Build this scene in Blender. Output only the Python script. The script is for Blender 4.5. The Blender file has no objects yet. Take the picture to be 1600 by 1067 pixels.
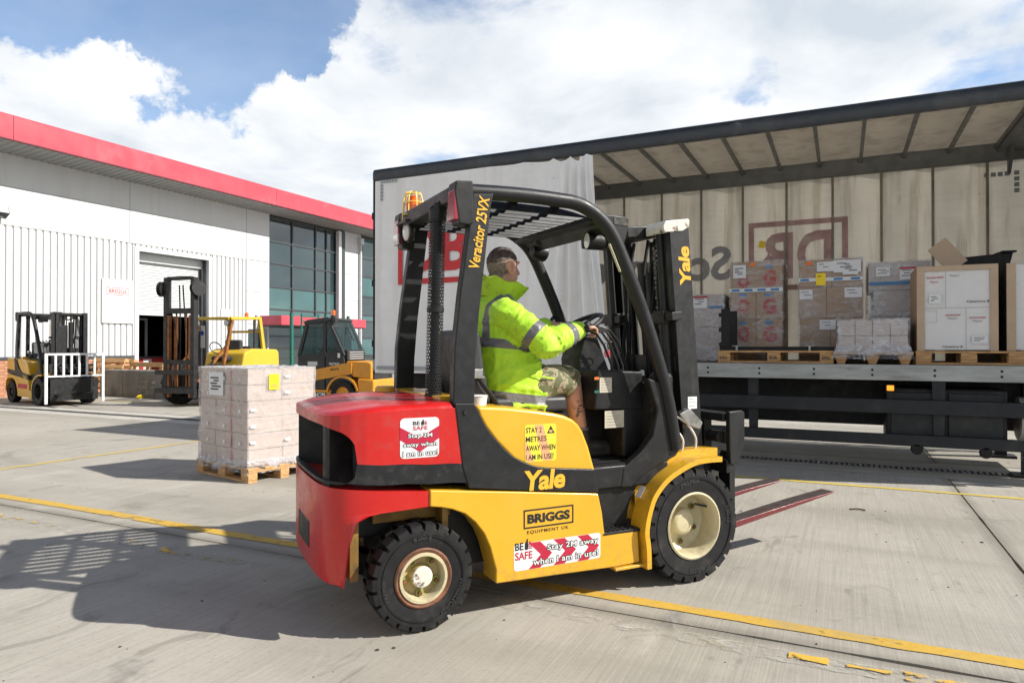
import bpy, bmesh, math, random
from math import sin, cos, pi, radians, atan2, sqrt, hypot
from mathutils import Vector, Matrix, noise
random.seed(7)
SC = bpy.context.scene
COL = SC.collection

# ------------------------------------------------------------------ camera
cam_d = bpy.data.cameras.new('camera')
cam_d.lens = 24.0
cam_d.sensor_width = 36.0
cam_d.clip_start = 0.05
cam_d.clip_end = 3000
cam = bpy.data.objects.new('camera', cam_d)
COL.objects.link(cam)
cam.location = (0, 0, 1.36)
cam.rotation_euler = (radians(90.40), 0, radians(25.8))
SC.camera = cam

# ------------------------------------------------------------------ sky, sun, exposure
SUN_AZ, SUN_EL = radians(15.0), radians(37.5)
world = bpy.data.worlds.new('World')
SC.world = world
world.use_nodes = True
wn, wl = world.node_tree.nodes, world.node_tree.links
wn.clear()
w_out = wn.new('ShaderNodeOutputWorld')
sky = wn.new('ShaderNodeTexSky')
sky.sky_type = 'NISHITA'
sky.sun_disc = False
sky.sun_elevation = SUN_EL
sky.sun_rotation = pi / 2 - SUN_AZ
sky.air_density = 1.0
sky.dust_density = 0.1
sky.ozone_density = 2.6
bg_sky = wn.new('ShaderNodeBackground')
bg_sky.inputs['Strength'].default_value = 0.125
wl.new(sky.outputs[0], bg_sky.inputs['Color'])
tc = wn.new('ShaderNodeTexCoord')
sep = wn.new('ShaderNodeSeparateXYZ')
wl.new(tc.outputs['Generated'], sep.inputs[0])
def wmath(op, a, b=None, clamp=False):
    n = wn.new('ShaderNodeMath'); n.operation = op; n.use_clamp = clamp
    for i, v in enumerate((a, b)):
        if v is None: continue
        if isinstance(v, (int, float)): n.inputs[i].default_value = v
        else: wl.new(v, n.inputs[i])
    return n.outputs[0]
# a cloud layer: the view direction is carried to a plane overhead
zden = wmath('ADD', wmath('MAXIMUM', sep.outputs[2], 0.0), 0.22)
cx_ = wmath('DIVIDE', sep.outputs[0], zden)
cy_ = wmath('DIVIDE', sep.outputs[1], zden)
comb = wn.new('ShaderNodeCombineXYZ')
wl.new(cx_, comb.inputs[0]); wl.new(cy_, comb.inputs[1])
def wnoise(scale, detail, rough, off):
    mp = wn.new('ShaderNodeMapping'); mp.inputs['Location'].default_value = off
    wl.new(comb.outputs[0], mp.inputs[0])
    n = wn.new('ShaderNodeTexNoise'); n.inputs['Scale'].default_value = scale
    n.inputs['Detail'].default_value = detail; n.inputs['Roughness'].default_value = rough
    n.inputs['Distortion'].default_value = 0.25
    wl.new(mp.outputs[0], n.inputs['Vector'])
    return n.outputs[0]
n_big = wnoise(1.15, 9, 0.56, (3.1, 0.4, 0))
n_fine = wnoise(3.6, 7, 0.6, (7.0, 2.0, 0))
dens = wmath('ADD', wmath('MULTIPLY', n_big, 0.82), wmath('MULTIPLY', n_fine, 0.30))
# breaks in the cloud: one wide opening and two small ones, as directions in the sky
wv = wn.new('ShaderNodeTexNoise'); wv.inputs['Scale'].default_value = 7.0; wv.inputs['Detail'].default_value = 7; wv.inputs['Roughness'].default_value = .62
wl.new(tc.outputs['Generated'], wv.inputs['Vector'])
wsub = wn.new('ShaderNodeVectorMath'); wsub.operation = 'SUBTRACT'; wl.new(wv.outputs['Color'], wsub.inputs[0]); wsub.inputs[1].default_value = (.5, .5, .5)
wscl = wn.new('ShaderNodeVectorMath'); wscl.operation = 'SCALE'; wl.new(wsub.outputs[0], wscl.inputs[0]); wscl.inputs['Scale'].default_value = .26
wadd = wn.new('ShaderNodeVectorMath'); wadd.operation = 'ADD'; wl.new(tc.outputs['Generated'], wadd.inputs[0]); wl.new(wscl.outputs[0], wadd.inputs[1])
wnrm = wn.new('ShaderNodeVectorMath'); wnrm.operation = 'NORMALIZE'; wl.new(wadd.outputs[0], wnrm.inputs[0])
def hole(px_dir, width, amount):
    d = Vector(px_dir).normalized()
    vm = wn.new('ShaderNodeVectorMath'); vm.operation = 'DOT_PRODUCT'
    wl.new(wnrm.outputs[0], vm.inputs[0]); vm.inputs[1].default_value = d
    mr = wn.new('ShaderNodeMapRange'); mr.interpolation_type = 'SMOOTHSTEP'
    mr.inputs['From Min'].default_value = cos(radians(width)); mr.inputs['From Max'].default_value = 1.0
    mr.inputs['To Min'].default_value = 0.0; mr.inputs['To Max'].default_value = amount
    wl.new(vm.outputs['Value'], mr.inputs['Value'])
    return mr.outputs[0]
HOLES = [((-0.710, 0.577, 0.418), 9.5, .42), ((-0.781, 0.443, 0.444), 9.5, .38), ((-0.625, 0.636, 0.44), 6, .26), ((-0.123, 0.925, 0.359), 4.5, .15),
         ((-0.483, 0.799, 0.356), 4.0, .06), ((-0.555, .736, .387), 3.5, .05), ((-0.72, 0.40, 0.62), 18, .35)]
for hd, hw, ha in HOLES:
    dens = wmath('SUBTRACT', dens, hole(hd, hw, ha))
# cloud thins out overhead
def fade(v, a, b, amt):
    mr = wn.new('ShaderNodeMapRange'); mr.interpolation_type = 'SMOOTHSTEP'
    mr.inputs['From Min'].default_value = a; mr.inputs['From Max'].default_value = b; mr.inputs['To Max'].default_value = amt
    wl.new(v, mr.inputs['Value']); return mr.outputs[0]
dens = wmath('SUBTRACT', dens, fade(sep.outputs[2], .44, .80, .16))
ramp = wn.new('ShaderNodeMapRange'); ramp.interpolation_type = 'SMOOTHSTEP'
ramp.inputs['From Min'].default_value = 0.37; ramp.inputs['From Max'].default_value = 0.50
wl.new(dens, ramp.inputs['Value'])
cloud_mask = wmath('MAXIMUM', ramp.outputs[0], wmath('MULTIPLY', wmath('ADD', n_fine, -.18), .42), True)
n_sh = wnoise(1.9, 7, 0.55, (1.4, 5.5, 0))
cr = wn.new('ShaderNodeValToRGB')
cr.color_ramp.elements[0].position = 0.33; cr.color_ramp.elements[0].color = (0.46, 0.51, 0.565, 1)
cr.color_ramp.elements[1].position = 0.56; cr.color_ramp.elements[1].color = (0.69, 0.705, 0.72, 1)
wl.new(n_sh, cr.inputs[0])
bg_cloud = wn.new('ShaderNodeBackground')
bg_cloud.inputs['Strength'].default_value = 1.0
wl.new(cr.outputs[0], bg_cloud.inputs['Color'])
# unseen cloud overhead is dimmed to weaken skylight and deepen the ground shadows
wl.new(wmath('SUBTRACT', 1.0, fade(sep.outputs[2], .43, .70, .78)), bg_cloud.inputs['Strength'])
mixw = wn.new('ShaderNodeMixShader')
wl.new(cloud_mask, mixw.inputs[0]); wl.new(bg_sky.outputs[0], mixw.inputs[1]); wl.new(bg_cloud.outputs[0], mixw.inputs[2])
wl.new(mixw.outputs[0], w_out.inputs['Surface'])

sun_d = bpy.data.lights.new('sun', 'SUN')
sun_d.energy = 5.0
sun_d.angle = radians(0.53)
sun_d.color = (1.0, 0.955, 0.88)
sun = bpy.data.objects.new('sun', sun_d)
COL.objects.link(sun)
sun_dir = Vector((cos(SUN_AZ) * cos(SUN_EL), sin(SUN_AZ) * cos(SUN_EL), sin(SUN_EL)))
sun.rotation_euler = sun_dir.to_track_quat('Z', 'Y').to_euler()
sun.location = sun_dir * 40

SC.view_settings.view_transform = 'Standard'
SC.view_settings.look = 'None'
SC.view_settings.exposure = 0.55
SC.view_settings.gamma = 1.0
SC.view_settings.use_curve_mapping = False
SC.render.engine = 'CYCLES'
SC.cycles.use_denoising = True
SC.cycles.max_bounces = 8
SC.cycles.transparent_max_bounces = 16

# ------------------------------------------------------------------ helpers: objects
def tag(o, label=None, cat=None, group=None, kind=None):
    if label: o['label'] = label
    if cat: o['category'] = cat
    if group: o['group'] = group
    if kind: o['kind'] = kind
    return o

def empty(name, loc=(0, 0, 0), rz=0.0, label=None, cat=None, group=None):
    o = bpy.data.objects.new(name, None)
    o.empty_display_size = 0.2
    COL.objects.link(o)
    o.location = loc
    o.rotation_euler = (0, 0, rz)
    return tag(o, label, cat, group)

def link(name, me, parent=None):
    o = bpy.data.objects.new(name, me)
    COL.objects.link(o)
    if parent is not None: o.parent = parent
    return o

def copy_tree(o, parent=None):
    c = o.copy(); COL.objects.link(c); c.parent = parent
    for ch in list(o.children): copy_tree(ch, c)
    return c

class MB:
    """collects shapes for one mesh object"""
    def __init__(s): s.v = []; s.f = []; s.mi = []; s.cur = 0; s.uv = None
    def add(s, vs, fs):
        b = len(s.v); s.v += [tuple(v) for v in vs]
        for f in fs: s.f.append([b + i for i in f]); s.mi.append(s.cur)
        return s
    def box(s, x0, x1, y0, y1, z0, z1, M=None):
        vs = [(x, y, z) for x in (x0, x1) for y in (y0, y1) for z in (z0, z1)]
        if M is not None: vs = [M @ Vector(v) for v in vs]
        return s.add(vs, [(0, 1, 3, 2), (4, 6, 7, 5), (0, 4, 5, 1), (2, 3, 7, 6), (0, 2, 6, 4), (1, 5, 7, 3)])
    def prism(s, poly, axis, a0, a1, M=None):
        n = len(poly)
        def P(p, a): return {'x': (a, p[0], p[1]), 'y': (p[0], a, p[1]), 'z': (p[0], p[1], a)}[axis]
        vs = [P(p, a0) for p in poly] + [P(p, a1) for p in poly]
        if M is not None: vs = [M @ Vector(v) for v in vs]
        fs = [tuple(range(n)), tuple(range(2 * n - 1, n - 1, -1))]
        fs += [(i, (i + 1) % n, n + (i + 1) % n, n + i) for i in range(n)]
        return s.add(vs, fs)
    def bar(s, p, q, w, h, up=(0, 0, 1), e=0.0):
        p, q = Vector(p), Vector(q); d = (q - p); L = d.length; d.normalize()
        u = Vector(up); sd = d.cross(u)
        if sd.length < 1e-4: sd = d.cross(Vector((1, 0, 0)))
        sd.normalize(); u = sd.cross(d)
        M = Matrix((( d.x, sd.x, u.x, p.x), (d.y, sd.y, u.y, p.y), (d.z, sd.z, u.z, p.z), (0, 0, 0, 1)))
        return s.box(-e, L + e, -w / 2, w / 2, -h / 2, h / 2, M)
    def loft(s, rings, closed=True, caps=True):
        n = len(rings[0]); vs = [p for r in rings for p in r]; fs = []
        m = n if closed else n - 1
        for k in range(len(rings) - 1):
            for i in range(m):
                a = k * n + i; b = k * n + (i + 1) % n
                fs.append((a, b, b + n, a + n))
        if caps and closed:
            fs.append(tuple(range(n - 1, -1, -1))); fs.append(tuple(range((len(rings) - 1) * n, len(rings) * n)))
        return s.add(vs, fs)
    def tube(s, path, r, seg=8, caps=True, sq=None):
        path = [Vector(p) for p in path]; n = len(path)
        rs = r if isinstance(r, (list, tuple)) else [r] * n
        rings = []; prev = None
        for i, p in enumerate(path):
            t = (path[min(i + 1, n - 1)] - path[max(i - 1, 0)]).normalized()
            if prev is None:
                a = Vector((0, 0, 1)) if abs(t.z) < 0.9 else Vector((0, 1, 0))
                u = t.cross(a).normalized()
            else:
                u = (prev - t * prev.dot(t)).normalized()
            prev = u; w = t.cross(u)
            rings.append([p + (u * cos(2 * pi * k / seg) + w * sin(2 * pi * k / seg)) * rs[i] for k in range(seg)])
        return s.loft(rings, True, caps)
    def lathe(s, prof, c, ax, seg=24, closed=False, caps=False):
        """prof: (radius, distance along ax)"""
        ax = Vector(ax).normalized(); c = Vector(c)
        a = Vector((0, 0, 1)) if abs(ax.z) < 0.9 else Vector((1, 0, 0))
        u = ax.cross(a).normalized(); w = ax.cross(u)
        rings = [[c + ax * h + (u * cos(2 * pi * k / seg) + w * sin(2 * pi * k / seg)) * r for k in range(seg)] for r, h in prof]
        if closed: rings.append(rings[0])
        return s.loft(rings, True, caps)
    def cyl(s, p, q, r, seg=12):
        return s.tube([p, q], r, seg)
    def ball(s, c, rx, ry=None, rz=None, seg=14, rings=9, M=None):
        ry = ry or rx; rz = rz or rx; R = []
        for i in range(1, rings):
            t = pi * i / rings
            R.append([Vector((rx * sin(t) * cos(2 * pi * k / seg), ry * sin(t) * sin(2 * pi * k / seg), rz * cos(t))) for k in range(seg)])
        if M is not None: R = [[M @ p for p in r] for r in R]
        R = [[p + Vector(c) for p in r] for r in R]
        return s.loft(R, True, True)
    def poly(s, pts): return s.add(pts, [tuple(range(len(pts)))])
    def xform(s, fn): s.v = [tuple(fn(Vector(v))) for v in s.v]; return s
    def mesh(s, name, mats, smooth=32):
        me = bpy.data.meshes.new(name)
        me.from_pydata(s.v, [], s.f)
        if not isinstance(mats, (list, tuple)): mats = [mats]
        for m in mats: me.materials.append(m)
        me.polygons.foreach_set('material_index', s.mi)
        bm = bmesh.new(); bm.from_mesh(me)
        bmesh.ops.remove_doubles(bm, verts=bm.verts, dist=1e-5)
        bmesh.ops.recalc_face_normals(bm, faces=bm.faces)
        bm.to_mesh(me); bm.free()
        if smooth:
            me.polygons.foreach_set('use_smooth', [True] * len(me.polygons))
            me.set_sharp_from_angle(angle=radians(smooth))
        me.update()
        return me
    def build(s, name, mats, parent=None, smooth=32, bev=0.0, seg=2, ang=40):
        o = link(name, s.mesh(name, mats, smooth), parent)
        if bev: bevel(o, bev, seg, ang)
        return o

def bevel(o, w, seg=2, ang=40):
    b = o.modifiers.new('bevel', 'BEVEL'); b.width = w; b.segments = seg
    b.limit_method = 'ANGLE'; b.angle_limit = radians(ang); b.harden_normals = True
    return o

def arc(cx, cy, r, a0, a1, n, ry=None):
    ry = ry or r
    return [(cx + r * cos(radians(a0 + (a1 - a0) * i / n)), cy + ry * sin(radians(a0 + (a1 - a0) * i / n))) for i in range(n + 1)]

def smooth_path(pts, k=4):
    """Catmull-Rom through the points"""
    P = [Vector(p) for p in pts]; P = [P[0] * 2 - P[1]] + P + [P[-1] * 2 - P[-2]]; out = []
    for i in range(1, len(P) - 2):
        for j in range(k):
            t = j / k
            out.append(0.5 * ((2 * P[i]) + (P[i + 1] - P[i - 1]) * t + (2 * P[i - 1] - 5 * P[i] + 4 * P[i + 1] - P[i + 2]) * t * t + (3 * P[i] - P[i - 1] - 3 * P[i + 1] + P[i + 2]) * t ** 3))
    out.append(P[-2]); return out

def rrect(w, h, r, n=4):
    out = []
    for cx, cy, a in ((w - r, r, -90), (w - r, h - r, 0), (r, h - r, 90), (r, r, 180)):
        out += arc(cx, cy, r, a, a + 90, n)
    return out

# lettering: outlines of the built-in font turned into thin raised mesh
_glyphs = {}
def glyph_mesh(text, bold=0.0, shear=0.0, space=1.0):
    key = (text, bold, shear, space)
    if key in _glyphs: return _glyphs[key]
    cu = bpy.data.curves.new('lettering', 'FONT'); cu.body = text; cu.offset = bold; cu.shear = shear
    cu.space_character = space; cu.resolution_u = 3; cu.fill_mode = 'BOTH'; cu.extrude = 0.0
    o = bpy.data.objects.new('lettering', cu); COL.objects.link(o)
    dg = bpy.context.evaluated_depsgraph_get(); dg.update()
    me = bpy.data.meshes.new_from_object(o.evaluated_get(dg))
    vs = [v.co.copy() for v in me.vertices]; fs = [tuple(p.vertices) for p in me.polygons]
    bpy.data.objects.remove(o); bpy.data.curves.remove(cu); bpy.data.meshes.remove(me)
    _glyphs[key] = (vs, fs)
    return vs, fs

def lettering(name, text, mat, parent, o, u, v, n, w=None, h=None, bold=0.0, shear=0.0, space=1.0, lift=0.0, fit=None):
    """text in the box that starts at o and runs w along u and h along v, lifted along n"""
    vs, fs = glyph_mesh(text, bold, shear, space)
    fx = fit or vs
    x0 = min(p.x for p in fx); x1 = max(p.x for p in fx); y0 = min(p.y for p in fx); y1 = max(p.y for p in fx)
    sx = w / (x1 - x0) if w else None; sy = h / (y1 - y0) if h else None
    sx = sx or sy; sy = sy or sx
    u, v, n, o = Vector(u).normalized(), Vector(v), Vector(n).normalized(), Vector(o)
    v = v.normalized()
    pts = [o + u * ((p.x - x0) * sx) + v * ((p.y - y0) * sy) + n * lift for p in vs]
    mb = MB().add(pts, fs)
    me = bpy.data.meshes.new(name); me.from_pydata(mb.v, [], mb.f); me.materials.append(mat); me.update()
    return link(name, me, parent)

# ------------------------------------------------------------------ helpers: materials
class NT:
    def __init__(s, m):
        m.use_nodes = True; s.t = m.node_tree; s.n = s.t.nodes; s.l = s.t.links; s.n.clear()
        s.out = s.n.new('ShaderNodeOutputMaterial')
        s.b = s.n.new('ShaderNodeBsdfPrincipled')
        s.l.new(s.b.outputs[0], s.out.inputs['Surface'])
        s.tc = s.n.new('ShaderNodeTexCoord')
    def noise(s, scale, detail=4, rough=.55, stretch=None, coord='Object', dist=0.0):
        v = s.tc.outputs[coord]
        if stretch:
            mp = s.n.new('ShaderNodeMapping'); mp.inputs['Scale'].default_value = stretch; s.l.new(v, mp.inputs[0]); v = mp.outputs[0]
        n = s.n.new('ShaderNodeTexNoise'); n.inputs['Scale'].default_value = scale; n.inputs['Detail'].default_value = detail
        n.inputs['Roughness'].default_value = rough; n.inputs['Distortion'].default_value = dist
        s.l.new(v, n.inputs['Vector']); return n.outputs[0]
    def rng(s, v, a, b, c=0.0, d=1.0, smooth=True):
        r = s.n.new('ShaderNodeMapRange'); r.interpolation_type = 'SMOOTHSTEP' if smooth else 'LINEAR'
        r.inputs['From Min'].default_value = a; r.inputs['From Max'].default_value = b
        r.inputs['To Min'].default_value = c; r.inputs['To Max'].default_value = d
        s.l.new(v, r.inputs['Value']); return r.outputs[0]
    def math(s, op, a, b=None):
        n = s.n.new('ShaderNodeMath'); n.operation = op
        for i, v in enumerate((a, b)):
            if v is None: continue
            if isinstance(v, (int, float)): n.inputs[i].default_value = v
            else: s.l.new(v, n.inputs[i])
        return n.outputs[0]
    def mix(s, f, a, b):
        n = s.n.new('ShaderNodeMix'); n.data_type = 'RGBA'
        for i, v in ((0, f), (6, a), (7, b)):
            if isinstance(v, (int, float)): n.inputs[i].default_value = v
            elif isinstance(v, tuple): n.inputs[i].default_value = (*v[:3], 1)
            else: s.l.new(v, n.inputs[i])
        return n.outputs[2]
    def bump(s, h, strength=.2, dist=.01):
        b = s.n.new('ShaderNodeBump'); b.inputs['Strength'].default_value = strength; b.inputs['Distance'].default_value = dist
        s.l.new(h, b.inputs['Height']); s.l.new(b.outputs[0], s.b.inputs['Normal']); return b
    def set(s, **k):
        for a, v in k.items():
            i = s.b.inputs[a.replace('_', ' ')]
            if hasattr(v, 'links') or hasattr(v, 'is_linked'): s.l.new(v, i)
            elif isinstance(v, tuple) and len(v) == 3: i.default_value = (*v, 1) if i.type == 'RGBA' else v
            else: i.default_value = v

def mat(name, base, rough=.5, metal=0.0, var=.12, scale=6.0, bump=0.0, bscale=80, dirt=None, damt=.5, dscale=9, coat=0.0, stretch=None, rvar=.12, spec=.5, bstretch=None, dlo=.52, dhi=.68):
    m = bpy.data.materials.new(name); t = NT(m)
    n = t.noise(scale, 5, .6, stretch)
    lo = tuple(c * (1 - var) for c in base); hi = tuple(min(1, c * (1 + var)) for c in base)
    col = t.mix(t.rng(n, .3, .7), lo, hi)
    if dirt:
        d = t.noise(dscale, 8, .68, stretch)
        col = t.mix(t.math('MULTIPLY', t.rng(d, dlo, dhi), damt), col, dirt)
    t.set(Base_Color=col, Metallic=metal, Roughness=t.rng(t.noise(scale * 2.3, 4), .25, .75, max(.03, rough - rvar), min(1, rough + rvar)))
    t.b.inputs['Specular IOR Level'].default_value = spec
    if coat: t.set(Coat_Weight=coat, Coat_Roughness=.08)
    if bump: t.bump(t.noise(bscale, 4, .6, bstretch), bump, .004)
    return m

# ------------------------------------------------------------------ materials shared by the place
def concrete_mat():
    m = bpy.data.materials.new('brushed_concrete'); t = NT(m)
    big = t.noise(.35, 6, .6); mid = t.noise(2.2, 8, .65); fine = t.noise(38, 5, .8)
    brush = t.noise(1.0, 3, .6, (95, 1.6, 1)); brush2 = t.noise(1.0, 3, .6, (34, .8, 1))
    c = t.mix(t.rng(big, .35, .68), (0.303, 0.280, 0.235), (0.376, 0.348, 0.300))
    c = t.mix(t.math('MULTIPLY', t.rng(mid, .52, .75), .45), c, (0.226, 0.206, 0.173))
    c = t.mix(t.math('MULTIPLY', t.rng(brush, .40, .70), .30), c, (0.472, 0.443, 0.394))
    c = t.mix(t.math('MULTIPLY', t.rng(brush2, .48, .72), .34), c, (0.231, 0.217, 0.193))
    c = t.mix(t.math('MULTIPLY', t.rng(fine, .50, .72), .55), c, (0.212, 0.202, 0.183))
    rust = t.noise(.55, 6, .6, (1, .45, 1), dist=.4)
    c = t.mix(t.math('MULTIPLY', t.rng(rust, .58, .74), .35), c, (0.347, 0.260, 0.173))
    oil = t.noise(.9, 7, .62, (1, 1, 1), dist=.8)
    c = t.mix(t.math('MULTIPLY', t.rng(oil, .61, .72), .65), c, (0.144, 0.139, 0.130))
    # traffic film: broad darker tracks, and grime lying along the joints
    trk = t.noise(1.0, 5, .6, (.16, .75, 1), dist=.5)
    c = t.mix(t.math('MULTIPLY', t.rng(trk, .48, .66), .46), c, (0.193, 0.179, 0.150))
    sp = t.n.new('ShaderNodeSeparateXYZ'); t.l.new(t.tc.outputs['Object'], sp.inputs[0])
    for ax_, pos in ((1, 3.38), (0, .98), (1, 8.30), (1, 9.30)):
        dd = t.math('ABSOLUTE', t.math('SUBTRACT', sp.outputs[ax_], pos))
        dd = t.math('ADD', dd, t.math('MULTIPLY', t.math('SUBTRACT', mid, .5), .16))
        c = t.mix(t.math('MULTIPLY', t.rng(dd, .0, .11, 1, 0), .55), c, (0.144, 0.130, 0.106))
    blot = t.noise(3.2, 7, .7, (1, .6, 1), dist=.9)
    c = t.mix(t.math('MULTIPLY', t.rng(blot, .57, .68), .52), c, (0.168, 0.154, 0.130))
    pale = t.noise(2.1, 6, .7, (1, .5, 1), dist=.5)
    c = t.mix(t.math('MULTIPLY', t.rng(pale, .58, .72), .40), c, (0.501, 0.472, 0.423))
    vor = t.n.new('ShaderNodeTexVoronoi'); vor.inputs['Scale'].default_value = 5.5; t.l.new(t.tc.outputs['Object'], vor.inputs['Vector'])
    spots = t.math('MULTIPLY', t.rng(vor.outputs['Distance'], .035, .06, 1, 0), t.rng(t.noise(1.7, 2), .52, .6))
    c = t.mix(t.math('MULTIPLY', spots, .8), c, (0.081, 0.079, 0.070))
    t.set(Base_Color=c, Roughness=t.rng(mid, .3, .7, .72, .92))
    t.b.inputs['Specular IOR Level'].default_value = .3
    h = t.math('ADD', t.math('MULTIPLY', brush, .9), t.math('MULTIPLY', fine, .5))
    t.bump(h, .35, .004)
    return m
M_CONC = concrete_mat()
M_CONC_FAR = mat('yard_concrete', (.29, .27, .235), .85, var=.15, scale=.2, dirt=(.22, .21, .19), damt=.4, dscale=.6)
M_CONC_PALE = mat('pale_drain_concrete', (.40, .38, .34), .85, var=.1, scale=3, dirt=(.28, .27, .25), damt=.5, dscale=2.5)
M_JOINT = mat('joint_sealant', (.05, .048, .045), .9, dirt=(.2, .19, .17), damt=.5, dscale=5)
M_IRON = mat('cast_iron_grate', (.05, .052, .055), .55, metal=.6, dirt=(.12, .11, .1), damt=.5)

def paint_mat(name, col, wear, lo, hi):
    m = bpy.data.materials.new(name); t = NT(m)
    n = t.noise(7, 8, .72, (1, 1.6, 1)); n2 = t.noise(.9, 4, .6)
    c = t.mix(t.math('MULTIPLY', t.rng(t.noise(30, 4), .4, .7), .35), col, tuple(x * .72 for x in col))
    c = t.mix(t.math('MULTIPLY', t.rng(t.noise(2.6, 6, .7), .46, .66), .55), c, (.34, .27, .15))
    t.set(Base_Color=c, Roughness=.7)
    t.b.inputs['Specular IOR Level'].default_value = .3
    w = t.math('ADD', t.math('MULTIPLY', n, .75), t.math('MULTIPLY', n2, .25))
    tr = t.n.new('ShaderNodeBsdfTransparent'); mx = t.n.new('ShaderNodeMixShader')
    t.l.new(t.rng(w, lo, hi, 0, wear), mx.inputs[0]); t.l.new(t.b.outputs[0], mx.inputs[1]); t.l.new(tr.outputs[0], mx.inputs[2])
    t.l.new(mx.outputs[0], t.out.inputs['Surface'])
    return m
M_YLINE = paint_mat('yellow_road_paint', (.54, .34, .055), 1.0, .545, .63)
M_YLINE2 = paint_mat('thin_yellow_paint', (.62, .46, .06), 1.0, .56, .66)
M_YPATCH = paint_mat('patchy_yellow_paint', (.62, .39, .06), 1.0, .49, .54)
M_YWORN = paint_mat('flaking_yellow_paint', (.66, .43, .07), 1.0, .40, .47)
M_WGHOST = paint_mat('bleached_line_ghost', (.46, .435, .39), 1.0, .36, .54)

# ------------------------------------------------------------------ ground: one sheet, concrete bays laid on it
g = MB(); g.poly([(-900, -900, -.03), (900, -900, -.03), (900, 900, -.03), (-900, 900, -.03)])
ground = tag(g.build('ground', M_CONC_FAR, smooth=0), kind='structure')
J = .013
xs = [-34, -20.4, -11.9, .98, 12.5, 24, 40]
ys = [-14, -4.6, 3.38, 8.30]
ys2 = [9.30, 14.6, 20.5, 32, 44]
def slab(x0, x1, y0, y1):
    mb = MB(); nx = max(2, int((x1 - x0) / 1.2))
    a, b, c, d = x0 + J / 2, x1 - J / 2, y0 + J / 2, y1 - J / 2
    # slightly broken arris along the joints
    def edge(p, q, off):
        n = max(3, int((Vector(q) - Vector(p)).length / .12)); out = []
        for i in range(n):
            t = i / n; v = Vector(p).lerp(Vector(q), t)
            k = max(0, noise.noise(Vector((v.x * 3.1, v.y * 3.1, 3.7)))) * .014
            out.append((v.x + off[0] * k, v.y + off[1] * k))
        return out
    ring = edge((a, c), (b, c), (0, 1)) + edge((b, c), (b, d), (-1, 0)) + edge((b, d), (a, d), (0, -1)) + edge((a, d), (a, c), (1, 0))
    mb.prism(ring, 'z', -.029, 0.0)
    return mb.build('concrete_slab', M_CONC, ground, smooth=0)
for i in range(len(xs) - 1):
    for Y in (ys, ys2):
        for j in range(len(Y) - 1): slab(xs[i], xs[i + 1], Y[j], Y[j + 1])

# drain channel running along the yard under the trailer
dr = tag(MB().box(-34, 40, 8.306, 8.70, -.029, -.001).box(-34, 40, 8.90, 9.294, -.029, -.001).build('drain_channel', M_CONC_PALE, smooth=0), kind='structure')
MB().box(-34, 40, 8.702, 8.898, -.029, -.022).build('channel_bed', M_JOINT, dr, smooth=0)
gm = MB()
for k in range(int(20 / .055)):
    x = -16 + k * .055
    gm.box(x, x + .034, 8.705, 8.895, -.02, .001)
gm.box(-16, 4, 8.703, 8.716, -.02, .002).box(-16, 4, 8.884, 8.897, -.02, .002)
gr = gm.build('grating_bars', M_IRON, dr, smooth=0); gr['kind'] = 'stuff'

# painted lines, each a thin sheet above the concrete
def strip(name, pts0, pts1, m, z):
    mb = MB(); n = len(pts0)
    mb.add([(p[0], p[1], z) for p in pts0] + [(p[0], p[1], z) for p in pts1], [(i, i + 1, n + i + 1, n + i) for i in range(n - 1)])
    return tag(mb.build(name, m, smooth=0), kind='structure')
def wavy(x0, x1, y, w, n=90, a=.006):
    A, B = [], []
    for i in range(n + 1):
        x = x0 + (x1 - x0) * i / n
        k = noise.noise(Vector((x * 1.1, y, 0))) * a * 2; j = noise.noise(Vector((x * 6, y, 5))) * a
        A.append((x, y - w / 2 + k + j)); B.append((x, y + w / 2 + k - j))
    return A, B
strip('yellow_line', *wavy(-30, 14, 3.575, .10, 700, .010), M_YLINE, .004)
strip('thin_yellow_line', *wavy(-6.0, 14, 7.46, .07, 120, .004), M_YLINE2, .004)
strip('thin_yellow_line', *wavy(-30, 14, 10.95, .07, 120, .004), M_YLINE2, .004)
strip('bay_line', [(-8.42, 3.9), (-8.30, 8.2)], [(-8.36, 3.9), (-8.24, 8.2)], M_YLINE2, .004)
strip('worn_line_ghost', *wavy(-2.2, 8, 3.235, .13, 90, .02), M_WGHOST, .003)
strip('worn_line_ghost', *wavy(-9, -3.2, 3.12, .12, 60, .02), M_WGHOST, .003)
for x0, x1, y in [(-7.2, -5.2, 3.14), (-4.6, -3.4, 3.12), (-3.3, -2.9, 3.09), (.22, 1.6, 3.25)]:
    strip('worn_line', *wavy(x0, x1, y, .085, 60, .012), M_YWORN, .006)
# solid remains of the worn line at lower right
for (cx, w, h, m_) in [(-.135, .16, .065, M_YPATCH), (.10, .17, .035, M_YPATCH), (.36, .26, .07, M_YPATCH)]:
    strip('yellow_paint_patch', *wavy(cx - w / 2, cx + w / 2, 3.245, h, 24, .014), m_, .0075)

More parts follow.
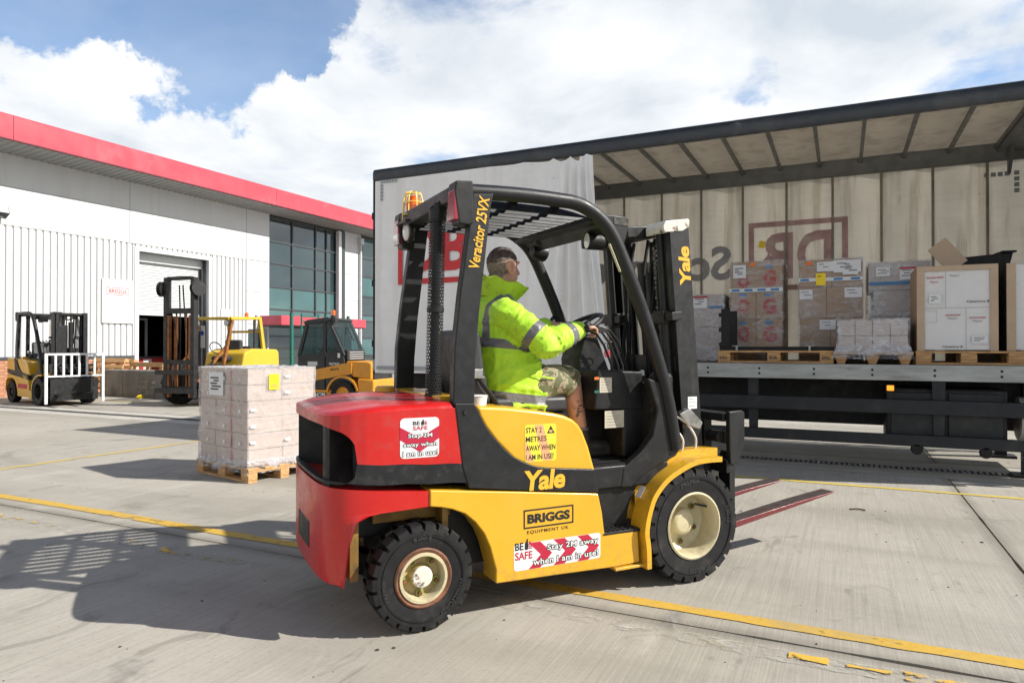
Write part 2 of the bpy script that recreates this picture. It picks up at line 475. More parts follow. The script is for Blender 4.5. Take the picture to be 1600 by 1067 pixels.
# ------------------------------------------------------------------ warehouse
WX = -20.0
M_PANEL = mat('white_cladding', (.50, .51, .52), .42, var=.02, scale=.8, dirt=(.40, .40, .39), damt=.4, dscale=1.3, stretch=(1, 2.5, .22))
M_RIB = mat('ribbed_white_sheet', (.47, .48, .49), .45, var=.04, scale=.6, stretch=(1, 2.5, .2), dirt=(.36, .36, .34), damt=.4, dscale=1.2)
M_TRIM = mat('white_trim', (.58, .59, .60), .4, var=.02)
M_DKTRIM = mat('dark_grey_trim', (.05, .055, .06), .45)
M_FASCIA = mat('red_fascia_metal', (.46, .058, .082), .42, var=.05, scale=.7, dirt=(.55, .15, .18), damt=.25, dscale=.8)
M_SOFFIT = mat('grey_soffit_sheet', (.30, .315, .31), .5, var=.05)
M_SHUT = mat('grey_shutter_steel', (.50, .52, .53), .4, metal=.15, var=.04)
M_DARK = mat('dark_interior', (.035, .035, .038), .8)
M_BRICK = mat('buff_red_brick', (.42, .20, .115), .85, var=.22, scale=5, bump=.3)
M_MORTAR = mat('pale_mortar', (.45, .42, .37), .9)
M_REDPAINT = mat('red_counter_paint', (.42, .03, .03), .5)
def glass_mat(name, col, ior=2.1, rough=.02):
    m = bpy.data.materials.new(name); t = NT(m)
    w = t.noise(.8, 3, .5)
    t.set(Base_Color=t.mix(t.rng(w, .3, .7), tuple(c * .8 for c in col), col), Roughness=rough, IOR=ior)
    t.bump(t.noise(.5, 2), .04, .05)
    return m
M_GLASS = glass_mat('solar_glass', (.016, .038, .042))
M_GLASS2 = glass_mat('pale_teal_glass', (.05, .125, .125), 1.9)
wh = empty('warehouse', (WX, 14, 0), 0, 'white clad warehouse with a red roof fascia and a half open roller door', 'building')
def wparts(mb): return mb.xform(lambda v: v - Vector((WX, 14, 0)))
def wbuild(mb, name, m, parent=None, **k): return wparts(mb).build(name, m, parent or wh, **k)
Y0, Y1 = -8.0, 33.0
DY0, DY1, DZ = 14.27, 16.92, 4.37
GY0, GY1 = 19.74, 24.12
# smooth panels of the upper band (each a panel with its joint) and the bright corner strip
for (a, b, z0, z1) in [(Y0, 4.4, 4.61, 6.50), (4.4, 9.2, 4.61, 6.50), (9.2, 13.97, 4.61, 6.50), (13.97, 18.6, 4.61, 6.50), (18.6, GY0, 4.61, 6.50), (18.6, GY0, 0.0, 4.605), (GY1, 25.35, 0.0, 6.50), (28.6, Y1, 0, 6.5)]:
    zz = [z0, 5.61, z1] if z0 < 5 and z1 > 6 and z0 > 1 else [z0, z1]
    if z0 == 0 and b - a < 2.5: zz = [0.0, .95, 2.2, 3.42, z1] if z1 < 5 else [0.0, .95, 2.2, 3.42, 4.605, 5.61, z1]
    for k in range(len(zz) - 1):
        wbuild(MB().box(WX - .12, WX, a + .006, b - .006, zz[k] + .004, zz[k + 1] - .004), 'wall_panel', M_PANEL, bev=.004, seg=1)
wbuild(MB().box(WX - .30, WX - .13, Y0, DY0, 0, 6.5).box(WX - .30, WX - .13, DY1, GY0, 0, 6.5).box(WX - .30, WX - .13, DY0, DY1, DZ, 6.5).box(WX - .30, WX - .13, GY1, Y1, 0, 6.5).box(WX - .30, WX - .13, GY0, GY1, 6.3, 6.5), 'wall_liner', M_DKTRIM)
# ribbed sheet
def ribs(a, b, z0, z1):
    mb = MB(); p = .19; n = int((b - a) / p); pr = []
    y = a
    while y < b - .001:
        pr += [(y, WX - .035), (min(b, y + .03), WX - .035), (min(b, y + .045), WX), (min(b, y + p - .015), WX)]
        y += p
    mb.loft([[(x, yy, z0) for yy, x in pr], [(x, yy, z1) for yy, x in pr]], closed=False, caps=False)
    return mb
wbuild(ribs(Y0, DY0 - .14, 1.07, 4.58), 'ribbed_sheet', M_RIB, smooth=0)
wbuild(ribs(DY1 + .14, 18.59, 0.0, 4.58), 'ribbed_sheet', M_RIB, smooth=0)
wbuild(ribs(DY0 - .14, DY1 + .14, DZ + .13, 4.58), 'ribbed_sheet', M_RIB, smooth=0)
wbuild(MB().box(WX - .06, WX + .012, Y0, 18.6, 4.585, 4.606), 'drip_flashing', M_TRIM)
wbuild(MB().box(WX - .06, WX + .02, DY0 - .14, DY0, 0, DZ + .13).box(WX - .06, WX + .02, DY1, DY1 + .14, 0, DZ + .13).box(WX - .06, WX + .02, DY0, DY1, DZ, DZ + .13), 'door_trim', M_TRIM, bev=.005)
wbuild(MB().box(WX - .10, WX + .03, Y0, DY0 - .14, 1.0, 1.068), 'base_flashing', M_DKTRIM)
# brick plinth: mortar core with single bricks where the plinth shows
wbuild(MB().box(WX - .12, WX - .022, Y0, DY0 - .14, 0, .998), 'plinth', M_MORTAR)
bk = MB().box(-.011, .011, -.107, .107, -.0325, .0325).mesh('brick', M_BRICK, 0)
random.seed(3)
cnt = 0
bulk = MB()
for c in range(13):
    yy = 9.2 + (c % 2) * .1125
    while yy < DY0 - .26:
        z = .04 + c * .075
        if cnt < 290 and yy > 9.3 and z < 1.0:
            o = link('brick', bk, wh); o.location = (-.011 + random.uniform(-.003, .003), yy - 14, z); cnt += 1
        elif z < 1.0:
            bulk.box(WX - .022, WX, yy - .107, yy + .107, z - .0325, z + .0325)
        yy += .225
if bulk.f: wbuild(bulk, 'brickwork', M_BRICK, smooth=0)['kind'] = 'stuff'
# roof: raking soffit, red fascia in lengths, roof sheet
FX = WX + 1.2
ysoff = Y0
sf = MB(); pr = []
y = Y0
while y < Y1:
    pr += [(y, 0), (y + .10, 0), (y + .12, -.03), (y + .18, -.03)]
    y += .20
sf.loft([[(WX - .02, yy, 6.50 + d) for yy, d in pr], [(FX - .01, yy, 6.60 + d) for yy, d in pr]], closed=False, caps=False)
wbuild(sf, 'soffit', M_SOFFIT, smooth=0)
for a, b in [(Y0, -1.5), (-1.5, 4.6), (4.6, 10.0), (10.0, 18.9), (18.9, 27.0), (27.0, Y1)]:
    wbuild(MB().prism([(FX, 6.57), (FX, 7.16), (FX - .06, 7.20), (FX - .4, 7.21), (FX - .4, 7.17), (FX - .03, 7.15), (FX - .03, 6.57)], 'y', a + .004, b - .004), 'fascia_panel', M_FASCIA, bev=.004, seg=1)
wbuild(MB().box(FX - .10, FX + .006, Y0, Y1, 6.545, 6.568), 'fascia_edge', mat('dark_red_edge', (.16, .02, .03), .5))
wbuild(MB().prism([(FX - .4, 7.12), (FX - .4, 7.16), (WX - 22, 8.3), (WX - 22, 8.26)], 'y', Y0, Y1), 'roof_sheet', M_SOFFIT)
wbuild(MB().box(WX - 22, WX - .31, Y1 - .2, Y1, 0, 7.2).box(WX - 22, WX - .31, Y0, Y0 + .2, 0, 7.2).box(WX - 22.2, WX - 22, Y0, Y1, 0, 8.3), 'end_wall', M_PANEL)
# roller door: guides, shutter slats half raised, dark room behind with a counter
door = wbuild(MB().box(WX - .44, WX - .40, DY0 + .01, DY0 + .16, 0, DZ), 'roller_door', M_DKTRIM)
wbuild(MB().box(WX - .44, WX - .36, DY1 - .07, DY1, 0, DZ), 'door_guide', M_DKTRIM)
wbuild(MB().box(WX - .5, WX - .061, DY1 + .001, DY1 + .06, 0, DZ), 'door_reveal', mat('grey_reveal', (.33, .345, .36), .6))
wbuild(MB().box(WX - .5, WX - .061, DY0 - .06, DY0 - .001, 0, DZ).box(WX - .5, WX - .061, DY0, DY1, DZ + .001, DZ + .05), 'door_reveal', M_TRIM)
slatm = MB().box(-.01, .01, -1.225, 1.225, -.041, .041).prism([(.01, -.035), (.022, 0), (.01, .035)], 'y', -1.22, 1.22).mesh('shutter_slat', M_SHUT, 0)
for k in range(22):
    o = link('shutter_slat', slatm, door); o.location = (WX - .42 + 20, (DY0 + DY1) / 2 + .03 - 14, 2.50 + k * .086)
wbuild(MB().box(WX - .45, WX - .37, DY0 + .02, DY1 - .07, 2.37, 2.455), 'bottom_bar', M_TRIM, door)
wbuild(MB().box(WX - .36, WX - .30, DY0 + .02, DY1 - .02, 4.08, DZ), 'shutter_hood', M_SHUT, door)
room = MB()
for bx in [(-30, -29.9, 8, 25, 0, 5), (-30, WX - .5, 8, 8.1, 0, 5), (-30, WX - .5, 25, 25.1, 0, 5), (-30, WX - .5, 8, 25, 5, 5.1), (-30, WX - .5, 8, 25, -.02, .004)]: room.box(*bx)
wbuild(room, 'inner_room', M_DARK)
ct = empty('service_counter', (-22.6, 16.0, 0), 0, 'red service counter with notices inside the open roller door', 'counter')
MB().box(-.3, .3, -1.5, 1.2, 0, .95).build('counter_front', M_REDPAINT, ct, bev=.01)
MB().box(-.36, .36, -1.55, 1.25, .95, 1.0).build('counter_top', M_DKTRIM, ct, bev=.01)
MB().box(.302, .306, .1, .42, .45, .9).build('notice', M_TRIM, ct)
for k, (yy, zz, w_, h_) in enumerate([(-1.1, 1.35, .6, .7), (.0, 1.5, .5, .5)]):
    MB().box(-.35, -.3, yy - w_ / 2, yy + w_ / 2, zz - h_ / 2 + .3, zz + h_ / 2 + .3).build('back_panel', mat('grey_board', (.12, .12, .12), .6), ct)
MB().box(-.34, -.28, -1.5, -1.42, 1.0, 2.3).box(-.34, -.28, .6, .68, 1.0, 2.3).box(-.34, -.28, -1.5, .68, 2.3, 2.38).build('counter_frame', M_SHUT, ct)
# curtain glazing: panes between dark mullions
gz = wbuild(MB().box(WX - .34, WX - .16, GY0 + .01, GY1 - .01, 0.02, 6.28), 'glazing_backing', M_DARK)
gyl = [GY0, 21.02, 22.38, 23.05, GY1]; gzl = [0.02, .95, 1.75, 2.53, 2.82, 3.69, 4.61, 5.46, 6.40]
for i in range(len(gyl) - 1):
    for k in range(len(gzl) - 1):
        o = wbuild(MB().box(WX - .10, WX - .085, gyl[i] + .03, gyl[i + 1] - .03, gzl[k] + .025, gzl[k + 1] - .025), 'window_pane', M_GLASS2 if 2 <= k <= 4 else M_GLASS, smooth=0)
for y in gyl: wbuild(MB().box(WX - .14, WX - .03, y - .028, y + .028, 0, 6.44), 'mullion', M_DKTRIM)
for z in gzl: wbuild(MB().box(WX - .13, WX - .04, GY0 + .03, GY1 - .03, z - .024, z + .024), 'transom', M_DKTRIM)
wbuild(MB().box(WX - .02, WX + .16, 23.62, 23.80, 0, 6.42), 'bright_post', M_TRIM, bev=.01)
wbuild(MB().box(WX - .05, WX + .10, 23.88, 24.1, 0, 6.44), 'dark_post', M_DKTRIM)
# second glazed strip beyond the white pier
for i, (a, b) in enumerate([(25.5, 27.0), (27.0, 28.55)]):
    for k in range(len(gzl) - 1):
        wbuild(MB().box(WX - .10, WX - .085, a + .03, b - .03, gzl[k] + .025, gzl[k + 1] - .025), 'window_pane', M_GLASS2 if k % 2 else M_GLASS, smooth=0)
for y in (25.42, 27.0, 28.55): wbuild(MB().box(WX - .14, WX - .02, y - .06, y + .06, 0, 6.44), 'mullion', M_DKTRIM)
for z in gzl: wbuild(MB().box(WX - .13, WX - .04, 25.5, 28.5, z - .03, z + .03), 'transom', M_DKTRIM)
wbuild(MB().tube([(WX + .10, 25.2, 0), (WX + .10, 25.2, 6.0), (WX - .02, 25.2, 6.12)], .055, 10).box(WX - .02, WX + .2, 25.1, 25.32, 6.02, 6.3), 'downpipe', M_SHUT)
# red entrance canopy
cp = wbuild(MB().box(WX + .01, WX + 1.1, 19.25, 24.3, 2.16, 2.52), 'entrance_canopy', M_FASCIA, bev=.01)
wbuild(MB().box(WX + .005, WX + 1.06, 19.3, 24.25, 2.13, 2.158), 'canopy_underside', M_DKTRIM, cp)
wbuild(MB().box(WX - .02, WX + .04, 18.7, 19.6, .0, 2.0), 'side_door', M_GLASS)
# sign boards on the wall
sg = empty('wall_sign', (WX + .03, 13.56, 2.72), 0, 'white wall sign with small red framed lettering, left of the roller door', 'sign')
MB().box(-.02, .012, -.50, .52, -.66, .68).build('sign_board', mat('sign_white', (.58, .585, .60), .4, var=.01), sg, bev=.004)
M_SIGNRED = mat('sign_red', (.48, .05, .04), .5, var=.02); M_SIGNGREY = mat('sign_grey', (.58, .60, .62), .5, var=.02)
for bx in [(-.36, .34, .205, .222), (-.36, .34, .415, .432), (-.36, -.343, .205, .432), (.323, .34, .205, .432)]:
    MB().box(.0125, .0145, *bx).build('sign_frame', M_SIGNRED, sg)
lettering('sign_lettering', 'BRIGGS', M_SIGNRED, sg, (.0135, -.29, .255), (0, 1, 0), (0, 0, 1), (1, 0, 0), .57, .125, bold=.02)
lettering('sign_lettering', 'EQUIPMENT UK', M_SIGNGREY, sg, (.0135, -.25, .15), (0, 1, 0), (0, 0, 1), (1, 0, 0), .48, .03)
lettering('sign_lettering', 'Spare Parts', M_SIGNGREY, sg, (.0135, -.42, -.28), (0, 1, 0), (0, 0, 1), (1, 0, 0), .80, .17)
sg2 = empty('notice_board', (WX + .02, 17.65, 2.55), 0, 'small white notice on the ribbed wall right of the roller door', 'sign')
MB().box(-.02, .01, -.22, .22, -.14, .14).build('sign_board', mat('notice_white', (.6, .61, .62), .4, var=.01), sg2)
lettering('sign_lettering', 'RECEPTION', M_SIGNGREY, sg2, (.012, -.16, .02), (0, 1, 0), (0, 0, 1), (1, 0, 0), .32, .05)
sg3 = empty('safety_notice', (WX - .28, DY1 - .005, 1.72), 0, 'blue and white safety notice on the grey door reveal', 'sign')
MB().box(-.12, .12, -.02, -.004, -.42, .36).build('sign_board', M_TRIM, sg3)
MB().lathe([(.0, .0), (.085, 0), (.085, .004), (0, .004)], (0, -.021, .1), (0, -1, 0), 16).build('sign_symbol', mat('sign_blue', (.02, .10, .42), .5), sg3)
# floodlight at the left edge of the view
fd = empty('floodlight', (WX + .05, 10.12, 4.83), 0, 'black wall floodlight with a pale lens on the upper white wall', 'floodlight')
MB().box(.0, .22, -.02, .02, -.10, -.05).box(.2, .26, -.12, .12, -.13, -.09).build('bracket', M_DKTRIM, fd)
MB().prism([(.10, -.12), (.30, .0), (.22, .20), (.02, .08)], 'y', -.16, .26).build('housing', M_DKTRIM, fd, bev=.01)
MB().add([Vector((.305, -.12, .02)), Vector((.305, .23, .02)), Vector((.238, .23, .19)), Vector((.238, -.12, .19))], [(0, 1, 2, 3)]).build('lens', M_TRIM, fd)
# green steel mesh gate in front of the entrance
M_GREEN = mat('green_powder_coat', (.01, .115, .085), .4, var=.08)
gt = empty('green_gate', (-17.6, 19.2, 0), 0, 'dark green steel mesh gate and posts before the glazed entrance', 'gate')
for y, w_ in [(-.78, .10), (-.28, .05), (.60, .05), (1.0, .09), (2.3, .09)]:
    MB().box(-w_ / 2, w_ / 2, y - w_ / 2, y + w_ / 2, 0, 2.55).build('post', M_GREEN, gt, bev=.006)
gb = MB().box(-.02, .02, -.26, .58, 2.42, 2.47).box(-.02, .02, -.26, .58, .1, .15)
gb.build('gate_frame', M_GREEN, gt)
rung = MB().box(-.012, .012, -.255, .575, -.012, .012).mesh('rail', M_GREEN, 0)
for k in range(13):
    o = link('rail', rung, gt); o.location = (0, 0, .3 + k * .165)
MB().box(-.03, .03, .42, .57, 1.15, 1.32).build('lock_box', M_GREEN, gt, bev=.004)
vb = MB()
for k in range(24): vb.box(-.004, .004, 1.06 + k * .052, 1.068 + k * .052, .1, 2.4)
for k in range(14): vb.box(-.006, .006, 1.04, 2.26, .2 + k * .165, .208 + k * .165)
vb.build('wire_mesh', M_GREEN, gt, smooth=0)['kind'] = 'stuff'

# ------------------------------------------------------------------ curtain sided trailer
TX0, TX1, TY0, TY1, TZ = -6.28, 2.35, 8.23, 10.76, 1.165
M_RAVE = mat('galvanised_rail', (.30, .32, .32), .5, metal=.35, var=.2, scale=3, stretch=(.5, 1, 3), dirt=(.16, .15, .13), damt=.65, dscale=4, bump=.1)
M_NAVY = mat('dark_navy_paint', (.012, .016, .023), .38, var=.15, coat=.2, dirt=(.09, .09, .085), damt=.25, dscale=2)
M_CHASSIS = mat('black_chassis', (.008, .008, .009), .55, spec=.3, dirt=(.035, .032, .03), damt=.4, dscale=5)
M_GUARD = mat('dark_guard_rail', (.010, .013, .017), .45, spec=.35, dirt=(.04, .04, .038), damt=.4, dscale=3)
M_DECK = mat('plywood_deck', (.11, .075, .05), .8, var=.3, dirt=(.04, .035, .03), damt=.5)
M_BOW = mat('grey_roof_bow', (.17, .175, .17), .5, metal=.3)
def cloth_mat(name, col, transl, streak, rough=.55, lines=0.0, sa=.55):
    m = bpy.data.materials.new(name); t = NT(m)
    n = t.noise(2.2, 7, .65); s = t.noise(1.0, 5, .65, (5, 5, .35)); weave = t.noise(1.0, 3, .6, (1.2, 1.2, 26))
    c = t.mix(t.rng(n, .3, .72), tuple(x * .9 for x in col), col)
    c = t.mix(t.math('MULTIPLY', t.rng(s, .46, .68), sa), c, streak)
    if sa > .6:
        drip = t.math('MULTIPLY', t.rng(t.noise(1.0, 3, .6, (7, 7, .12)), .56, .66), t.rng(t.noise(1.0, 3, .5, (1, 1, 1.6)), .45, .7)); c = t.mix(t.math('MULTIPLY', drip, .6), c, tuple(x * .6 for x in streak))
    c = t.mix(t.math('MULTIPLY', t.rng(t.noise(9, 5, .7), .66, .72), .55), c, tuple(x * .35 for x in col))
    if lines: c = t.mix(t.math('MULTIPLY', t.rng(weave, .45, .65), lines), c, tuple(x * .8 for x in col))
    t.set(Base_Color=c, Roughness=rough)
    t.bump(t.math('ADD', n, t.math('MULTIPLY', weave, .3)), .25, .02)
    tr = t.n.new('ShaderNodeBsdfTranslucent'); t.l.new(c, tr.inputs['Color'])
    mx = t.n.new('ShaderNodeMixShader'); mx.inputs[0].default_value = transl
    t.l.new(t.b.outputs[0], mx.inputs[1]); t.l.new(tr.outputs[0], mx.inputs[2]); t.l.new(mx.outputs[0], t.out.inputs['Surface'])
    return m
M_NCURT = cloth_mat('grey_white_curtain', (.90, .90, .90), .12, (.72, .70, .66), .5, .10)
M_FCURT = cloth_mat('stained_cream_curtain', (.68, .635, .54), .28, (.38, .33, .245), .6, .3, .8)
M_ROOFC = cloth_mat('translucent_roof_sheet', (.34, .295, .23), .20, (.17, .14, .10), .42)
M_STRAP = mat('grey_strap_webbing', (.27, .245, .20), .8, dirt=(.10, .09, .07), damt=.6, dscale=7, stretch=(1, 1, .3))
M_DBRED = mat('curtain_red_print', (.52, .018, .025), .5, var=.05)
M_DBFADE = mat('faded_red_print', (.46, .28, .26), .6, var=.2, dirt=(.55, .47, .39), damt=.55, dscale=4)
M_GREYFADE = mat('faded_grey_print', (.32, .31, .30), .6, var=.15, dirt=(.45, .41, .34), damt=.3, dscale=4)
M_REFL = mat('grey_reflective_tape', (.30, .32, .34), .35)
M_AMBER = bpy.data.materials.new('lit_amber_lens'); _t = NT(M_AMBER); _t.set(Base_Color=(.8, .22, .01), Roughness=.2, Emission_Color=(1.0, .30, .02), Emission_Strength=1.0)
M_RUBBER = mat('black_rubber', (.010, .010, .011), .62, spec=.3, var=.25, scale=10, dirt=(.045, .042, .037), damt=.55, dscale=6, bump=.1)

tr = empty('curtain_trailer', (-2, 9.5, 0), 0, 'long curtain sided trailer with its open side showing stacked pallets under a pale roof', 'trailer')
TO = Vector((-2, 9.5, 0))
def tb(mb, name, m, parent=None, **k):
    mb.xform(lambda v: v - TO); return mb.build(name, m, parent or tr, **k)
tb(MB().box(TX0 + .05, TX1, TY0 + .06, TY1 - .06, 1.10, TZ - .003), 'deck', M_DECK)
rv = tb(MB().prism([(TY0, 1.0), (TY0, TZ), (TY0 + .09, TZ), (TY0 + .09, TZ - .02), (TY0 + .02, TZ - .03), (TY0 + .02, 1.03), (TY0 + .07, 1.02), (TY0 + .07, 1.0)], 'x', TX0, TX1), 'side_rail', M_RAVE, bev=.004)
hole_me = MB().lathe([(.0, -.002), (.011, -.002), (.013, 0), (.009, .003), (0, .003)], (0, 0, 0), (0, -1, 0), 10).mesh('rail_bolt', M_CHASSIS, 0)
x = TX0 + .3
while x < TX1:
    for z in (1.055, 1.11):
        o = link('rail_bolt', hole_me, rv); o.location = Vector((x, TY0 - .001, z)) - TO
    x += .285 * 2
tb(MB().prism([(TY1, 1.0), (TY1, TZ), (TY1 - .09, TZ), (TY1 - .09, 1.0)], 'x', TX0, TX1), 'side_rail', M_RAVE)
# cant rails and roof
tb(MB().prism([(TY0 + .01, 3.80), (TY0, 3.83), (TY0 - .004, 3.93), (TY0 + .02, 3.98), (TY0 + .07, 4.0), (TY0 + .14, 3.995), (TY0 + .14, 3.94), (TY0 + .10, 3.82), (TY0 + .06, 3.80)], 'x', TX0, TX1 + .02), 'cant_rail', M_NAVY, bev=.006)
tb(MB().prism([(TY1 - .02, 3.76), (TY1, 3.80), (TY1, 3.98), (TY1 - .10, 4.0), (TY1 - .16, 3.98), (TY1 - .14, 3.86), (TY1 - .09, 3.76)], 'x', TX0, TX1 + .02), 'cant_rail', M_BOW, bev=.006)
bx = [a - .33 for a, _ in [(-2.301,3.925)]]
bows = [a for a, _ in [(-2.87,3.873),(-2.29,3.897),(-1.766,3.884),(-1.247,3.876),(-0.734,3.865),(-0.217,3.858),(0.272,3.851),(0.763,3.84),(1.276,3.816)]]
dxb = (bows[-1] - bows[0]) / 8
bows = [bows[0] + dxb * k for k in range(-5, 10)]
roof = MB(); ring = []
nx, ny = 150, 8
for i in range(nx + 1):
    x = TX0 + .03 + (TX1 - TX0 - .05) * i / nx
    ph = (x - bows[0]) / dxb; sag = .022 * (sin(pi * (ph % 1.0)) ** 2)
    ring.append([(x, TY0 + .13 + (TY1 - TY0 - .28) * j / ny, 3.975 - sag * sin(pi * j / ny) + .006 * noise.noise(Vector((x * 2, j * .7, 1)))) for j in range(ny + 1)])
roof.loft(ring, closed=False, caps=False)
tb(roof, 'roof_sheet', M_ROOFC)
for x in bows:
    if TX0 < x < TX1: tb(MB().box(x - .02, x + .02, TY0 + .10, TY1 - .10, 3.90, 3.945), 'roof_bow', M_BOW)
tb(MB().box(1.80, 2.30, TY0 + .20, TY1 - .15, 3.86, 3.885).prism([(TY1 - .2, 3.86), (TY1 - .45, 3.86), (TY1 - .2, 3.55)], 'x', 1.9, 1.94), 'roof_brace', M_BOW)
# ends
tb(MB().box(TX1 - .06, TX1, TY0 + .02, TY1 - .02, TZ, 3.82), 'headboard', mat('grey_headboard', (.28, .28, .27), .5, dirt=(.15, .14, .13), damt=.4))
tb(MB().box(TX0, TX0 + .06, TY0 + .005, TY0 + .11, .95, 3.84).box(TX0, TX0 + .06, TY1 - .11, TY1 - .005, .95, 3.84).box(TX0, TX0 + .06, TY0 + .11, TY1 - .11, 3.72, 3.84), 'rear_frame', M_CHASSIS, bev=.006)
dm = MB().box(TX0 + .005, TX0 + .04, TY0 + .115, 9.485, 1.0, 3.715); tb(dm, 'rear_door', M_NCURT)
dm = MB().box(TX0 + .005, TX0 + .04, 9.495, TY1 - .115, 1.0, 3.715); tb(dm, 'rear_door', M_NCURT)
for z in (1.4, 2.3, 3.3):
    tb(MB().box(TX0 - .035, TX0 + .0, TY0 + .02, TY0 + .14, z - .05, z + .05), 'hinge', M_CHASSIS, bev=.006)
# near curtain drawn back to the left and bunched at its right end
FOLDS = [(.36, .07, .03, .14), (.50, .035, .06, .16), (.60, .03, .08, .17), (.665, .02, -.04, .13), (.71, .026, .13, .12), (.765, .014, -.06, .09), (.80, .022, .14, .06), (.85, .012, -.06, .03), (.885, .02, .16, .02), (.93, .012, -.05, -.01), (.965, .018, .15, -.03)]
def near_curtain():
    mb = MB(); rings = []; nu, nv = 300, 40
    for i in range(nu + 1):
        u = i / nu; col = []
        for j in range(nv + 1):
            v = j / nv
            # most of the cloth is flat, the last stretch is gathered into a few slack folds
            if u < .62: x = TX0 + .055 + u / .62 * 2.75
            else:
                q = (u - .62) / .38; x = TX0 + .055 + 2.75 + q * (.64 + .24 * (1 - v) ** 1.4)
            yo = .010 * noise.noise(Vector((x * 1.2, v * 1.6, 2))) * (1 + 2 * u)
            for (u0, wd, am, sl) in FOLDS:
                d_ = (u - u0 - sl * (v - .5)) / wd
                yo += am * math.exp(-d_ * d_) * (.55 + .45 * v)
            yo += .018 * noise.noise(Vector((u * 26, v * 1.3, 5))) * max(0, u - .5) * 2
            ztop = 3.80 - (.09 * max(0, (u - .42) / .58) * abs(sin(u * 23)) * (1 if u < .9 else .3) if u > .42 else 0)
            zbot = .965 + .055 * u + (.07 * max(0, u - .6) * (1 + sin(u * 30)))
            z = zbot + (ztop - zbot) * v
            col.append((x, TY0 - .012 - max(-.02, yo * .9 * (1 - .85 * v ** 4)), z))
        rings.append(col)
    mb.loft(rings, closed=False, caps=False); return mb
cu = tb(near_curtain(), 'curtain', M_NCURT, smooth=60)
tb(MB().box(TX0 + .10, -3.9, TY0 - .036, TY0 - .034, 1.02, 1.07), 'hem_tape', M_REFL, cu)
mk = MB()
for k in range(6): mk.box(-6.12 + k * .05, -6.12 + k * .05 + .04, TY0 - .030, TY0 - .028, 3.755, 3.80)
for k in range(5): mk.box(-6.12, -6.08, TY0 - .030, TY0 - .028, 3.50 + k * .05, 3.54 + k * .05)
tb(mk, 'reflective_marks', M_REFL, cu, smooth=0)['kind'] = 'stuff'
YF = TY0 - .034
def db_mark(x0, x1, z0, z1, y, ny, mred, parent, sgn):
    """red outlined plate with two letters; sgn=-1 reads mirrored from this side"""
    w = .075
    for b in [(x0, x1, z0, z0 + w), (x0, x1, z1 - w, z1), (x0, x0 + w, z0 + w, z1 - w), (x1 - w, x1, z0 + w, z1 - w)]:
        tb(MB().box(b[0], b[1], y - .001, y + .001, b[2], b[3]), 'logo_frame', mred, parent)
    W = x1 - x0; U = (sgn, 0, 0); xa = x0 if sgn > 0 else x1
    for ch, f0, f1 in (('D', .155, .50), ('B', .54, .86)):
        o = Vector((xa + sgn * W * f0, y + .002 * ny, z0 + .17)) - TO
        lettering('logo_letter', ch, mred, parent, o, U, (0, 0, 1), (0, ny, 0), W * (f1 - f0), z1 - z0 - .34, bold=.03)
db_mark(-5.80, -4.44, 2.25, 3.25, YF, -1, M_DBRED, cu, 1)
# far curtain seen from inside, with its straps and the print showing through in mirror image
fc = MB(); rings = []
for i in range(181):
    x = TX0 + .06 + (TX1 - .1 - TX0) * i / 180
    rings.append([(x, TY1 - .03 + .012 * noise.noise(Vector((x * 2.1, j * .25, 4))) + .012 * sin(x * 9.6) * (j / 24), 1.05 + 2.80 * j / 24 - (.03 * abs(sin((x + .2) * pi / .64)) if j == 24 else 0)) for j in range(25)])
fc.loft(rings, closed=False, caps=False)
fcu = tb(fc, 'curtain', M_FCURT, smooth=60)
sx = [a for a, _ in [(-2.548,2.783),(-1.887,2.745),(-1.297,2.711),(-0.632,2.672),(-0.044,2.639),(0.554,2.604),(1.134,2.571),(1.712,2.538)]]
d = (sx[-1] - sx[0]) / 7
for k in range(-5, 8):
    x = sx[0] + d * k
    tb(MB().box(x - .017, x + .017, TY1 - .075, TY1 - .068, 1.17, 3.76), 'curtain_strap', M_STRAP)
db_mark(-1.25, .08, 2.18, 3.19, TY1 - .055, -1, M_DBFADE, fcu, -1)
lettering('print_lettering', 'SCHENKER'.capitalize(), M_GREYFADE, fcu, Vector((-1.50, TY1 - .057, 2.36)) - TO, (-1, 0, 0), (0, 0, 1), (0, -1, 0), 2.55, .52, bold=.03)
mk = MB()
for k in range(4): mk.box(1.90 - k * .075, 1.90 - k * .075 + .055, TY1 - .058, TY1 - .055, 3.56, 3.615)
for k in range(4): mk.box(2.0, 2.055, TY1 - .058, TY1 - .055, 3.56 - k * .075, 3.615 - k * .075)
tb(mk, 'reflective_marks', M_REFL, fcu, smooth=0)['kind'] = 'stuff'
# chassis, side guards, box, lamp, wheels
for y in (9.0, 9.95): tb(MB().box(TX0 + .2, TX1, y - .05, y + .05, .70, 1.095), 'chassis_beam', M_CHASSIS)
xm = MB()
for k in range(15): tb(MB().box(TX0 + .35 + k * .57, TX0 + .41 + k * .57, TY0 + .1, TY1 - .1, 1.0, 1.095), 'cross_member', M_CHASSIS)
for y, s in ((TY0 + .03, 1), (TY1 - .03, -1)):
    tb(MB().box(-1.9, 2.3, y - .02, y + .02, .65, .80), 'side_guard', M_GUARD, bev=.008)
    tb(MB().box(-1.9, 2.3, y - .02, y + .02, .315, .435), 'side_guard', M_GUARD, bev=.008)
    for x in (-.92, .9, 2.1): tb(MB().prism([(x - .06, 1.0), (x + .06, 1.0), (x + .045, .32), (x - .045, .32)], 'y', min(y + .022 * s, y + .06 * s), max(y + .022 * s, y + .06 * s)), 'guard_post', M_GUARD)
tb(MB().box(.42, 1.50, TY0 + .12, TY0 + .62, .30, .92), 'tool_box', M_CHASSIS, bev=.03, seg=3)
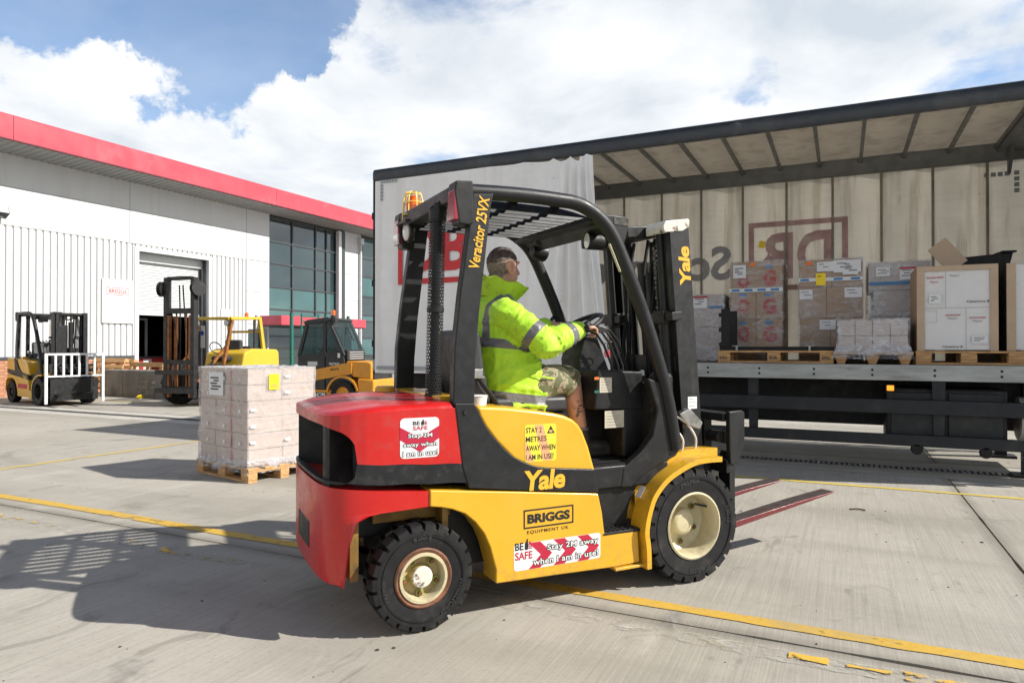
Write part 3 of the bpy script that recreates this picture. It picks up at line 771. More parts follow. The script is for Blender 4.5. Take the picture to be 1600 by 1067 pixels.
tb(MB().box(.47, .95, TY0 + .105, TY0 + .119, .35, .87).box(.99, 1.46, TY0 + .105, TY0 + .119, .35, .87), 'tool_box_door', M_GUARD, bev=.01)
tb(MB().box(-5.6, 2.2, 9.06, 9.9, .44, .98), 'underside_filler', M_CHASSIS)  # solid black box added between the beams to darken the underside
tb(MB().tube([(1.62, TY0 + .35, .62), (2.3, TY0 + .35, .62)], .22, 20), 'fuel_tank', mat('dull_aluminium', (.40, .39, .36), .5, metal=.3))
tb(MB().box(.415, .50, TY0 + .0, TY0 + .03, .885, .955).box(.43, .485, TY0 + .03, TY0 + .1, .80, .90), 'lamp_bracket', M_CHASSIS)
tb(MB().box(.425, .49, TY0 - .018, TY0 - .001, .892, .948), 'marker_lamp', M_AMBER, bev=.006)
for x in (1.2, 1.8):
    tb(MB().lathe([(.0, -.02), (.05, -.02), (.06, 0), (.05, .02), (0, .02)], (x - .5, TY0 + .03, .29), (0, 1, 0), 14), 'guide_roller', M_CHASSIS)
for x in (-4.95, -3.62):
    for y, s in ((TY0 + .04, 1), (TY1 - .04, -1)):
        w = tb(MB().lathe([(.27, .0), (.30, .0), (.44, .005), (.485, .03), (.50, .07), (.50, .26), (.485, .30), (.30, .33), (.27, .33)], (x, y, .5), (0, s, 0), 40), 'wheel', M_RUBBER)
        tb(MB().lathe([(.0, .03), (.10, .03), (.12, .06), (.20, .08), (.25, .05), (.275, .01), (.275, .2), (.0, .2)], (x, y, .5), (0, s, 0), 28), 'wheel_rim', mat('dull_wheel_steel', (.30, .30, .29), .5, metal=.4), w)
    tb(MB().cyl((x, TY0 + .3, .5), (x, TY1 - .3, .5), .07), 'axle', M_CHASSIS)
for x in (1.75,):
    for y in (8.75, 10.2): tb(MB().box(x - .06, x + .06, y - .06, y + .06, .03, 1.09).box(x - .15, x + .15, y - .13, y + .13, .0, .03), 'landing_leg', M_CHASSIS)
# striped hazard straps hanging at the rear underside
for k in range(2):
    tb(MB().bar((-5.2 + .1 * k, TY0 + .05, .92 - .05 * k), (-4.45, TY0 + .05, .60 - .06 * k), .02, .06), 'ratchet_strap', mat('red_grey_strap', (.20, .06, .06), .7, var=.5, scale=22))

# ------------------------------------------------------------------ cargo on the deck
M_WOOD = mat('pallet_wood', (.50, .29, .125), .8, var=.25, scale=5, stretch=(1, 6, 6), dirt=(.16, .09, .045), damt=.5, dscale=7, bump=.15)
M_CARD = mat('brown_card', (.36, .245, .155), .75, var=.08, scale=2.5, dirt=(.26, .175, .11), damt=.35, dscale=5)
M_CARD2 = mat('light_brown_card', (.43, .32, .225), .75, var=.06, scale=2.5, dirt=(.32, .23, .16), damt=.3, dscale=5)
M_CARDW = mat('white_card', (.70, .70, .69), .6, var=.03, scale=2)
M_CARDG = mat('grey_pallet_cartons', (.45, .40, .375), .7, var=.08, scale=3, dirt=(.36, .32, .30), damt=.4, dscale=5)
M_LABEL = mat('label_paper', (.62, .63, .65), .5, var=.03)
M_INK = mat('black_ink', (.03, .03, .035), .6)
M_REDINK = mat('red_carton_ink', (.40, .035, .05), .65, var=.1)
M_BLUEINK = mat('blue_ink', (.05, .19, .42), .55, var=.1)
M_ORANGE = mat('orange_sticker', (.80, .16, .02), .5)
M_YTAG = mat('yellow_sheet', (.85, .62, .01), .5, var=.04)
M_GREYINK = mat('grey_carton_ink', (.20, .20, .22), .65)
def film_mat(name, amount, tint=(.80, .82, .85), lo=.42, hi=.66, st=(2.5, 2.5, 9)):
    m = bpy.data.materials.new(name); t = NT(m)
    w = t.noise(1.0, 6, .65, st, dist=1.2); w2 = t.noise(7, 5, .6, dist=1.5)
    t.set(Base_Color=tint, Roughness=.22); t.bump(t.math('ADD', w, t.math('MULTIPLY', w2, .5)), .5, .03)
    tp = t.n.new('ShaderNodeBsdfTransparent'); tp.inputs['Color'].default_value = (.95, .95, .96, 1)
    mx = t.n.new('ShaderNodeMixShader')
    t.l.new(t.rng(t.math('ADD', t.math('MULTIPLY', w, .6), t.math('MULTIPLY', w2, .4)), lo, hi, .06, amount), mx.inputs[0])
    t.l.new(tp.outputs[0], mx.inputs[1]); t.l.new(t.b.outputs[0], mx.inputs[2]); t.l.new(mx.outputs[0], t.out.inputs['Surface'])
    return m
M_FILM = film_mat('stretch_film', .52, (.62, .63, .66))
M_FILMH = film_mat('heavy_stretch_film', .66, (.66, .68, .72))
def pallet(name, loc, rz, L, D, label, group='wooden pallets', words=None, H=.144):
    p = empty(name, loc, rz, label, 'pallet', group)
    bd = {}
    def board(w, d, h):
        k = (round(w, 3), round(d, 3), round(h, 3))
        if k not in bd: bd[k] = MB().box(-w / 2, w / 2, -d / 2, d / 2, -h / 2, h / 2).mesh('board', M_WOOD, 0)
        return bd[k]
    def put(n, w, d, h, x, y, z):
        o = link(n, board(w, d, h), p); o.location = (x, y, z); bevel(o, .003, 1); return o
    t = .022
    for i in range(5): put('top_board', L, .13 if i % 2 == 0 else .10, t, 0, -D / 2 + .066 + i * (D - .132) / 4, H - t / 2)
    for x in (-L / 2 + .072, 0, L / 2 - .072):
        put('bearer', .14, D - .004, t, x, 0, H - t - t / 2 - .001)
        for y in (-D / 2 + .051, 0, D / 2 - .051): put('block', .142, .10, H - 3 * t - .004, x, y, t + (H - 3 * t) / 2)
    for y in (-D / 2 + .051, 0, D / 2 - .051): put('bottom_board', L, .10, t, 0, y, t / 2)
    if words:
        for x, wd in zip((-L / 2 + .072, 0, L / 2 - .072), words):
            lettering('stamp_lettering', wd, M_INK, p, (x - .045, -D / 2 - .0006, .045), (1, 0, 0), (0, 0, 1), (0, -1, 0), .085, .035, bold=.02, lift=.0012)
    return p
def stack(name, loc, rz, label, cartons, m, film=None, pad=.012, group=None, cat='carton stack', rough=0.004, gap=.002):
    s = empty(name, loc, rz, label, cat, group)
    x0 = min(c[0] for c in cartons); x1 = max(c[1] for c in cartons); y0 = min(c[2] for c in cartons); y1 = max(c[3] for c in cartons); z1 = max(c[5] for c in cartons)
    for c in cartons:
        o = MB().box(c[0] + gap, c[1] - gap, c[2] + gap, c[3] - gap, c[4] + .001, c[5] - .002).build('carton', c[6] if len(c) > 6 else m, s, bev=.006, seg=2)
    if film:
        mb = MB(); rings = []; n = 7
        per = []
        for (a, b) in (((x0, y0), (x1, y0)), ((x1, y0), (x1, y1)), ((x1, y1), (x0, y1)), ((x0, y1), (x0, y0))):
            for i in range(n): per.append((a[0] + (b[0] - a[0]) * i / n, a[1] + (b[1] - a[1]) * i / n))
        cx, cy = (x0 + x1) / 2, (y0 + y1) / 2
        kz = 16
        for k in range(kz + 1):
            z = z1 * k / kz + (.012 if k == kz else 0)
            ring = []
            for (px, py) in per:
                d = Vector((px - cx, py - cy, 0)); q = d.normalized()
                off = pad + rough * noise.noise(Vector((px * 7 + loc[0], py * 7, z * 6)))
                ring.append((px + (off if px > cx else -off) * (1 if abs(px - cx) > (x1 - x0) * .49 else 0), py + (off if py > cy else -off) * (1 if abs(py - cy) > (y1 - y0) * .49 else 0), z))
            rings.append(ring)
        mb.loft(rings, caps=False)
        mb.add(rings[-1], [tuple(range(len(rings[-1])))])
        mb.build('shrink_wrap', film, s, smooth=50)
    return s
def patch(name, m, parent, x0, x1, z0, z1, y):
    return MB().box(x0, x1, y - .0015, y, z0, z1).build(name, m, parent, smooth=0)
def label_sheet(parent, x0, x1, z0, z1, y, red=False, bars=3, seed=0):
    l = patch('label_sheet', M_LABEL, parent, x0, x1, z0, z1, y)
    w, h = x1 - x0, z1 - z0
    if red: MB().box(x0, x1, y - .003, y - .0016, z1 - h * .16, z1).build('label_band', M_REDINK, l, smooth=0)
    rr = random.Random(seed); ink = MB()
    for k in range(bars):
        z = z1 - h * (.25 + .6 * k / max(1, bars)); a = x0 + w * (.12 + .3 * rr.random() * (k % 2)); b = a + w * (.3 + .4 * rr.random())
        ink.box(a, min(b, x1 - w * .08), y - .003, y - .0016, z - h * .035, z + h * .03)
    ink.build('label_print', M_INK, l, smooth=0)['kind'] = 'stuff'
    return l
M_FILMC = film_mat('clear_film', .22, (.85, .86, .88), .5, .8)
DZK = TZ + .001
FRONT = 9.30
# left stack (grey film, red striped label)
s0 = stack('wrapped_carton_stack', (-1.60, FRONT + .4, DZK), 0, 'low grey wrapped carton stack with a red striped label, just right of the mast', [(-.22, .20, -.4, .4, .02, .45), (-.22, .20, -.4, .4, .45, .88)], M_CARDG, M_FILMH, group='carton stacks on the trailer deck')
label_sheet(s0, -.19, -.01, .70, .86, -.415, True, 3, 1)
patch('tape_strip', M_BLUEINK, s0, .01, .19, .70, .725, -.415)
# second stack, red printed cartons
w2, z_ = .32, (.02, .40, .78, 1.29)
c1 = [(-.32, 0, -.4, .4, .16, .54), (0, .32, -.4, .4, .16, .54), (-.32, 0, -.4, .4, .54, .91), (0, .32, -.4, .4, .54, .91), (-.32, .32, -.4, .4, .91, 1.29)]
s1 = stack('wrapped_carton_stack', (-1.0, FRONT + .42, DZK), 0, 'tall brown carton stack printed with big red letters, orange sticker on top corner', c1, M_CARD, M_FILM, group='carton stacks on the trailer deck')
MB().box(-.33, .33, -.4, .4, 0, .155).build('pallet_base', M_WOOD, s1)
for (x, z) in [(-.16, .38), (.16, .38), (-.16, .74), (.16, .74), (.16, 1.10), (-.16, 1.06)]:
    lettering('carton_print', 'G' if x > 0 else 'Q', M_REDINK, s1, (x - .07, -.404, z - .13), (1, 0, 0), (0, 0, 1), (0, -1, 0), .15, .20, bold=.05, lift=.001)
    patch('carton_mark', M_BLUEINK, s1, x - .05, x + .04, z + .095, z + .14, -.4055)
patch('tape_strip', M_LABEL, s1, -.325, .325, .895, .945, -.414)
for k in range(4): patch('tape_print', M_BLUEINK, s1, -.30 + k * .16, -.20 + k * .16, .905, .935, -.416)
label_sheet(s1, -.28, -.12, 1.08, 1.25, -.415, False, 4, 2)
MB().lathe([(0, 0), (.03, 0), (.03, .002), (0, .002)], (-.04, -.415, 1.25), (0, -1, 0), 14).build('round_sticker', M_ORANGE, s1)
# third stack
c2 = [(-.35, .0, -.4, .4, .16, .54), (0, .35, -.4, .4, .16, .54), (-.36, -.04, -.4, .4, .54, .93), (-.04, .36, -.4, .4, .54, .93), (-.36, .02, -.4, .4, .93, 1.27), (.02, .36, -.4, .4, .93, 1.27)]
s2 = stack('wrapped_carton_stack', (-.13, FRONT + .42, DZK), 0, 'brown carton stack with a yellow sheet hanging over its blue tape', c2, M_CARD, M_FILM, group='carton stacks on the trailer deck')
MB().box(-.36, .36, -.4, .4, 0, .155).build('pallet_base', M_WOOD, s2)
patch('tape_strip', M_LABEL, s2, -.36, .36, 1.0, 1.045, -.414)
for k in range(4): patch('tape_print', M_BLUEINK, s2, -.34 + k * .19, -.24 + k * .19, 1.008, 1.037, -.416)
label_sheet(s2, .14, .31, 1.07, 1.24, -.416, False, 4, 4)
for (a, b, c, d_) in [(-.15, .04, 1.12, 1.24), (.04, .34, 1.10, 1.25), (-.35, -.20, .78, .90), (.16, .35, .79, .91), (-.12, .06, .40, .52)]: label_sheet(s2, a, b, c, d_, -.4145, False, 2, int(a * 100))
label_sheet(s2, -.16, -.05, .95, 1.10, -.418, False, 1, 9).data.materials[0] = M_YTAG
MB().lathe([(0, 0), (.03, 0), (.03, .002), (0, .002)], (-.24, -.416, 1.23), (0, -1, 0), 14).build('round_sticker', M_ORANGE, s2)
# fourth stack behind the low one
c3 = [(-.27, .33, -.4, .4, .16, .55), (-.24, .30, -.4, .4, .55, .86), (-.29, .36, -.4, .4, .86, 1.20)]
s3 = stack('wrapped_carton_stack', (.58, FRONT + .42, DZK), 0, 'film wrapped carton stack with a red topped label, behind the white carton', c3, M_CARDG, M_FILMH, group='carton stacks on the trailer deck')
MB().box(-.30, .34, -.4, .4, 0, .155).build('pallet_base', M_WOOD, s3)
label_sheet(s3, -.21, -.06, 1.03, 1.14, -.416, False, 3, 5); label_sheet(s3, .04, .20, .98, 1.13, -.416, True, 3, 6)
patch('tape_strip', M_BLUEINK, s3, -.28, .14, .93, .965, -.416)
# empty pallet with a black rack frame standing on it
pallet('pallet', (-.715, 8.86, TZ), 0, 1.26, .80, 'bare wooden pallet stamped on its blocks, under the black rack frame', 'wooden pallets on the trailer deck', ('uic', 'EUR', 'EPAL'))
rk = empty('rack_frame', (-.715, 8.86, TZ + .146), 0, 'black steel L shaped rack frame standing on the bare pallet', 'rack frame')
MB().box(-.62, .75, -.32, -.27, .0, .045).box(-.62, .75, .27, .32, .0, .045).build('base_rail', M_CHASSIS, rk, bev=.004)
um = MB().prism([(-.62, .045), (-.50, .045), (-.50, .50), (-.60, .50), (-.60, .45), (-.63, .45), (-.63, .41), (-.60, .40), (-.60, .28), (-.63, .27), (-.63, .23), (-.60, .22), (-.60, .10), (-.63, .09)], 'y', -.33, -.28)
um.build('upright', M_CHASSIS, rk, bev=.003)
MB().prism([(-.62, .046), (-.50, .046), (-.50, .50), (-.60, .50)], 'y', .28, .33).build('upright', M_CHASSIS, rk, bev=.003)
for x in (-.42, .38): MB().box(x - .012, x + .012, -.335, -.325, -.03, .05).box(x - .05, x + .05, -.335, -.30, .05, .058).build('clamp', M_RAVE, rk)
# low wrapped load on a pressed wood pallet
pp = empty('pressed_pallet', (.30, 8.80, TZ), 0, 'pressed wood pallet with tapered feet under the low wrapped load', 'pallet', 'wooden pallets on the trailer deck')
MB().box(-.39, .39, -.38, .38, .10, .135).build('pallet_top', M_CARD2, pp, bev=.01)
ft = MB().loft([[(-.035, -.035, 0), (.035, -.035, 0), (.035, .035, 0), (-.035, .035, 0)], [(-.07, -.06, .10), (.07, -.06, .10), (.07, .06, .10), (-.07, .06, .10)]]).mesh('foot', M_WOOD, 0)
for x in (-.31, 0, .31):
    for y in (-.31, 0, .31): o = link('foot', ft, pp); o.location = (x, y, 0)
s4 = stack('wrapped_carton_stack', (.30, 8.80, TZ + .136), 0, 'low load of small cartons under crumpled clear film on the pressed pallet', [(-.34 + .17 * i, -.34 + .17 * (i + 1), -.36, .36, .0 + .175 * j, .0 + .175 * (j + 1)) for i in range(4) for j in range(2)], M_CARDG, M_FILMH, group='carton stacks on the trailer deck', rough=.015)
# crumpled skirt of film hanging over the low pallet
sk = MB(); rings = []
for k in range(5):
    z = .06 - k * .035
    rings.append([((-.36 + .72 * i / 30) * (1 + .03 * k), -.372 - .012 * k + .012 * noise.noise(Vector((i * .6, k, 0))), z + .012 * noise.noise(Vector((i * .9, k * .5, 3)))) for i in range(31)])
sk.loft(rings, closed=False, caps=False); sk.build('film_skirt', M_FILMH, s4, smooth=60)
sk = MB(); sk.tube(smooth_path([(.10, -.378, -.02), (.20, -.38, .10), (.30, -.38, .24), (.22, -.378, .33)], 4), .006, 5); sk.build('film_twist', M_FILMH, s4)
# big white carton with brown edge boards
pallet('pallet', (1.19, 8.86, TZ), 0, .96, .80, 'wooden pallet carrying the big white carton', 'wooden pallets on the trailer deck')
s5 = stack('white_carton', (1.085, 8.86, TZ + .145), 0, 'big white export carton with brown edge boards marked Category', [(-.34, .34, -.37, .37, .01, .88)], M_CARDW, M_FILMC, cat='carton', pad=.010)
for (a, b) in [(-.362, -.29), (.29, .362)]: MB().box(a, b, -.386, -.374, .0, .90).build('edge_board', M_CARD2, s5, bev=.003)
MB().box(-.30, .30, -.387, -.376, .845, .90).build('edge_board', M_CARD2, s5, bev=.003)
MB().box(-.362, -.35, -.374, .36, .0, .90).build('edge_board', M_CARD, s5)
for b in [(-.29, .29, .452, .455), (-.10, -.097, .455, .845), (.08, .083, .01, .452), (-.27, -.18, .30, .302), (-.27, -.18, .42, .422), (-.18, -.178, .30, .422)]: MB().box(b[0], b[1], -.3848, -.384, b[2], b[3]).build('fold_line', M_GREYINK, s5, smooth=0)
for (tx, x, z, w_, h_, mm) in [('Category 8', .085, .50, .20, .028, M_INK), ('Category 8', -.13, .03, .18, .026, M_INK), ('essential', -.27, .77, .15, .022, M_REDINK), ('Paper', -.24, .72, .08, .02, M_REDINK), ('Paper', -.06, .78, .09, .02, M_GREYINK), ('essential', -.10, .37, .13, .02, M_REDINK), ('Paper', -.08, .33, .09, .02, M_GREYINK), ('essential', .11, .34, .14, .02, M_REDINK), ('Paper', .14, .30, .09, .02, M_GREYINK)]:
    lettering('carton_lettering', tx, mm, s5, (x, -.3852, z), (1, 0, 0), (0, 0, 1), (0, -1, 0), w_, h_, bold=.02)
label_sheet(s5, -.25, -.14, .50, .60, -.3848, False, 3, 3); label_sheet(s5, .13, .27, .08, .16, -.3848, False, 3, 8)
# the next carton, cut by the edge of the view, and things lying on top
pallet('pallet', (1.98, 8.90, TZ), 0, .60, .80, 'wooden pallet at the end of the deck under the last carton', 'wooden pallets on the trailer deck')
s6 = stack('white_carton', (1.90, 8.90, TZ + .145), 0, 'white carton with brown edge board at the right end of the deck', [(-.36, .34, -.37, .37, .01, .89)], M_CARDW, M_FILMC, cat='carton')
MB().box(-.378, -.30, -.388, -.376, .0, .90).build('edge_board', M_CARD2, s6, bev=.003)
MB().box(-.380, -.368, -.37, .37, .0, .90).build('edge_board', M_CHASSIS, s6)
bl = empty('black_crate', (1.42, 9.45, 2.235), .1, 'black plastic crate lying behind the top of the white carton', 'crate')
MB().prism([(-.27, .0), (.26, 0), (.30, .18), (-.22, .14)], 'y', -.15, .15).build('crate_body', M_CHASSIS, bl, bev=.012)
MB().box(.19, .33, -.16, .16, .18, .20).build('crate_rim', M_CHASSIS, bl)
MB().box(-.29, .32, -.3, .2, -1.07, -.006).build('crate_support', M_CARD, bl)
cf = empty('cardboard_flap', (1.17, 8.98, 2.205), 0, 'loose brown cardboard sheet standing tilted on the white carton', 'cardboard')
MB().box(-.11, .11, -.006, .006, .0, .34, Matrix.Rotation(radians(-38), 4, 'Y') @ Matrix.Translation((.02, 0, .03))).build('sheet', M_CARD2, cf)
yt = MB().box(-.045, .045, -.003, .003, -.05, .05, Matrix.Rotation(.25, 4, 'Y')).build('yellow_note', M_YTAG)
yt.location = (-1.06, TY1 - .085, 2.86); tag(yt, 'small yellow note stuck to the inside curtain above the red print', 'note')

# ------------------------------------------------------------------ forklift trucks
def worn_paint(name, base, rough=.34, chip=(.06, .05, .045), camt=.75, coat=.35, fade=None, spec=.5):
    m = bpy.data.materials.new(name); t = NT(m)
    n = t.noise(2.2, 5, .6)
    c = t.mix(t.rng(n, .3, .72), tuple(x * .93 for x in base), base)
    if fade: c = t.mix(t.math('MULTIPLY', t.rng(t.noise(3.5, 6, .7), .5, .72), .4), c, fade)
    sc = t.noise(1.0, 5, .7, (26, 26, 5)); sc2 = t.noise(14, 7, .75)
    c = t.mix(t.math('MULTIPLY', t.math('MULTIPLY', t.rng(sc2, .68, .73), t.rng(n, .52, .64)), camt), c, chip)
    geo = t.n.new('ShaderNodeNewGeometry')
    edge = t.math('MULTIPLY', t.rng(geo.outputs['Pointiness'], .54, .60), t.rng(t.noise(18, 5, .7), .52, .62))
    c = t.mix(t.math('MULTIPLY', edge, .25), c, chip)
    c = t.mix(t.math('MULTIPLY', t.rng(sc, .62, .75), .18), c, tuple(min(1, x * 1.4 + .05) for x in base))
    sz = t.n.new('ShaderNodeSeparateXYZ'); t.l.new(t.tc.outputs['Object'], sz.inputs[0])
    splash = t.math('MULTIPLY', t.rng(t.math('ADD', sz.outputs[2], t.math('MULTIPLY', t.noise(7, 6, .7), .35)), .22, .58, 1, 0), t.rng(t.noise(19, 6, .75), .40, .66))
    c = t.mix(t.math('MULTIPLY', splash, .45), c, (.16, .13, .09))
    t.b.inputs['Specular IOR Level'].default_value = spec
    t.set(Base_Color=c, Roughness=t.rng(t.noise(9, 5, .7), .3, .7, rough - .08, rough + .14), Coat_Weight=coat, Coat_Roughness=.12)
    t.bump(t.noise(2.5, 3), .03, .02)
    return m
M_YEL = worn_paint('yellow_truck_paint', (.66, .36, .016), .34, fade=(.62, .35, .035))
M_RED = worn_paint('red_truck_paint', (.48, .007, .005), .34, chip=(.30, .05, .04), camt=.15, coat=.3)
M_BLK = worn_paint('black_truck_paint', (.010, .0105, .012), .44, chip=(.06, .057, .054), camt=.25, coat=.0, fade=(.021, .022, .023), spec=.38)
M_BLKP = mat('black_plastic', (.010, .0105, .0115), .5, spec=.35, var=.2, scale=8, dirt=(.038, .035, .031), damt=.4, dscale=8, bump=.06)
M_MASTB = mat('mast_steel_black', (.011, .0115, .012), .46, spec=.4, var=.25, scale=6, dirt=(.05, .046, .042), damt=.4, dscale=8, stretch=(2, 2, .5))
M_STEEL = mat('bright_worn_steel', (.42, .42, .40), .3, metal=.9, var=.2, dirt=(.12, .10, .08), damt=.5)
M_GREASE = mat('greasy_chain_steel', (.09, .085, .075), .35, metal=.7, var=.3, scale=20)
M_CREAM = worn_paint('cream_rim_paint', (.54, .475, .30), .42, chip=(.20, .07, .025), camt=.9, coat=.1)
M_WHITEP = mat('chipped_white_paint', (.62, .59, .52), .45, var=.1, dirt=(.10, .05, .03), damt=.9, dscale=16, dlo=.56, dhi=.62)
M_DISH = worn_paint('grubby_cream_dish', (.46, .36, .15), .5, chip=(.15, .055, .02), camt=1.0, coat=.05, fade=(.30, .20, .07))
M_YEL_SHADE = mat('shaded_grimy_yellow_steel', (.22, .13, .02), .6, var=.3, dirt=(.05, .04, .025), damt=.7, dscale=9)  # yellow with the shade of the rear arch put into its colour, plus grime
M_RUST = mat('rusted_rim', (.17, .065, .03), .7, var=.4, scale=14, dirt=(.05, .03, .02), damt=.6)
M_TYRE = mat('dusty_tyre_rubber', (.011, .011, .012), .6, spec=.3, var=.3, scale=12, dirt=(.05, .046, .04), damt=.5, dscale=7, bump=.15)
M_TYREL = mat('raised_tyre_lettering', (.028, .027, .026), .6, var=.2)
M_NUTG = mat('green_marked_nut', (.26, .34, .06), .5, var=.3)
M_FORKR = worn_paint('scuffed_red_fork', (.15, .016, .02), .45, chip=(.07, .06, .055), camt=.8, coat=.1)
M_FORKT = mat('fork_blade_steel', (.10, .085, .08), .45, metal=.5, var=.3, scale=9, stretch=(1, 8, 8), dirt=(.22, .05, .04), damt=.6, dscale=6)
M_LENSR = mat('red_lens', (.25, .012, .03), .15, coat=.6)
M_LENSW = mat('clear_lens', (.62, .62, .60), .12, coat=.6)
M_BEACON = mat('orange_beacon_lens', (.78, .13, .008), .12, coat=.8, var=.25, scale=30)
M_CAGE = mat('yellow_cage_wire', (.80, .58, .10), .4)
M_DECALY = mat('decal_yellow', (.70, .39, .025), .45, var=.03)
M_DECALK = mat('decal_black', (.012, .012, .012), .5, var=.05)
M_DECALW = mat('decal_white', (.66, .66, .66), .4, var=.02)
M_DECALR = mat('decal_red', (.42, .012, .04), .45, var=.03)
M_DECALL = mat('decal_lemon', (.72, .62, .04), .45, var=.03)
M_DECALP = mat('decal_salmon', (.70, .34, .17), .45, var=.03)
M_SEAT = mat('grey_seat_vinyl', (.028, .029, .032), .5, var=.15, bump=.08, bscale=120)
M_CREAMP = mat('cream_plate', (.48, .44, .34), .5, var=.1)
NN = (0, -1, 0); UX = (1, 0, 0); UZ = (0, 0, 1)

def arc_text(parent, text, c, r, a_mid, h, side, bold=.02, space=1.0, m=None, lift=.002):
    vs, fs = glyph_mesh(text, bold, 0, space)
    y0 = 0; H = .70; s = h / H
    x0 = min(p.x for p in vs); x1 = max(p.x for p in vs); xm = (x0 + x1) / 2
    pts = []
    for p in vs:
        rr = r + p.y * s; a = radians(a_mid) - (p.x - xm) * s / r * 1.0
        pts.append((c[0] + rr * cos(a), c[1] + side * lift, c[2] + rr * sin(a)))
    me = bpy.data.meshes.new('tyre_lettering'); me.from_pydata(pts, [], fs); me.materials.append(m or M_TYREL); me.update()
    return link('tyre_lettering', me, parent)

def tyre_mesh(c, R, w, rr, side, N=22, mm=None):
    """c: centre of the outer face; side: -1 when the outer face looks to -y"""
    ax = (0, -side, 0); mb = MB(); seg = 66
    d = .012
    prof = [(rr - .004, .014), (rr + .006, .006), (rr + .02, .004), (R * .74 + rr * .26, -.004), (R - .05, -.004), (R - .034, .002), (R - .024, .006), (R - .024, w - .006), (R - .034, w - .002), (R - .05, w + .002), (rr + .02, w - .004), (rr - .004, w - .014)]
    mb.lathe(prof, c, ax, seg)
    mb.lathe([(R - .052, -.005), (R - .052, -.008), (R - .056, -.008), (R - .056, -.005)], c, ax, seg)
    cx, cy, cz = c; s = -side
    for half in (0, 1):
        for k in range(N):
            a0 = 2 * pi * (k + .5 * half) / N; da = 2 * pi / N * .405
            def P(r, a, h): return (cx + r * cos(a), cy + s * h, cz + r * sin(a))
            if half == 0: h0, h1, hm = -.004, w * .46, w * .10
            else: h0, h1, hm = w + .004, w * .54, w * .90
            sk = .25 * da
            vs = []
            for (r, h, f) in ((R - .040, h0, 1.0), (R - .008, h0 + (hm - h0) * .12, .92), (R, hm, .86), (R, h1, .72), (R - .03, h1, .8)):
                vs += [P(r, a0 - da * f + (sk if h == h1 else 0), h), P(r, a0 + da * f + (sk if h == h1 else 0), h)]
            mb.add(vs, [(0, 1, 3, 2), (2, 3, 5, 4), (4, 5, 7, 6), (6, 7, 9, 8), (0, 2, 4, 6, 8), (1, 9, 7, 5, 3)])
    return mb

def wheel(parent, c, R, w, rr, side, kind, hero=True, rim=None):
    W = tyre_mesh(c, R, w, rr, side).build('wheel', M_TYRE, parent, smooth=28)
    ax = (0, -side, 0); cx, cy, cz = c
    rimm = rim or M_CREAM
    if kind == 'front':
        MB().lathe([(rr + .004, .012), (rr + .008, .0), (rr - .002, -.004), (rr - .010, .004), (rr - .016, .03), (rr - .022, .125), (rr - .045, .145), (.105, .152), (.082, .145), (.076, .13), (.074, .095), (.064, .088)], c, ax, 48).build('rim', rimm, W, smooth=40)
        MB().lathe([(.064, .088), (.058, .085), (.046, .084), (.046, .088), (.043, .088), (.0, .085)], c, ax, 32).build('hub_cap', rimm, W)
        nuts = [(radians(36 + 60 * k), .125, .148) for k in range(6)]
        MB().bar((cx + .08, cy - side * .09, cz + .10), (cx + .145, cy - side * .06, cz + .085), .012, .012).build('valve_slot', M_DECALK, W)
    else:
        MB().lathe([(rr + .002, .012), (rr + .004, .002), (rr - .004, -.003), (rr - .020, .003), (rr - .021, .014)], c, ax, 48).build('rim_ring', M_RUST if hero else rimm, W)
        MB().lathe([(rr - .019, .003), (rr - .021, -.005), (rr - .034, -.005), (rr - .037, .004), (rr - .042, .05)], c, ax, 48).build('rim', rimm, W, smooth=40)
        MB().lathe([(rr - .041, .048), (rr - .048, .060), (.058, .062), (.053, .045), (.051, .022)], c, ax, 48).build('rim_dish', M_DISH if hero else rimm, W, smooth=40)
        MB().lathe([(.051, .022), (.050, .016), (.046, .013), (.0, .012)], c, ax, 28).build('hub_cap', M_WHITEP if hero else rimm, W)
        nuts = [(radians(50 + 72 * k), .083, .052) for k in range(5)]
    for a, r, h in nuts:
        p = Vector((cx + r * cos(a), cy - side * (h - .004), cz + r * sin(a)))
        n = MB().lathe([(.0, -.016), (.011, -.016), (.012, -.004), (.012, .002)], p, ax, 6).build('wheel_nut', M_RUST, W, smooth=0)
        if hero: MB().lathe([(.019, .002), (.019, -.005), (.013, -.005)], p, ax, 14).build('nut_washer', M_NUTG, W)
    return W

def decal(parent, name, x0, z0, w, h, y, m, r=.012):
    return MB().prism([(x0 + a, z0 + b) for a, b in rrect(w, h, r)], 'y', y - .0008, y - .00005).build(name, m, parent, smooth=0)
def outlined(name, text, parent, x, z, w, h, y, bold=.016, lift=.0014):
    """white letters with a dark rim: the same outlines twice, the lower pair a little fatter"""
    vs, fs = glyph_mesh(text, bold, 0, 1.06)
    x0 = min(p.x for p in vs); x1 = max(p.x for p in vs); y0 = min(p.y for p in vs); y1 = max(p.y for p in vs)
    sx, sy = w / (x1 - x0), h / (y1 - y0)
    base = [(x + (p.x - x0) * sx, z + (p.y - y0) * sy) for p in vs]
    rim = MB()
    for k in range(10):
        a = 2 * pi * k / 10; dx, dz = cos(a) * h * .115, sin(a) * h * .115
        rim.add([(px + dx, y - lift - .00003 * k, pz + dz) for px, pz in base], fs)
    for m, v_, f_ in ((M_DECALK, rim.v, rim.f), (M_DECALW, [(px, y - lift - .0008, pz) for px, pz in base], fs)):
        me = bpy.data.meshes.new(name); me.from_pydata(v_, [], f_); me.materials.append(m); me.update(); link(name, me, parent)
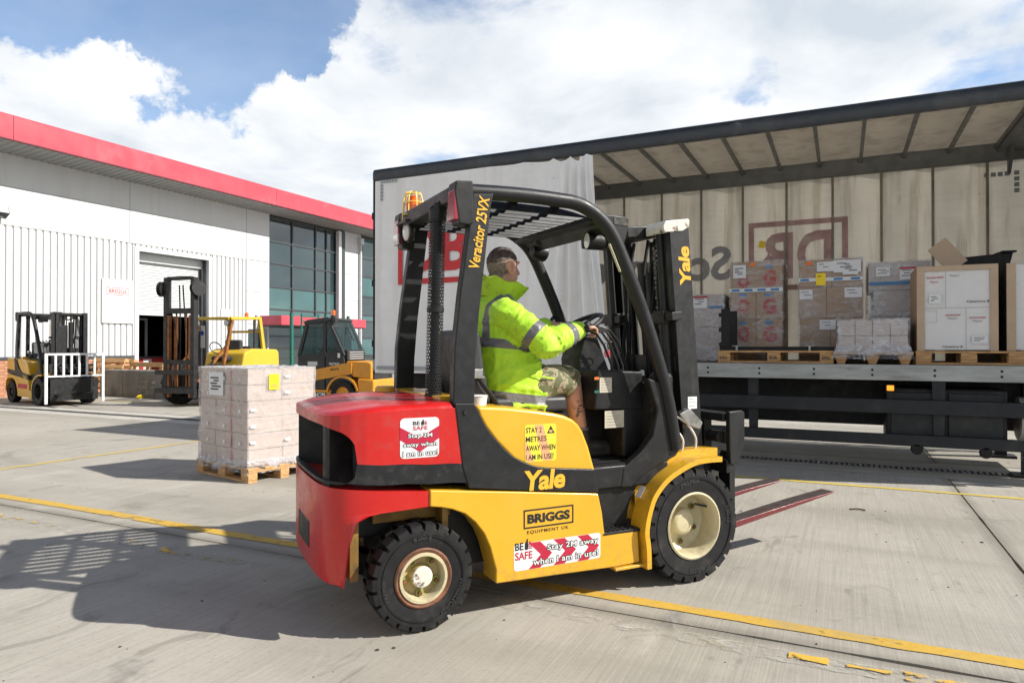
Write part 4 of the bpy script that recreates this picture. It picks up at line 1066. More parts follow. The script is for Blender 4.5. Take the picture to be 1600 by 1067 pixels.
def be_safe(parent, x, z, s, y, k_=1.0):
    kz = s * k_
    lettering('sticker_lettering', 'BE', M_DECALK, parent, (x, y, z + .5 * kz), UX, UZ, NN, .48 * s, .38 * kz, bold=.02, lift=.0016)
    lettering('sticker_lettering', 'SAFE', M_DECALR, parent, (x, y, z), UX, UZ, NN, 1.0 * s, .40 * kz, bold=.02, lift=.0016)
    # thumbs-up mark beside the word
    th = [(.56, .50), (.68, .47), (.76, .52), (.77, .76), (.73, .86), (.75, 1.02), (.69, 1.04), (.64, .90), (.56, .80)]
    MB().prism([(x + a * s, z + b * kz) for a, b in th], 'y', y - .0019, y - .0016).build('sticker_mark', M_DECALK, parent, smooth=0)
    for k in range(4):
        MB().box(x + .80 * s, x + (.98 - .02 * k) * s, y - .0019, y - .0016, z + (.52 + .1 * k) * kz, z + (.58 + .1 * k) * kz).build('sticker_mark', M_DECALR, parent, smooth=0)

CWP = [(.06, -.52), (-.08, -.52), (-.20, -.519), (-.275, -.512), (-.335, -.496), (-.39, -.468), (-.420, -.43), (-.440, -.385), (-.452, -.33), (-.459, -.26), (-.463, -.16), (-.465, -.08)]
def plan(inset=0.0, xf=.06, squeeze=1.0):
    pts = []
    for x, y in CWP + [(x, -y) for x, y in reversed(CWP)]:
        if x > -.2 + 1e-6: x = xf if x > 0 else (-.2 + xf) / 2
        x = min(x, xf)
        sc = (.52 - inset) / .52
        xx = x if x >= -.2 else -.2 + (x + .2) * (.3 - inset) / .3
        pts.append((xx, y * sc))
    return pts

def build_forklift(root, hero=True, body2=None, mast_tilt=True):
    body2 = body2 or M_RED
    S = (-1, 1)
    # --- counterweight: lower casting, banded shell with the radiator opening, top cover
    rings = []
    for z, xf, ins in [(.245, -.384, .03), (.262, -.378, .008), (.30, -.37, 0), (.446, -.351, 0), (.520, -.328, 0), (.555, -.31, 0), (.577, -.26, 0), (.584, -.206, 0), (.590, -.04, 0), (.592, .035, 0), (.668, .037, 0)]:
        rings.append([(x, y, z + (.105 * (0 - x) * .9 if z > .66 else 0)) for x, y in plan(ins, xf)])
    cw = MB().loft(rings).build('counterweight', body2, root, smooth=36, bev=.006, ang=50)
    # recess with the tow hole low on the rear
    MB().box(-.468, -.42, -.15, .15, .36, .50).build('tow_recess', M_BLK, cw, bev=.01)
    # shell
    P = plan(0, .06); N = len(P)
    dense = []
    for i in range(N - 1):
        for k in range(5):
            t = k / 5; dense.append((P[i][0] + (P[i + 1][0] - P[i][0]) * t, P[i][1] + (P[i + 1][1] - P[i][1]) * t))
    dense.append(P[-1])
    s_acc = [0]
    for i in range(1, len(dense)): s_acc.append(s_acc[-1] + hypot(dense[i][0] - dense[i - 1][0], dense[i][1] - dense[i - 1][1]))
    sm = s_acc[-1] / 2
    s_open = None
    for i, (x, y) in enumerate(dense):
        if x < -.305: s_open = sm - s_acc[i]; break
    def shell(lo, hi, m, name, parent, band):
        mb = MB(); vs = []
        for i, (x, y) in enumerate(dense):
            fx = x if x < -.18 else -.18 + (x + .18) * (lo + (hi - lo) * .5)
            d = abs(s_acc[i] - sm); zb = .690 - .105 * x; zt = .787 - .10 * x
            ob = ot = zt
            if d < s_open:
                e = (s_open - d)
                rt = .09; k = min(1, e / rt); kk = sqrt(max(0, 1 - (1 - k) ** 2))
                top = .995 - .05 * max(0, min(1, (d / s_open - .55) / .45)) ** 1.5; bot = .725
                ot = zt + (top - zt) * (.35 + .65 * kk); ob = zt + (bot - zt) * (.35 + .65 * kk)
            vs.append((zb + .002, ob) if band else (min(ot, 1.045 - .022 * max(0, (-.10 - x) / .36) ** 1.3 - .01), 1.060 - .0216 * max(0, (-.10 - x) / .36) ** 1.3))
        out = []; inn = []
        for i, (x, y) in enumerate(dense):
            q = Vector((x, y)); c = Vector((max(-.25, x), y * .0)); dirn = Vector((x + .2 if x < -.2 else 0, y)); dirn = dirn.normalized() if dirn.length else Vector((0, 1))
            a, b = vs[i]
            xb = (lambda z: x + ((z - .67) * -.17 + .20 if x > -.05 else ((z - .67) * -.08 + .10 if x > -.19 else 0)))
            out.append(((xb(a), y, a), (xb(b), y, b))); r = q - dirn * .035
            inn.append(((xb(a), r.y, a), (xb(b), r.y, b)) if x > -.19 else ((r.x, r.y, a), (r.x, r.y, b)))
        mb.loft([[o[0] for o in out], [o[1] for o in out], [i_[1] for i_ in inn], [i_[0] for i_ in inn], [o[0] for o in out]], closed=False, caps=False)
        return mb.build(name, m, parent, smooth=45)
    shell(0, 1, M_BLK, 'black_band', root, True)
    up = shell(0, 1, body2, 'counterweight_cover', root, False)
    rings = []
    for z, ins, xf in [(1.060, 0, .152), (1.071, .005, .148), (1.081, .018, .145), (1.088, .045, .142), (1.092, .10, .14), (1.096, .22, .14), (1.099, .38, .14)]:
        rr = []
        for (x, y) in plan(0, .06):
            if x > -.1: x = xf
            elif x > -.19: x = (xf - .2) / 2
            sc = (.52 - ins) / .52
            xx = x if x >= -.19 else -.2 + (x + .2) * (.3 - ins * .62) / .3
            rr.append((xx, y * sc, z - .044 * max(0, (-.10 - xx) / .36) ** 1.3 * (1 if z > 1.065 else .49)))
        rings.append(rr)
    MB().loft(rings).build('top_cover', body2, root, smooth=50)
    for s in S:
        mu = MB()
        col = [(x, y) for x, y in dense if (.345 < abs(y) < .415) and y * s > 0 and x < -.40]
        mu.loft([[(x * .975, y * .975, .70) for x, y in col], [(x * .975, y * .975, 1.01) for x, y in col]], closed=False, caps=False)
        for (x, y) in (col[0], col[-1]): mu.add([(x * .975, y * .975, .70), (x * .975, y * .975, 1.01), (x * .62, y * .80, 1.01), (x * .62, y * .80, .70)], [(0, 1, 2, 3)])
        mu.build('vent_mullion', M_BLKP, root)
    core = [(x * .70 if x < -.2 else x, y * .80) for x, y in plan(0, .06)]
    MB().prism(core, 'z', .69, 1.035).build('radiator_core', M_DARK, root)
    # --- chassis and dark underside
    MB().box(.10, 1.70, -.33, .33, .22, .60).box(-.30, .12, -.30, .30, .42, .66).build('chassis', M_BLK, root, bev=.01)
    MB().box(-.06, .06, -.38, .38, .19, .33).build('steer_axle', M_BLK, root, bev=.01)
    MB().box(1.50, 1.74, -.38, .38, .22, .46).build('drive_axle', M_BLK, root, bev=.02)
    for s in S:
        MB().box(-.33, -.29, min(s * .30, s * .44), max(s * .30, s * .44), .26, .58).box(.12, .15, min(s * .30, s * .46), max(s * .30, s * .46), .24, .60).box(-.20, .20, min(s * .33, s * .36), max(s * .33, s * .36), .50, .55).build('frame_bracket', M_YEL_SHADE, root)
    # --- yellow side panels, hood, black sweeping frame
    low = [(0.032,0.672),(0.469,0.624),(0.991,0.564),(1.016,0.461),(1.032,0.345),(1.255,0.332),(1.268,0.156),(1.095,0.152),(0.77,0.162),(0.38,0.172),(0.38,0.242),(0.348,0.358),(0.316,0.429),(0.268,0.492),(0.213,0.539),(0.146,0.568),(0.09,0.583),(0.032,0.592)]
    hood = [(0.281,1.063),(0.448,1.05),(0.614,1.027),(0.729,1.008),(0.796,0.992),(0.848,0.969),(0.884,0.94),(0.912,0.9),(0.949,0.815),(0.994,0.673),(0.694,0.704),(0.592,0.729),(0.491,0.78),(0.394,0.874),(0.33,0.955),(0.298,1.011)]
    swoosh = [(0.161,1.082),(0.263,1.078),(0.284,1.043),(0.319,0.974),(0.35,0.928),(0.382,0.894),(0.428,0.843),(0.479,0.801),(0.526,0.774),(0.578,0.751),(0.627,0.735),(0.68,0.726),(0.97,0.696),(0.998,0.569),(0.619,0.612),(0.236,0.661),(0.202,0.767)]
    for s in S:
        MB().prism(low, 'y', s * .53, s * .37).build('side_panel', M_YEL, root, bev=.008, seg=3, ang=50)
        MB().prism(swoosh, 'y', s * .5255, s * .47).build('frame_panel', M_BLK, root, bev=.006, ang=50)
        sp = MB().lathe([(0, -.006), (.012, -.006), (.014, 0)], (.215, s * .5255, 1.035), (0, -s, 0), 10).build('frame_bolt', M_BLKP, root)
    MB().prism(hood, 'y', -.505, .505).build('hood', M_YEL, root, bev=.020, seg=4, ang=50)
    # --- floor, step, cowl
    MB().box(.90, 1.52, -.47, .47, .565, .695).build('floor_plate', M_BLKP, root, bev=.015)
    rb = MB()
    for k in range(9): rb.box(1.0, 1.32, -.45 + k * .09, -.42 + k * .09, .695, .700)
    rb.build('floor_mat', M_RUBBER, root)['kind'] = 'stuff'
    MB().box(.97, 1.30, -.44, .44, .33, .564).build('step_well', M_BLKP, root)
    for s in S:
        st = MB().box(1.015, 1.27, min(s * .53, s * .40), max(s * .53, s * .40), .328, .345).build('step_plate', M_BLKP, root, bev=.003)
        tz = MB()
        for i in range(7):
            for j in range(4): tz.lathe([(.012, 0), (.010, .006), (.006, .006), (.004, .001)], (1.04 + i * .034, s * (.42 + j * .03), .345), (0, 0, 1), 8)
        tz.build('step_tread', M_BLKP, st)['kind'] = 'stuff'
    cowl = [(1.367,1.179),(1.506,1.139),(1.549,0.988),(1.601,0.752),(1.572,0.716),(1.376,0.646),(1.254,0.565),(1.179,0.565),(1.197,0.678),(1.321,0.76),(1.404,0.847),(1.436,0.993)]
    for s in S: MB().prism(cowl, 'y', s * .475, s * .42).build('cowl_panel', M_BLKP, root, bev=.01)
    MB().box(1.44, 1.56, -.42, .42, .56, 1.14).build('front_cowl', M_BLKP, root, bev=.01)
    MB().prism([(1.123,1.222),(1.443,1.21),(1.443,0.979),(1.101,0.993)], 'y', -.33, .36).build('dashboard', M_BLKP, root, bev=.012)
    MB().box(1.30, 1.50, -.33, .38, .70, 1.0).build('lower_cowl', M_BLKP, root, bev=.02)
    MB().lathe([(0, .0), (.055, .0), (.068, .02), (.068, .15), (.05, .20), (0, .21)], (1.52, -.40, 1.20), (0, 0, -1), 16).build('reservoir', M_BLKP, root)
    cx = MB().prism([(1.20, .75), (1.40, .75), (1.36, 1.20), (1.26, 1.44), (1.17, 1.42), (1.13, 1.28)], 'y', -.11, .11).build('steering_column', M_BLKP, root, bev=.015)
    wc = Vector((1.195, .0, 1.475)); nx = Vector((-.50, 0, .866)); ux = Vector((.866, 0, .5)); uy = Vector((0, 1, 0))
    sw = MB().tube([wc + (ux * cos(a) + uy * sin(a)) * .165 for a in [2 * pi * k / 32 for k in range(33)]], .015, 8).build('steering_wheel', M_BLKP, root)
    MB().cyl(wc - nx * .05, wc + nx * .01, .045).bar(wc - ux * .16, wc + ux * .16, .03, .012, nx).bar(wc - uy * .16, wc, .03, .012, nx).build('wheel_spokes', M_BLKP, sw)
    for k, pth in enumerate([(-.30, [(1.239,1.168),(1.239,1.243),(1.185,1.364),(1.132,1.43),(1.057,1.459)]), (-.26, [(1.313,1.165),(1.313,1.241),(1.249,1.379),(1.195,1.443),(1.087,1.472)]), (-.21, [(1.382,1.161),(1.382,1.239),(1.311,1.395),(1.26,1.448),(1.124,1.481)]), (-.16, [(1.451,1.158),(1.447,1.229),(1.384,1.387),(1.323,1.454),(1.161,1.494)])]):
        lv = MB().tube([(x, pth[0], z) for x, z in pth[1]], .0075, 7).build('lever', M_BLKP, root)
        x, z = pth[1][-1]
        MB().ball((x, pth[0], z), .024, .019, .019, 10, 7).build('lever_knob', M_BLKP, lv)
    # --- seat
    st = MB().box(.50, .98, -.24, .24, .98, 1.075).build('seat_cushion', M_SEAT, root, bev=.03, seg=3)
    MB().prism([(.50, 1.04), (.40, 1.06), (.345, 1.22), (.33, 1.42), (.37, 1.46), (.43, 1.44), (.455, 1.25)], 'y', -.23, .23).build('seat_back', M_SEAT, root, bev=.035, seg=3)
    MB().box(.38, .96, -.26, .26, .94, .978).build('seat_base', M_BLKP, root)
    for s in S:
        MB().prism([(.34, 1.03), (.46, 1.03), (.44, 1.20), (.34, 1.24)], 'y', s * .235, s * .29).build('seat_bolster', M_SEAT, root, bev=.02, seg=3)
    MB().tube(smooth_path([(.36, -.27, 1.26), (.39, -.31, 1.18), (.46, -.31, 1.09), (.52, -.29, 1.02)], 4), .012, 6).build('seat_belt', M_BLKP, root)
    MB().box(.345, .40, -.325, -.295, 1.19, 1.24).build('belt_buckle', M_STEEL, root, bev=.004)
    # --- overhead guard
    rail = [(0.228,2.135),(0.411,2.144),(0.615,2.148),(0.789,2.144),(0.881,2.139),(0.959,2.115),(1.025,2.079),(1.084,2.031),(1.131,1.971),(1.174,1.895),(1.279,1.681),(1.364,1.484),(1.428,1.316),(1.478,1.171),(1.52,1.022),(1.572,0.759)]
    rail = [Vector((x, 0, z)) for x, z in rail]
    for s in S:
        MB().tube([(p.x, s * .468, p.z) for p in smooth_path(rail, 2)], .039, 14).build('front_pillar', M_BLK, root, smooth=50)
        pil = [(0.159,1.034),(0.272,1.029),(0.279,1.283),(0.299,1.523),(0.334,1.813),(0.363,2.057),(0.38,2.133),(0.261,2.121),(0.247,1.967),(0.196,1.619),(0.166,1.347)]
        pl = MB().prism(pil, 'y', s * .5235 if False else s * .507, s * .445).build('rear_pillar', M_BLK, root, bev=.008, ang=50)
        MB().prism([(0.171,2.175),(0.263,2.183),(0.267,1.969),(0.239,1.961),(0.188,1.963),(0.164,2.119)], 'y', s * .512, s * .41).build('light_housing', M_BLKP, root, bev=.008, ang=50)
        (hx, hz), = [(0.173,2.058)]
        lens = MB().box(hx - .012, hx + .02, min(s * .42, s * .508), max(s * .42, s * .508), hz - .075, hz + .075).build('tail_light', M_LENSR, root, bev=.006)
        MB().box(hx - .014, hx + .0, min(s * .42, s * .506), max(s * .42, s * .506), hz - .072, hz - .01).build('light_lens', M_LENSW if s > 0 else M_LENSR, lens)
    MB().box(.17, .25, -.41, .41, 2.085, 2.165).build('rear_beam', M_BLK, root, bev=.012)
    MB().box(.24, .28, -.44, .44, 2.085, 2.12).build('roof_rear_bar', M_BLK, root)
    for k in range(10):
        y = -.40 + k * .089
        MB().box(.26, 1.03, y - .006, y + .006, -.024, .024).xform(lambda v: Vector((v.x, y + (v.y - y) * 1 + v.z * .45, 2.098 + v.z))).build('roof_slat', M_BLK, root, bev=.003, seg=1)
    for x in (.52, .78): MB().box(x, x + .05, -.44, .44, 2.108 + .014, 2.13).build('roof_crossbar', M_BLK, root)
    MB().prism([(.98, 2.075), (1.06, 2.075), (1.115, 2.01), (1.10, 1.99), (1.05, 2.04), (.98, 2.05)], 'y', -.46, .46).build('roof_front_plate', M_BLK, root)
    # lamps under the front of the guard
    def worklamp(c, d, r=.055, L=.10):
        d = Vector(d).normalized()
        o = MB().lathe([(0, .0), (r * .6, .0), (r, L * .4), (r, L), (r * .9, L + .005)], c, d, 16).build('work_lamp', M_BLKP, root)
        MB().lathe([(r * .88, L + .002), (0, L + .006)], c, d, 16).build('lamp_lens', M_LENSW, o)
        return o
    worklamp((1.06, .36, 1.99), (1, .1, -.1)); worklamp((1.03, .27, 2.05), (1, 0, 0), .04, .08)
    worklamp((1.19, -.33, 1.965), (-1, .15, 0), .05, .13)
    MB().prism([(1.10, 2.12), (1.30, 2.115), (1.305, 2.04), (1.27, 1.93), (1.18, 1.93)], 'y', -.38, -.22).build('lamp_box', M_BLKP, root, bev=.012)
    lb = MB().box(1.2, 1.30, -.383, -.380, 2.06, 2.10).build('lamp_grille', M_GREASE, root)
    MB().box(1.0, 1.05, .38, .46, 1.42, 1.56).build('grab_handle', M_BLKP, root, bev=.02) if not hero else None
    # --- exhaust stack with perforated sleeve
    (ex0, ez0), (ex1, ez1) = [(0.152,1.068),(0.177,2.071)]
    ax_ = (Vector((ex1, -.24, ez1)) - Vector((ex0, -.24, ez0))).normalized()
    Lx = ez1 - ez0; base = Vector((ex0, -.24, 1.09))
    ex = MB().tube([base, base + ax_ * (Lx + .02)], .024, 14).build('exhaust_pipe', M_BLKP, root)
    sl = MB(); uu = ax_.cross(Vector((0, 1, 0))).normalized(); ww = ax_.cross(uu)
    nc, nr = 20, 56
    def SP(a, h, r=.043): return base + ax_ * h + (uu * cos(a) + ww * sin(a)) * r
    for i in range(nc):
        for j in range(nr):
            a0 = 2 * pi * (i + .5 * (j % 2)) / nc; a1 = a0 + 2 * pi / nc; h0 = .02 + (Lx - .08) * j / nr; h1 = .02 + (Lx - .08) * (j + 1) / nr
            if .46 < j / nr < .475: sl.add([SP(a0, h0), SP(a1, h0), SP(a1, h1), SP(a0, h1)], [(0, 1, 2, 3)]); continue
            f = .17; A0, A1 = a0 + (a1 - a0) * f, a1 - (a1 - a0) * f; H0, H1 = h0 + (h1 - h0) * f, h1 - (h1 - h0) * f
            sl.add([SP(a0, h0), SP(a1, h0), SP(a1, h1), SP(a0, h1), SP(A0, H0), SP(A1, H0), SP(A1, H1), SP(A0, H1)], [(0, 1, 5, 4), (1, 2, 6, 5), (2, 3, 7, 6), (3, 0, 4, 7)])
    if hero: sl.build('perforated_sleeve', M_BLK, root, smooth=60)
    else: MB().tube([base, base + ax_ * Lx], .042, 12).build('sleeve', M_BLKP, root)
    for h in (.0, (Lx - .08) * .467 + .02, Lx - .07): MB().tube([base + ax_ * h, base + ax_ * (h + .022)], .0455, 18).build('sleeve_band', M_BLKP, root)
    top = base + ax_ * (Lx - .05)
    tip = MB(); rings = []
    for r, dz in ((.046, 0), (.046, 1), (.038, 1), (.038, 0)):
        rings.append([top + (uu * cos(a) + ww * sin(a)) * r + ax_ * (0 if dz == 0 else .085 + .055 * cos(a) * (1 if uu.x > 0 else -1)) for a in [2 * pi * k / 18 for k in range(18)]])
    tip.loft(rings, caps=False).build('exhaust_tip', M_BLKP, root)
    # --- rotating beacon in a wire cage
    if hero:
        (bx_, bz_), = [(0.221,2.113)]
        b0 = Vector((bx_, .30, bz_))
        MB().box(bx_ - .075, bx_ + .08, .22, .40, bz_ - .022, bz_ - .008).build('beacon_bracket', M_BLK, root)
        be = MB().lathe([(.0, -.008), (.052, -.008), (.052, .03), (.044, .034)], b0, (0, 0, 1), 18).build('beacon_base', M_BLKP, root)
        MB().lathe([(.042, .034), (.043, .10), (.038, .135), (.02, .15), (0, .152)], b0, (0, 0, 1), 18).build('beacon_lens', M_BEACON, root, smooth=60)
        for k in range(8):
            a = 2 * pi * k / 8; d = Vector((cos(a), sin(a), 0))
            MB().tube([b0 + d * .068 + Vector((0, 0, -.008)), b0 + d * .060 + Vector((0, 0, .12)), b0 + d * .045 + Vector((0, 0, .165)), b0 + Vector((0, 0, .176))], .0036, 5).build('cage_wire', M_CAGE, root)
        for r, z in ((.066, .03), (.061, .105), (.05, .155)):
            MB().tube([b0 + Vector((cos(a) * r, sin(a) * r, z)) for a in [2 * pi * k / 20 for k in range(21)]], .0034, 5).build('cage_ring', M_CAGE, root)
        (wx, wz), = [(0.21,2.053)]
        MB().ball((wx - .02, .34, wz), .02, .05, .06, 14, 8).build('reverse_lamp', M_LENSW, root)
        MB().ball((wx, .34, wz), .03, .06, .07, 14, 8).build('lamp_shell', M_BLKP, root)
    # yellow tank cap and plates on the top cover
    MB().lathe([(0, .03), (.05, .03), (.06, .02), (.06, .0)], (.06, .34, 1.094), (0, 0, 1), 18).build('filler_cap', M_YEL, root)
    MB().box(.13, .26, -.40, .40, 1.06, 1.105).build('cover_strip', M_YEL, root)
    # --- fenders
    fo = [Vector((x, 0, z)) for x, z in [(1.1,0.168),(1.285,0.124),(1.303,0.242),(1.312,0.344),(1.347,0.476),(1.388,0.554),(1.443,0.618),(1.526,0.669),(1.625,0.702),(1.726,0.711),(1.834,0.709)]]
    for p in fo:
        r_ = hypot(p.x - 1.622, p.z - .327)
        if r_ < .352 and p.z > .16: p.x = 1.622 + (p.x - 1.622) * .352 / r_; p.z = .327 + (p.z - .327) * .352 / r_
    def fend(path, y0, y1, t, name, m, lip=.0):
        mb = MB(); pth = smooth_path(path, 3); r = []
        for i, p in enumerate(pth):
            d = (pth[min(i + 1, len(pth) - 1)] - pth[max(i - 1, 0)]).normalized(); n = Vector((-d.z, 0, d.x))
            q = p - n * t
            ring = [(p.x, y0, p.z), (p.x, y1, p.z), (q.x, y1, q.z), (q.x, y0, q.z)]
            if lip:
                l = p - n * lip; s_ = 1 if y1 > y0 else -1
                ring = [(p.x, y0, p.z), (p.x, y1, p.z), (q.x, y1, q.z), (q.x, y0 + s_ * .006, q.z), (l.x, y0 + s_ * .006, l.z), (l.x, y0, l.z)]
            r.append(ring)
        mb.loft(r); return mb.build(name, m, root, smooth=40)
    for s in S:
        fend(fo[1:], s * .575, s * .40, .010, 'fender', M_YEL, .030)
        MB().box(1.09, 1.29, min(s * .55, s * .40), max(s * .55, s * .40), .135, .150).build('fender_foot', M_YEL, root, bev=.003)
        fi = [Vector((x, 0, z + .02)) for x, z in [(1.24,0.365),(1.267,0.461),(1.312,0.534),(1.367,0.592),(1.436,0.643),(1.535,0.688),(1.651,0.716),(1.775,0.724),(1.923,0.718)]]
        fend(fi, s * .44, s * .33, .06, 'inner_fender', M_YEL)
        MB().box(1.545, 1.60, min(s * .44, s * .41), max(s * .44, s * .41), .72, .93).build('pillar_bracket', M_YEL, root)
    # --- wheels
    for s in S:
        wheel(root, (0, s * .53, .2575), .2575, .155, .14, s, 'rear', hero, None if hero else M_BLKP)
        wheel(root, (1.622, s * .575, .327), .327, .19, .186, s, 'front', hero, None if hero else M_BLKP)
    # --- mast, leaning back
    B = Vector((1.915, 0, .30)); U = Vector((-.0811, 0, .9967)) if mast_tilt else Vector((0, 0, 1)); Wd = Vector((U.z, 0, -U.x))
    def mx(mb): return mb.xform(lambda v: B + U * v.z + Wd * v.x + Vector((0, v.y, 0)))
    for s in S:
        a, b = s * .36, s * .335
        mm = MB().box(-.15, 0, min(a, b), max(a, b), -.12, 1.845).box(-.15, -.13, min(s * .335, s * .285), max(s * .335, s * .285), -.12, 1.845).box(-.02, 0, min(s * .335, s * .285), max(s * .335, s * .285), -.12, 1.845)
        mx(mm).build('outer_mast_rail', M_MASTB, root, bev=.004)
        mm = MB().box(-.09, .03, min(s * .325, s * .305), max(s * .325, s * .305), -.10, 1.83).box(-.09, -.075, min(s * .305, s * .255), max(s * .305, s * .255), -.1, 1.83).box(.015, .03, min(s * .305, s * .255), max(s * .305, s * .255), -.1, 1.83)
        mx(mm).build('inner_mast_rail', M_MASTB, root, bev=.003)
        mx(MB().cyl((-.16, s * .27, -.05), (-.16, s * .27, 1.30), .036, 14)).build('lift_cylinder', M_MASTB, root)
        mx(MB().cyl((-.16, s * .27, 1.30), (-.16, s * .27, 1.80), .022, 12)).build('lift_rod', M_MASTB, root)
        mx(MB().box(-.21, -.10, s * .27 - .05, s * .27 + .05, 1.22, 1.30).box(-.20, -.12, s * .27 - .12, s * .27 + .12, 1.235, 1.285)).build('cylinder_clamp', M_MASTB, root, bev=.005)
        ch = MB()
        for k in range(52): ch.box(-.125 - .006 * (k % 2), -.11, s * .17 - .014, s * .17 + .014, .10 + k * .031, .10 + k * .031 + .024)
        mx(ch).build('lift_chain', M_GREASE, root, smooth=0)['kind'] = 'stuff'
        mx(MB().cyl((-.10, s * .20, -.05), (-.10, s * .20, 1.72), .006, 6)).build('bright_rod', M_STEEL, root)
        for q in range(2):
            yh = s * (.11 + .03 * q)
            mx(MB().tube(smooth_path([(-.12, yh, .1), (-.17, yh, .6), (-.15 - .03 * q, yh + .02, 1.0), (-.12, yh, 1.45), (-.10, yh, 1.74)], 5), .011, 7)).build('hose', M_RUBBER, root)
    mx(MB().cyl((-.06, .02, .1), (-.06, .02, 1.62), .05, 16)).build('free_lift_cylinder', M_MASTB, root)
    for q, yq in enumerate((-.235, -.205, -.13, -.06, .09, .15)):
        mx(MB().tube(smooth_path([(-.14, yq, .15), (-.19 - .01 * (q % 3), yq + .015, .55), (-.15, yq - .01, 1.05), (-.13, yq + .01, 1.5), (-.08, yq, 1.76)], 4), .012, 6)).build('hose', M_RUBBER, root)
    mx(MB().box(-.105, -.095, -.20, -.03, .2, 1.55)).build('hose_guide', M_MASTB, root)
    for z, x0, x1, h in ((1.78, -.135, 0, .05), (.92, -.155, -.136, .10), (.05, -.14, 0, .12)):
        mx(MB().box(x0, x1, -.334, .334, z, z + h)).build('mast_crossmember', M_MASTB, root, bev=.005)
    hd = mx(MB().prism([(-.20, 1.765), (-.20, 1.81), (-.18, 1.838), (.0, 1.85), (.008, 1.84), (-.0, 1.80), (-.05, 1.775)], 'y', -.366, -.19)).build('mast_crosshead', M_WHITEP if hero else M_MASTB, root, bev=.008)
    mx(MB().box(-.33, -.10, -.18, .36, 1.76, 1.835)).build('crosshead_beam', M_MASTB, root, bev=.01)
    mx(MB().cyl((-.06, -.28, .55), (-.06, .28, .55), .03)).build('mast_roller', M_STEEL, root)
    # --- carriage and forks
    cl = [(1.987,0.958),(2.092,0.962),(2.114,0.949),(2.113,0.765),(2.065,0.638),(1.996,0.635),(1.991,0.734)]
    for s in S: MB().prism(cl, 'y', s * .475, s * .44).build('carriage_plate', M_MASTB, root, bev=.006)
    cx0 = cl[0][0]
    MB().box(cx0 - .02, cx0 + .09, -.44, .44, .895, .945).build('carriage_bar', M_MASTB, root, bev=.005)
    MB().box(cx0 + .0, cx0 + .05, -.44, .44, .76, .83).build('carriage_bar', M_MASTB, root, bev=.005)
    MB().box(cx0 - .01, cx0 + .05, -.46, .46, .58, .66).build('carriage_bar', M_MASTB, root, bev=.005)
    MB().box(cx0 - .01, cx0 + .05, -.46, .46, .24, .32).build('carriage_bar', M_MASTB, root, bev=.005)
    for s in S: MB().box(cx0 - .06, cx0 + .0, s * .30 - .02, s * .30 + .02, .24, .90).build('carriage_arm', M_MASTB, root)
    MB().tube([(cx0 - .02, -.42, .80), (cx0 - .02, .0, .80)], .032, 12).build('side_shift_cylinder', M_MASTB, root)
    MB().tube([(cx0 - .02, .0, .80), (cx0 - .02, .42, .80)], .018, 10).build('side_shift_rod', M_STEEL, root)
    hk = cx0 + .055
    for y, zt in ((-.37, .0), (.08, .0)):
        sh = MB().prism([(hk, .215), (hk, .655), (hk + .02, .70), (hk + .045, .70), (hk + .045, .25), (hk + .06, .23), (hk + .035, .205)], 'y', y - .05, y + .05).build('fork_shank', M_MASTB, root, bev=.004)
        bl = MB().prism([(hk + .046, .262), (hk + .046, .222), (hk + .20, .245), (hk + .85, .340), (hk + .95, .357), (hk + .955, .366), (hk + .60, .330)], 'y', y - .05, y + .05)
        fk = bl.build('fork', M_FORKR if hero else M_MASTB, root, bev=.004)
        MB().prism([(hk + .06, .2645), (hk + .60, .3325), (hk + .94, .3665), (hk + .94, .3675), (hk + .60, .3345), (hk + .06, .2665)], 'y', y - .045, y + .045).build('fork_top', M_FORKT if hero else M_MASTB, fk)
    # hoses and bracket low at the mast foot
    MB().tube(smooth_path([(1.60, -.43, .95), (1.68, -.44, .90), (1.76, -.43, .80), (1.74, -.42, .70), (1.66, -.42, .66)], 5), .007, 6).build('hose', M_DECALW, root)
    MB().tube(smooth_path([(1.60, -.42, .88), (1.66, -.43, .80), (1.65, -.42, .70)], 5), .007, 6).build('hose', M_DECALW, root)
    MB().prism([(1.62, .96), (1.70, .99), (1.80, .90), (1.78, .86), (1.68, .89)], 'y', -.45, -.40).build('tilt_bracket', M_STEEL, root, bev=.006)
    MB().cyl((1.30, -.30, .50), (1.80, -.30, .62), .035).build('tilt_cylinder', M_MASTB, root)
    return B, U, Wd

FL = empty('forklift', (-2.214, 3.072, 0), radians(52.3), 'yellow and red forklift truck with black overhead guard and driver, nearest in the yard', 'forklift')
fB, fU, fW = build_forklift(FL)
# ---- small fittings of the near truck
for (x, z) in [(0.09,0.626),(0.95,0.53),(1.202,0.299),(0.44,0.201),(1.095,0.194)]:
    MB().lathe([(0, -.004), (.008, -.004), (.010, 0)], (x, -.5305, z), (0, -1, 0), 8).build('panel_bolt', M_BLKP, FL, smooth=0)
for (x, z) in [(0.301,0.886),(0.953,0.667),(0.953,0.612),(0.277,0.692)]:
    MB().lathe([(0, -.004), (.007, -.004), (.009, 0)], (x, -.526, z), (0, -1, 0), 8).build('frame_bolt', M_BLKP, FL, smooth=0)
(lx_, lz_), = [(0.885,0.772)]
MB().tube(smooth_path([(1.06, .47, 1.30), (1.03, .44, 1.36), (1.05, .44, 1.52), (1.09, .47, 1.56)], 4), .014, 8).xform(lambda v: v + Vector((.20, 0, .0))).build('grab_handle', M_BLKP, FL)
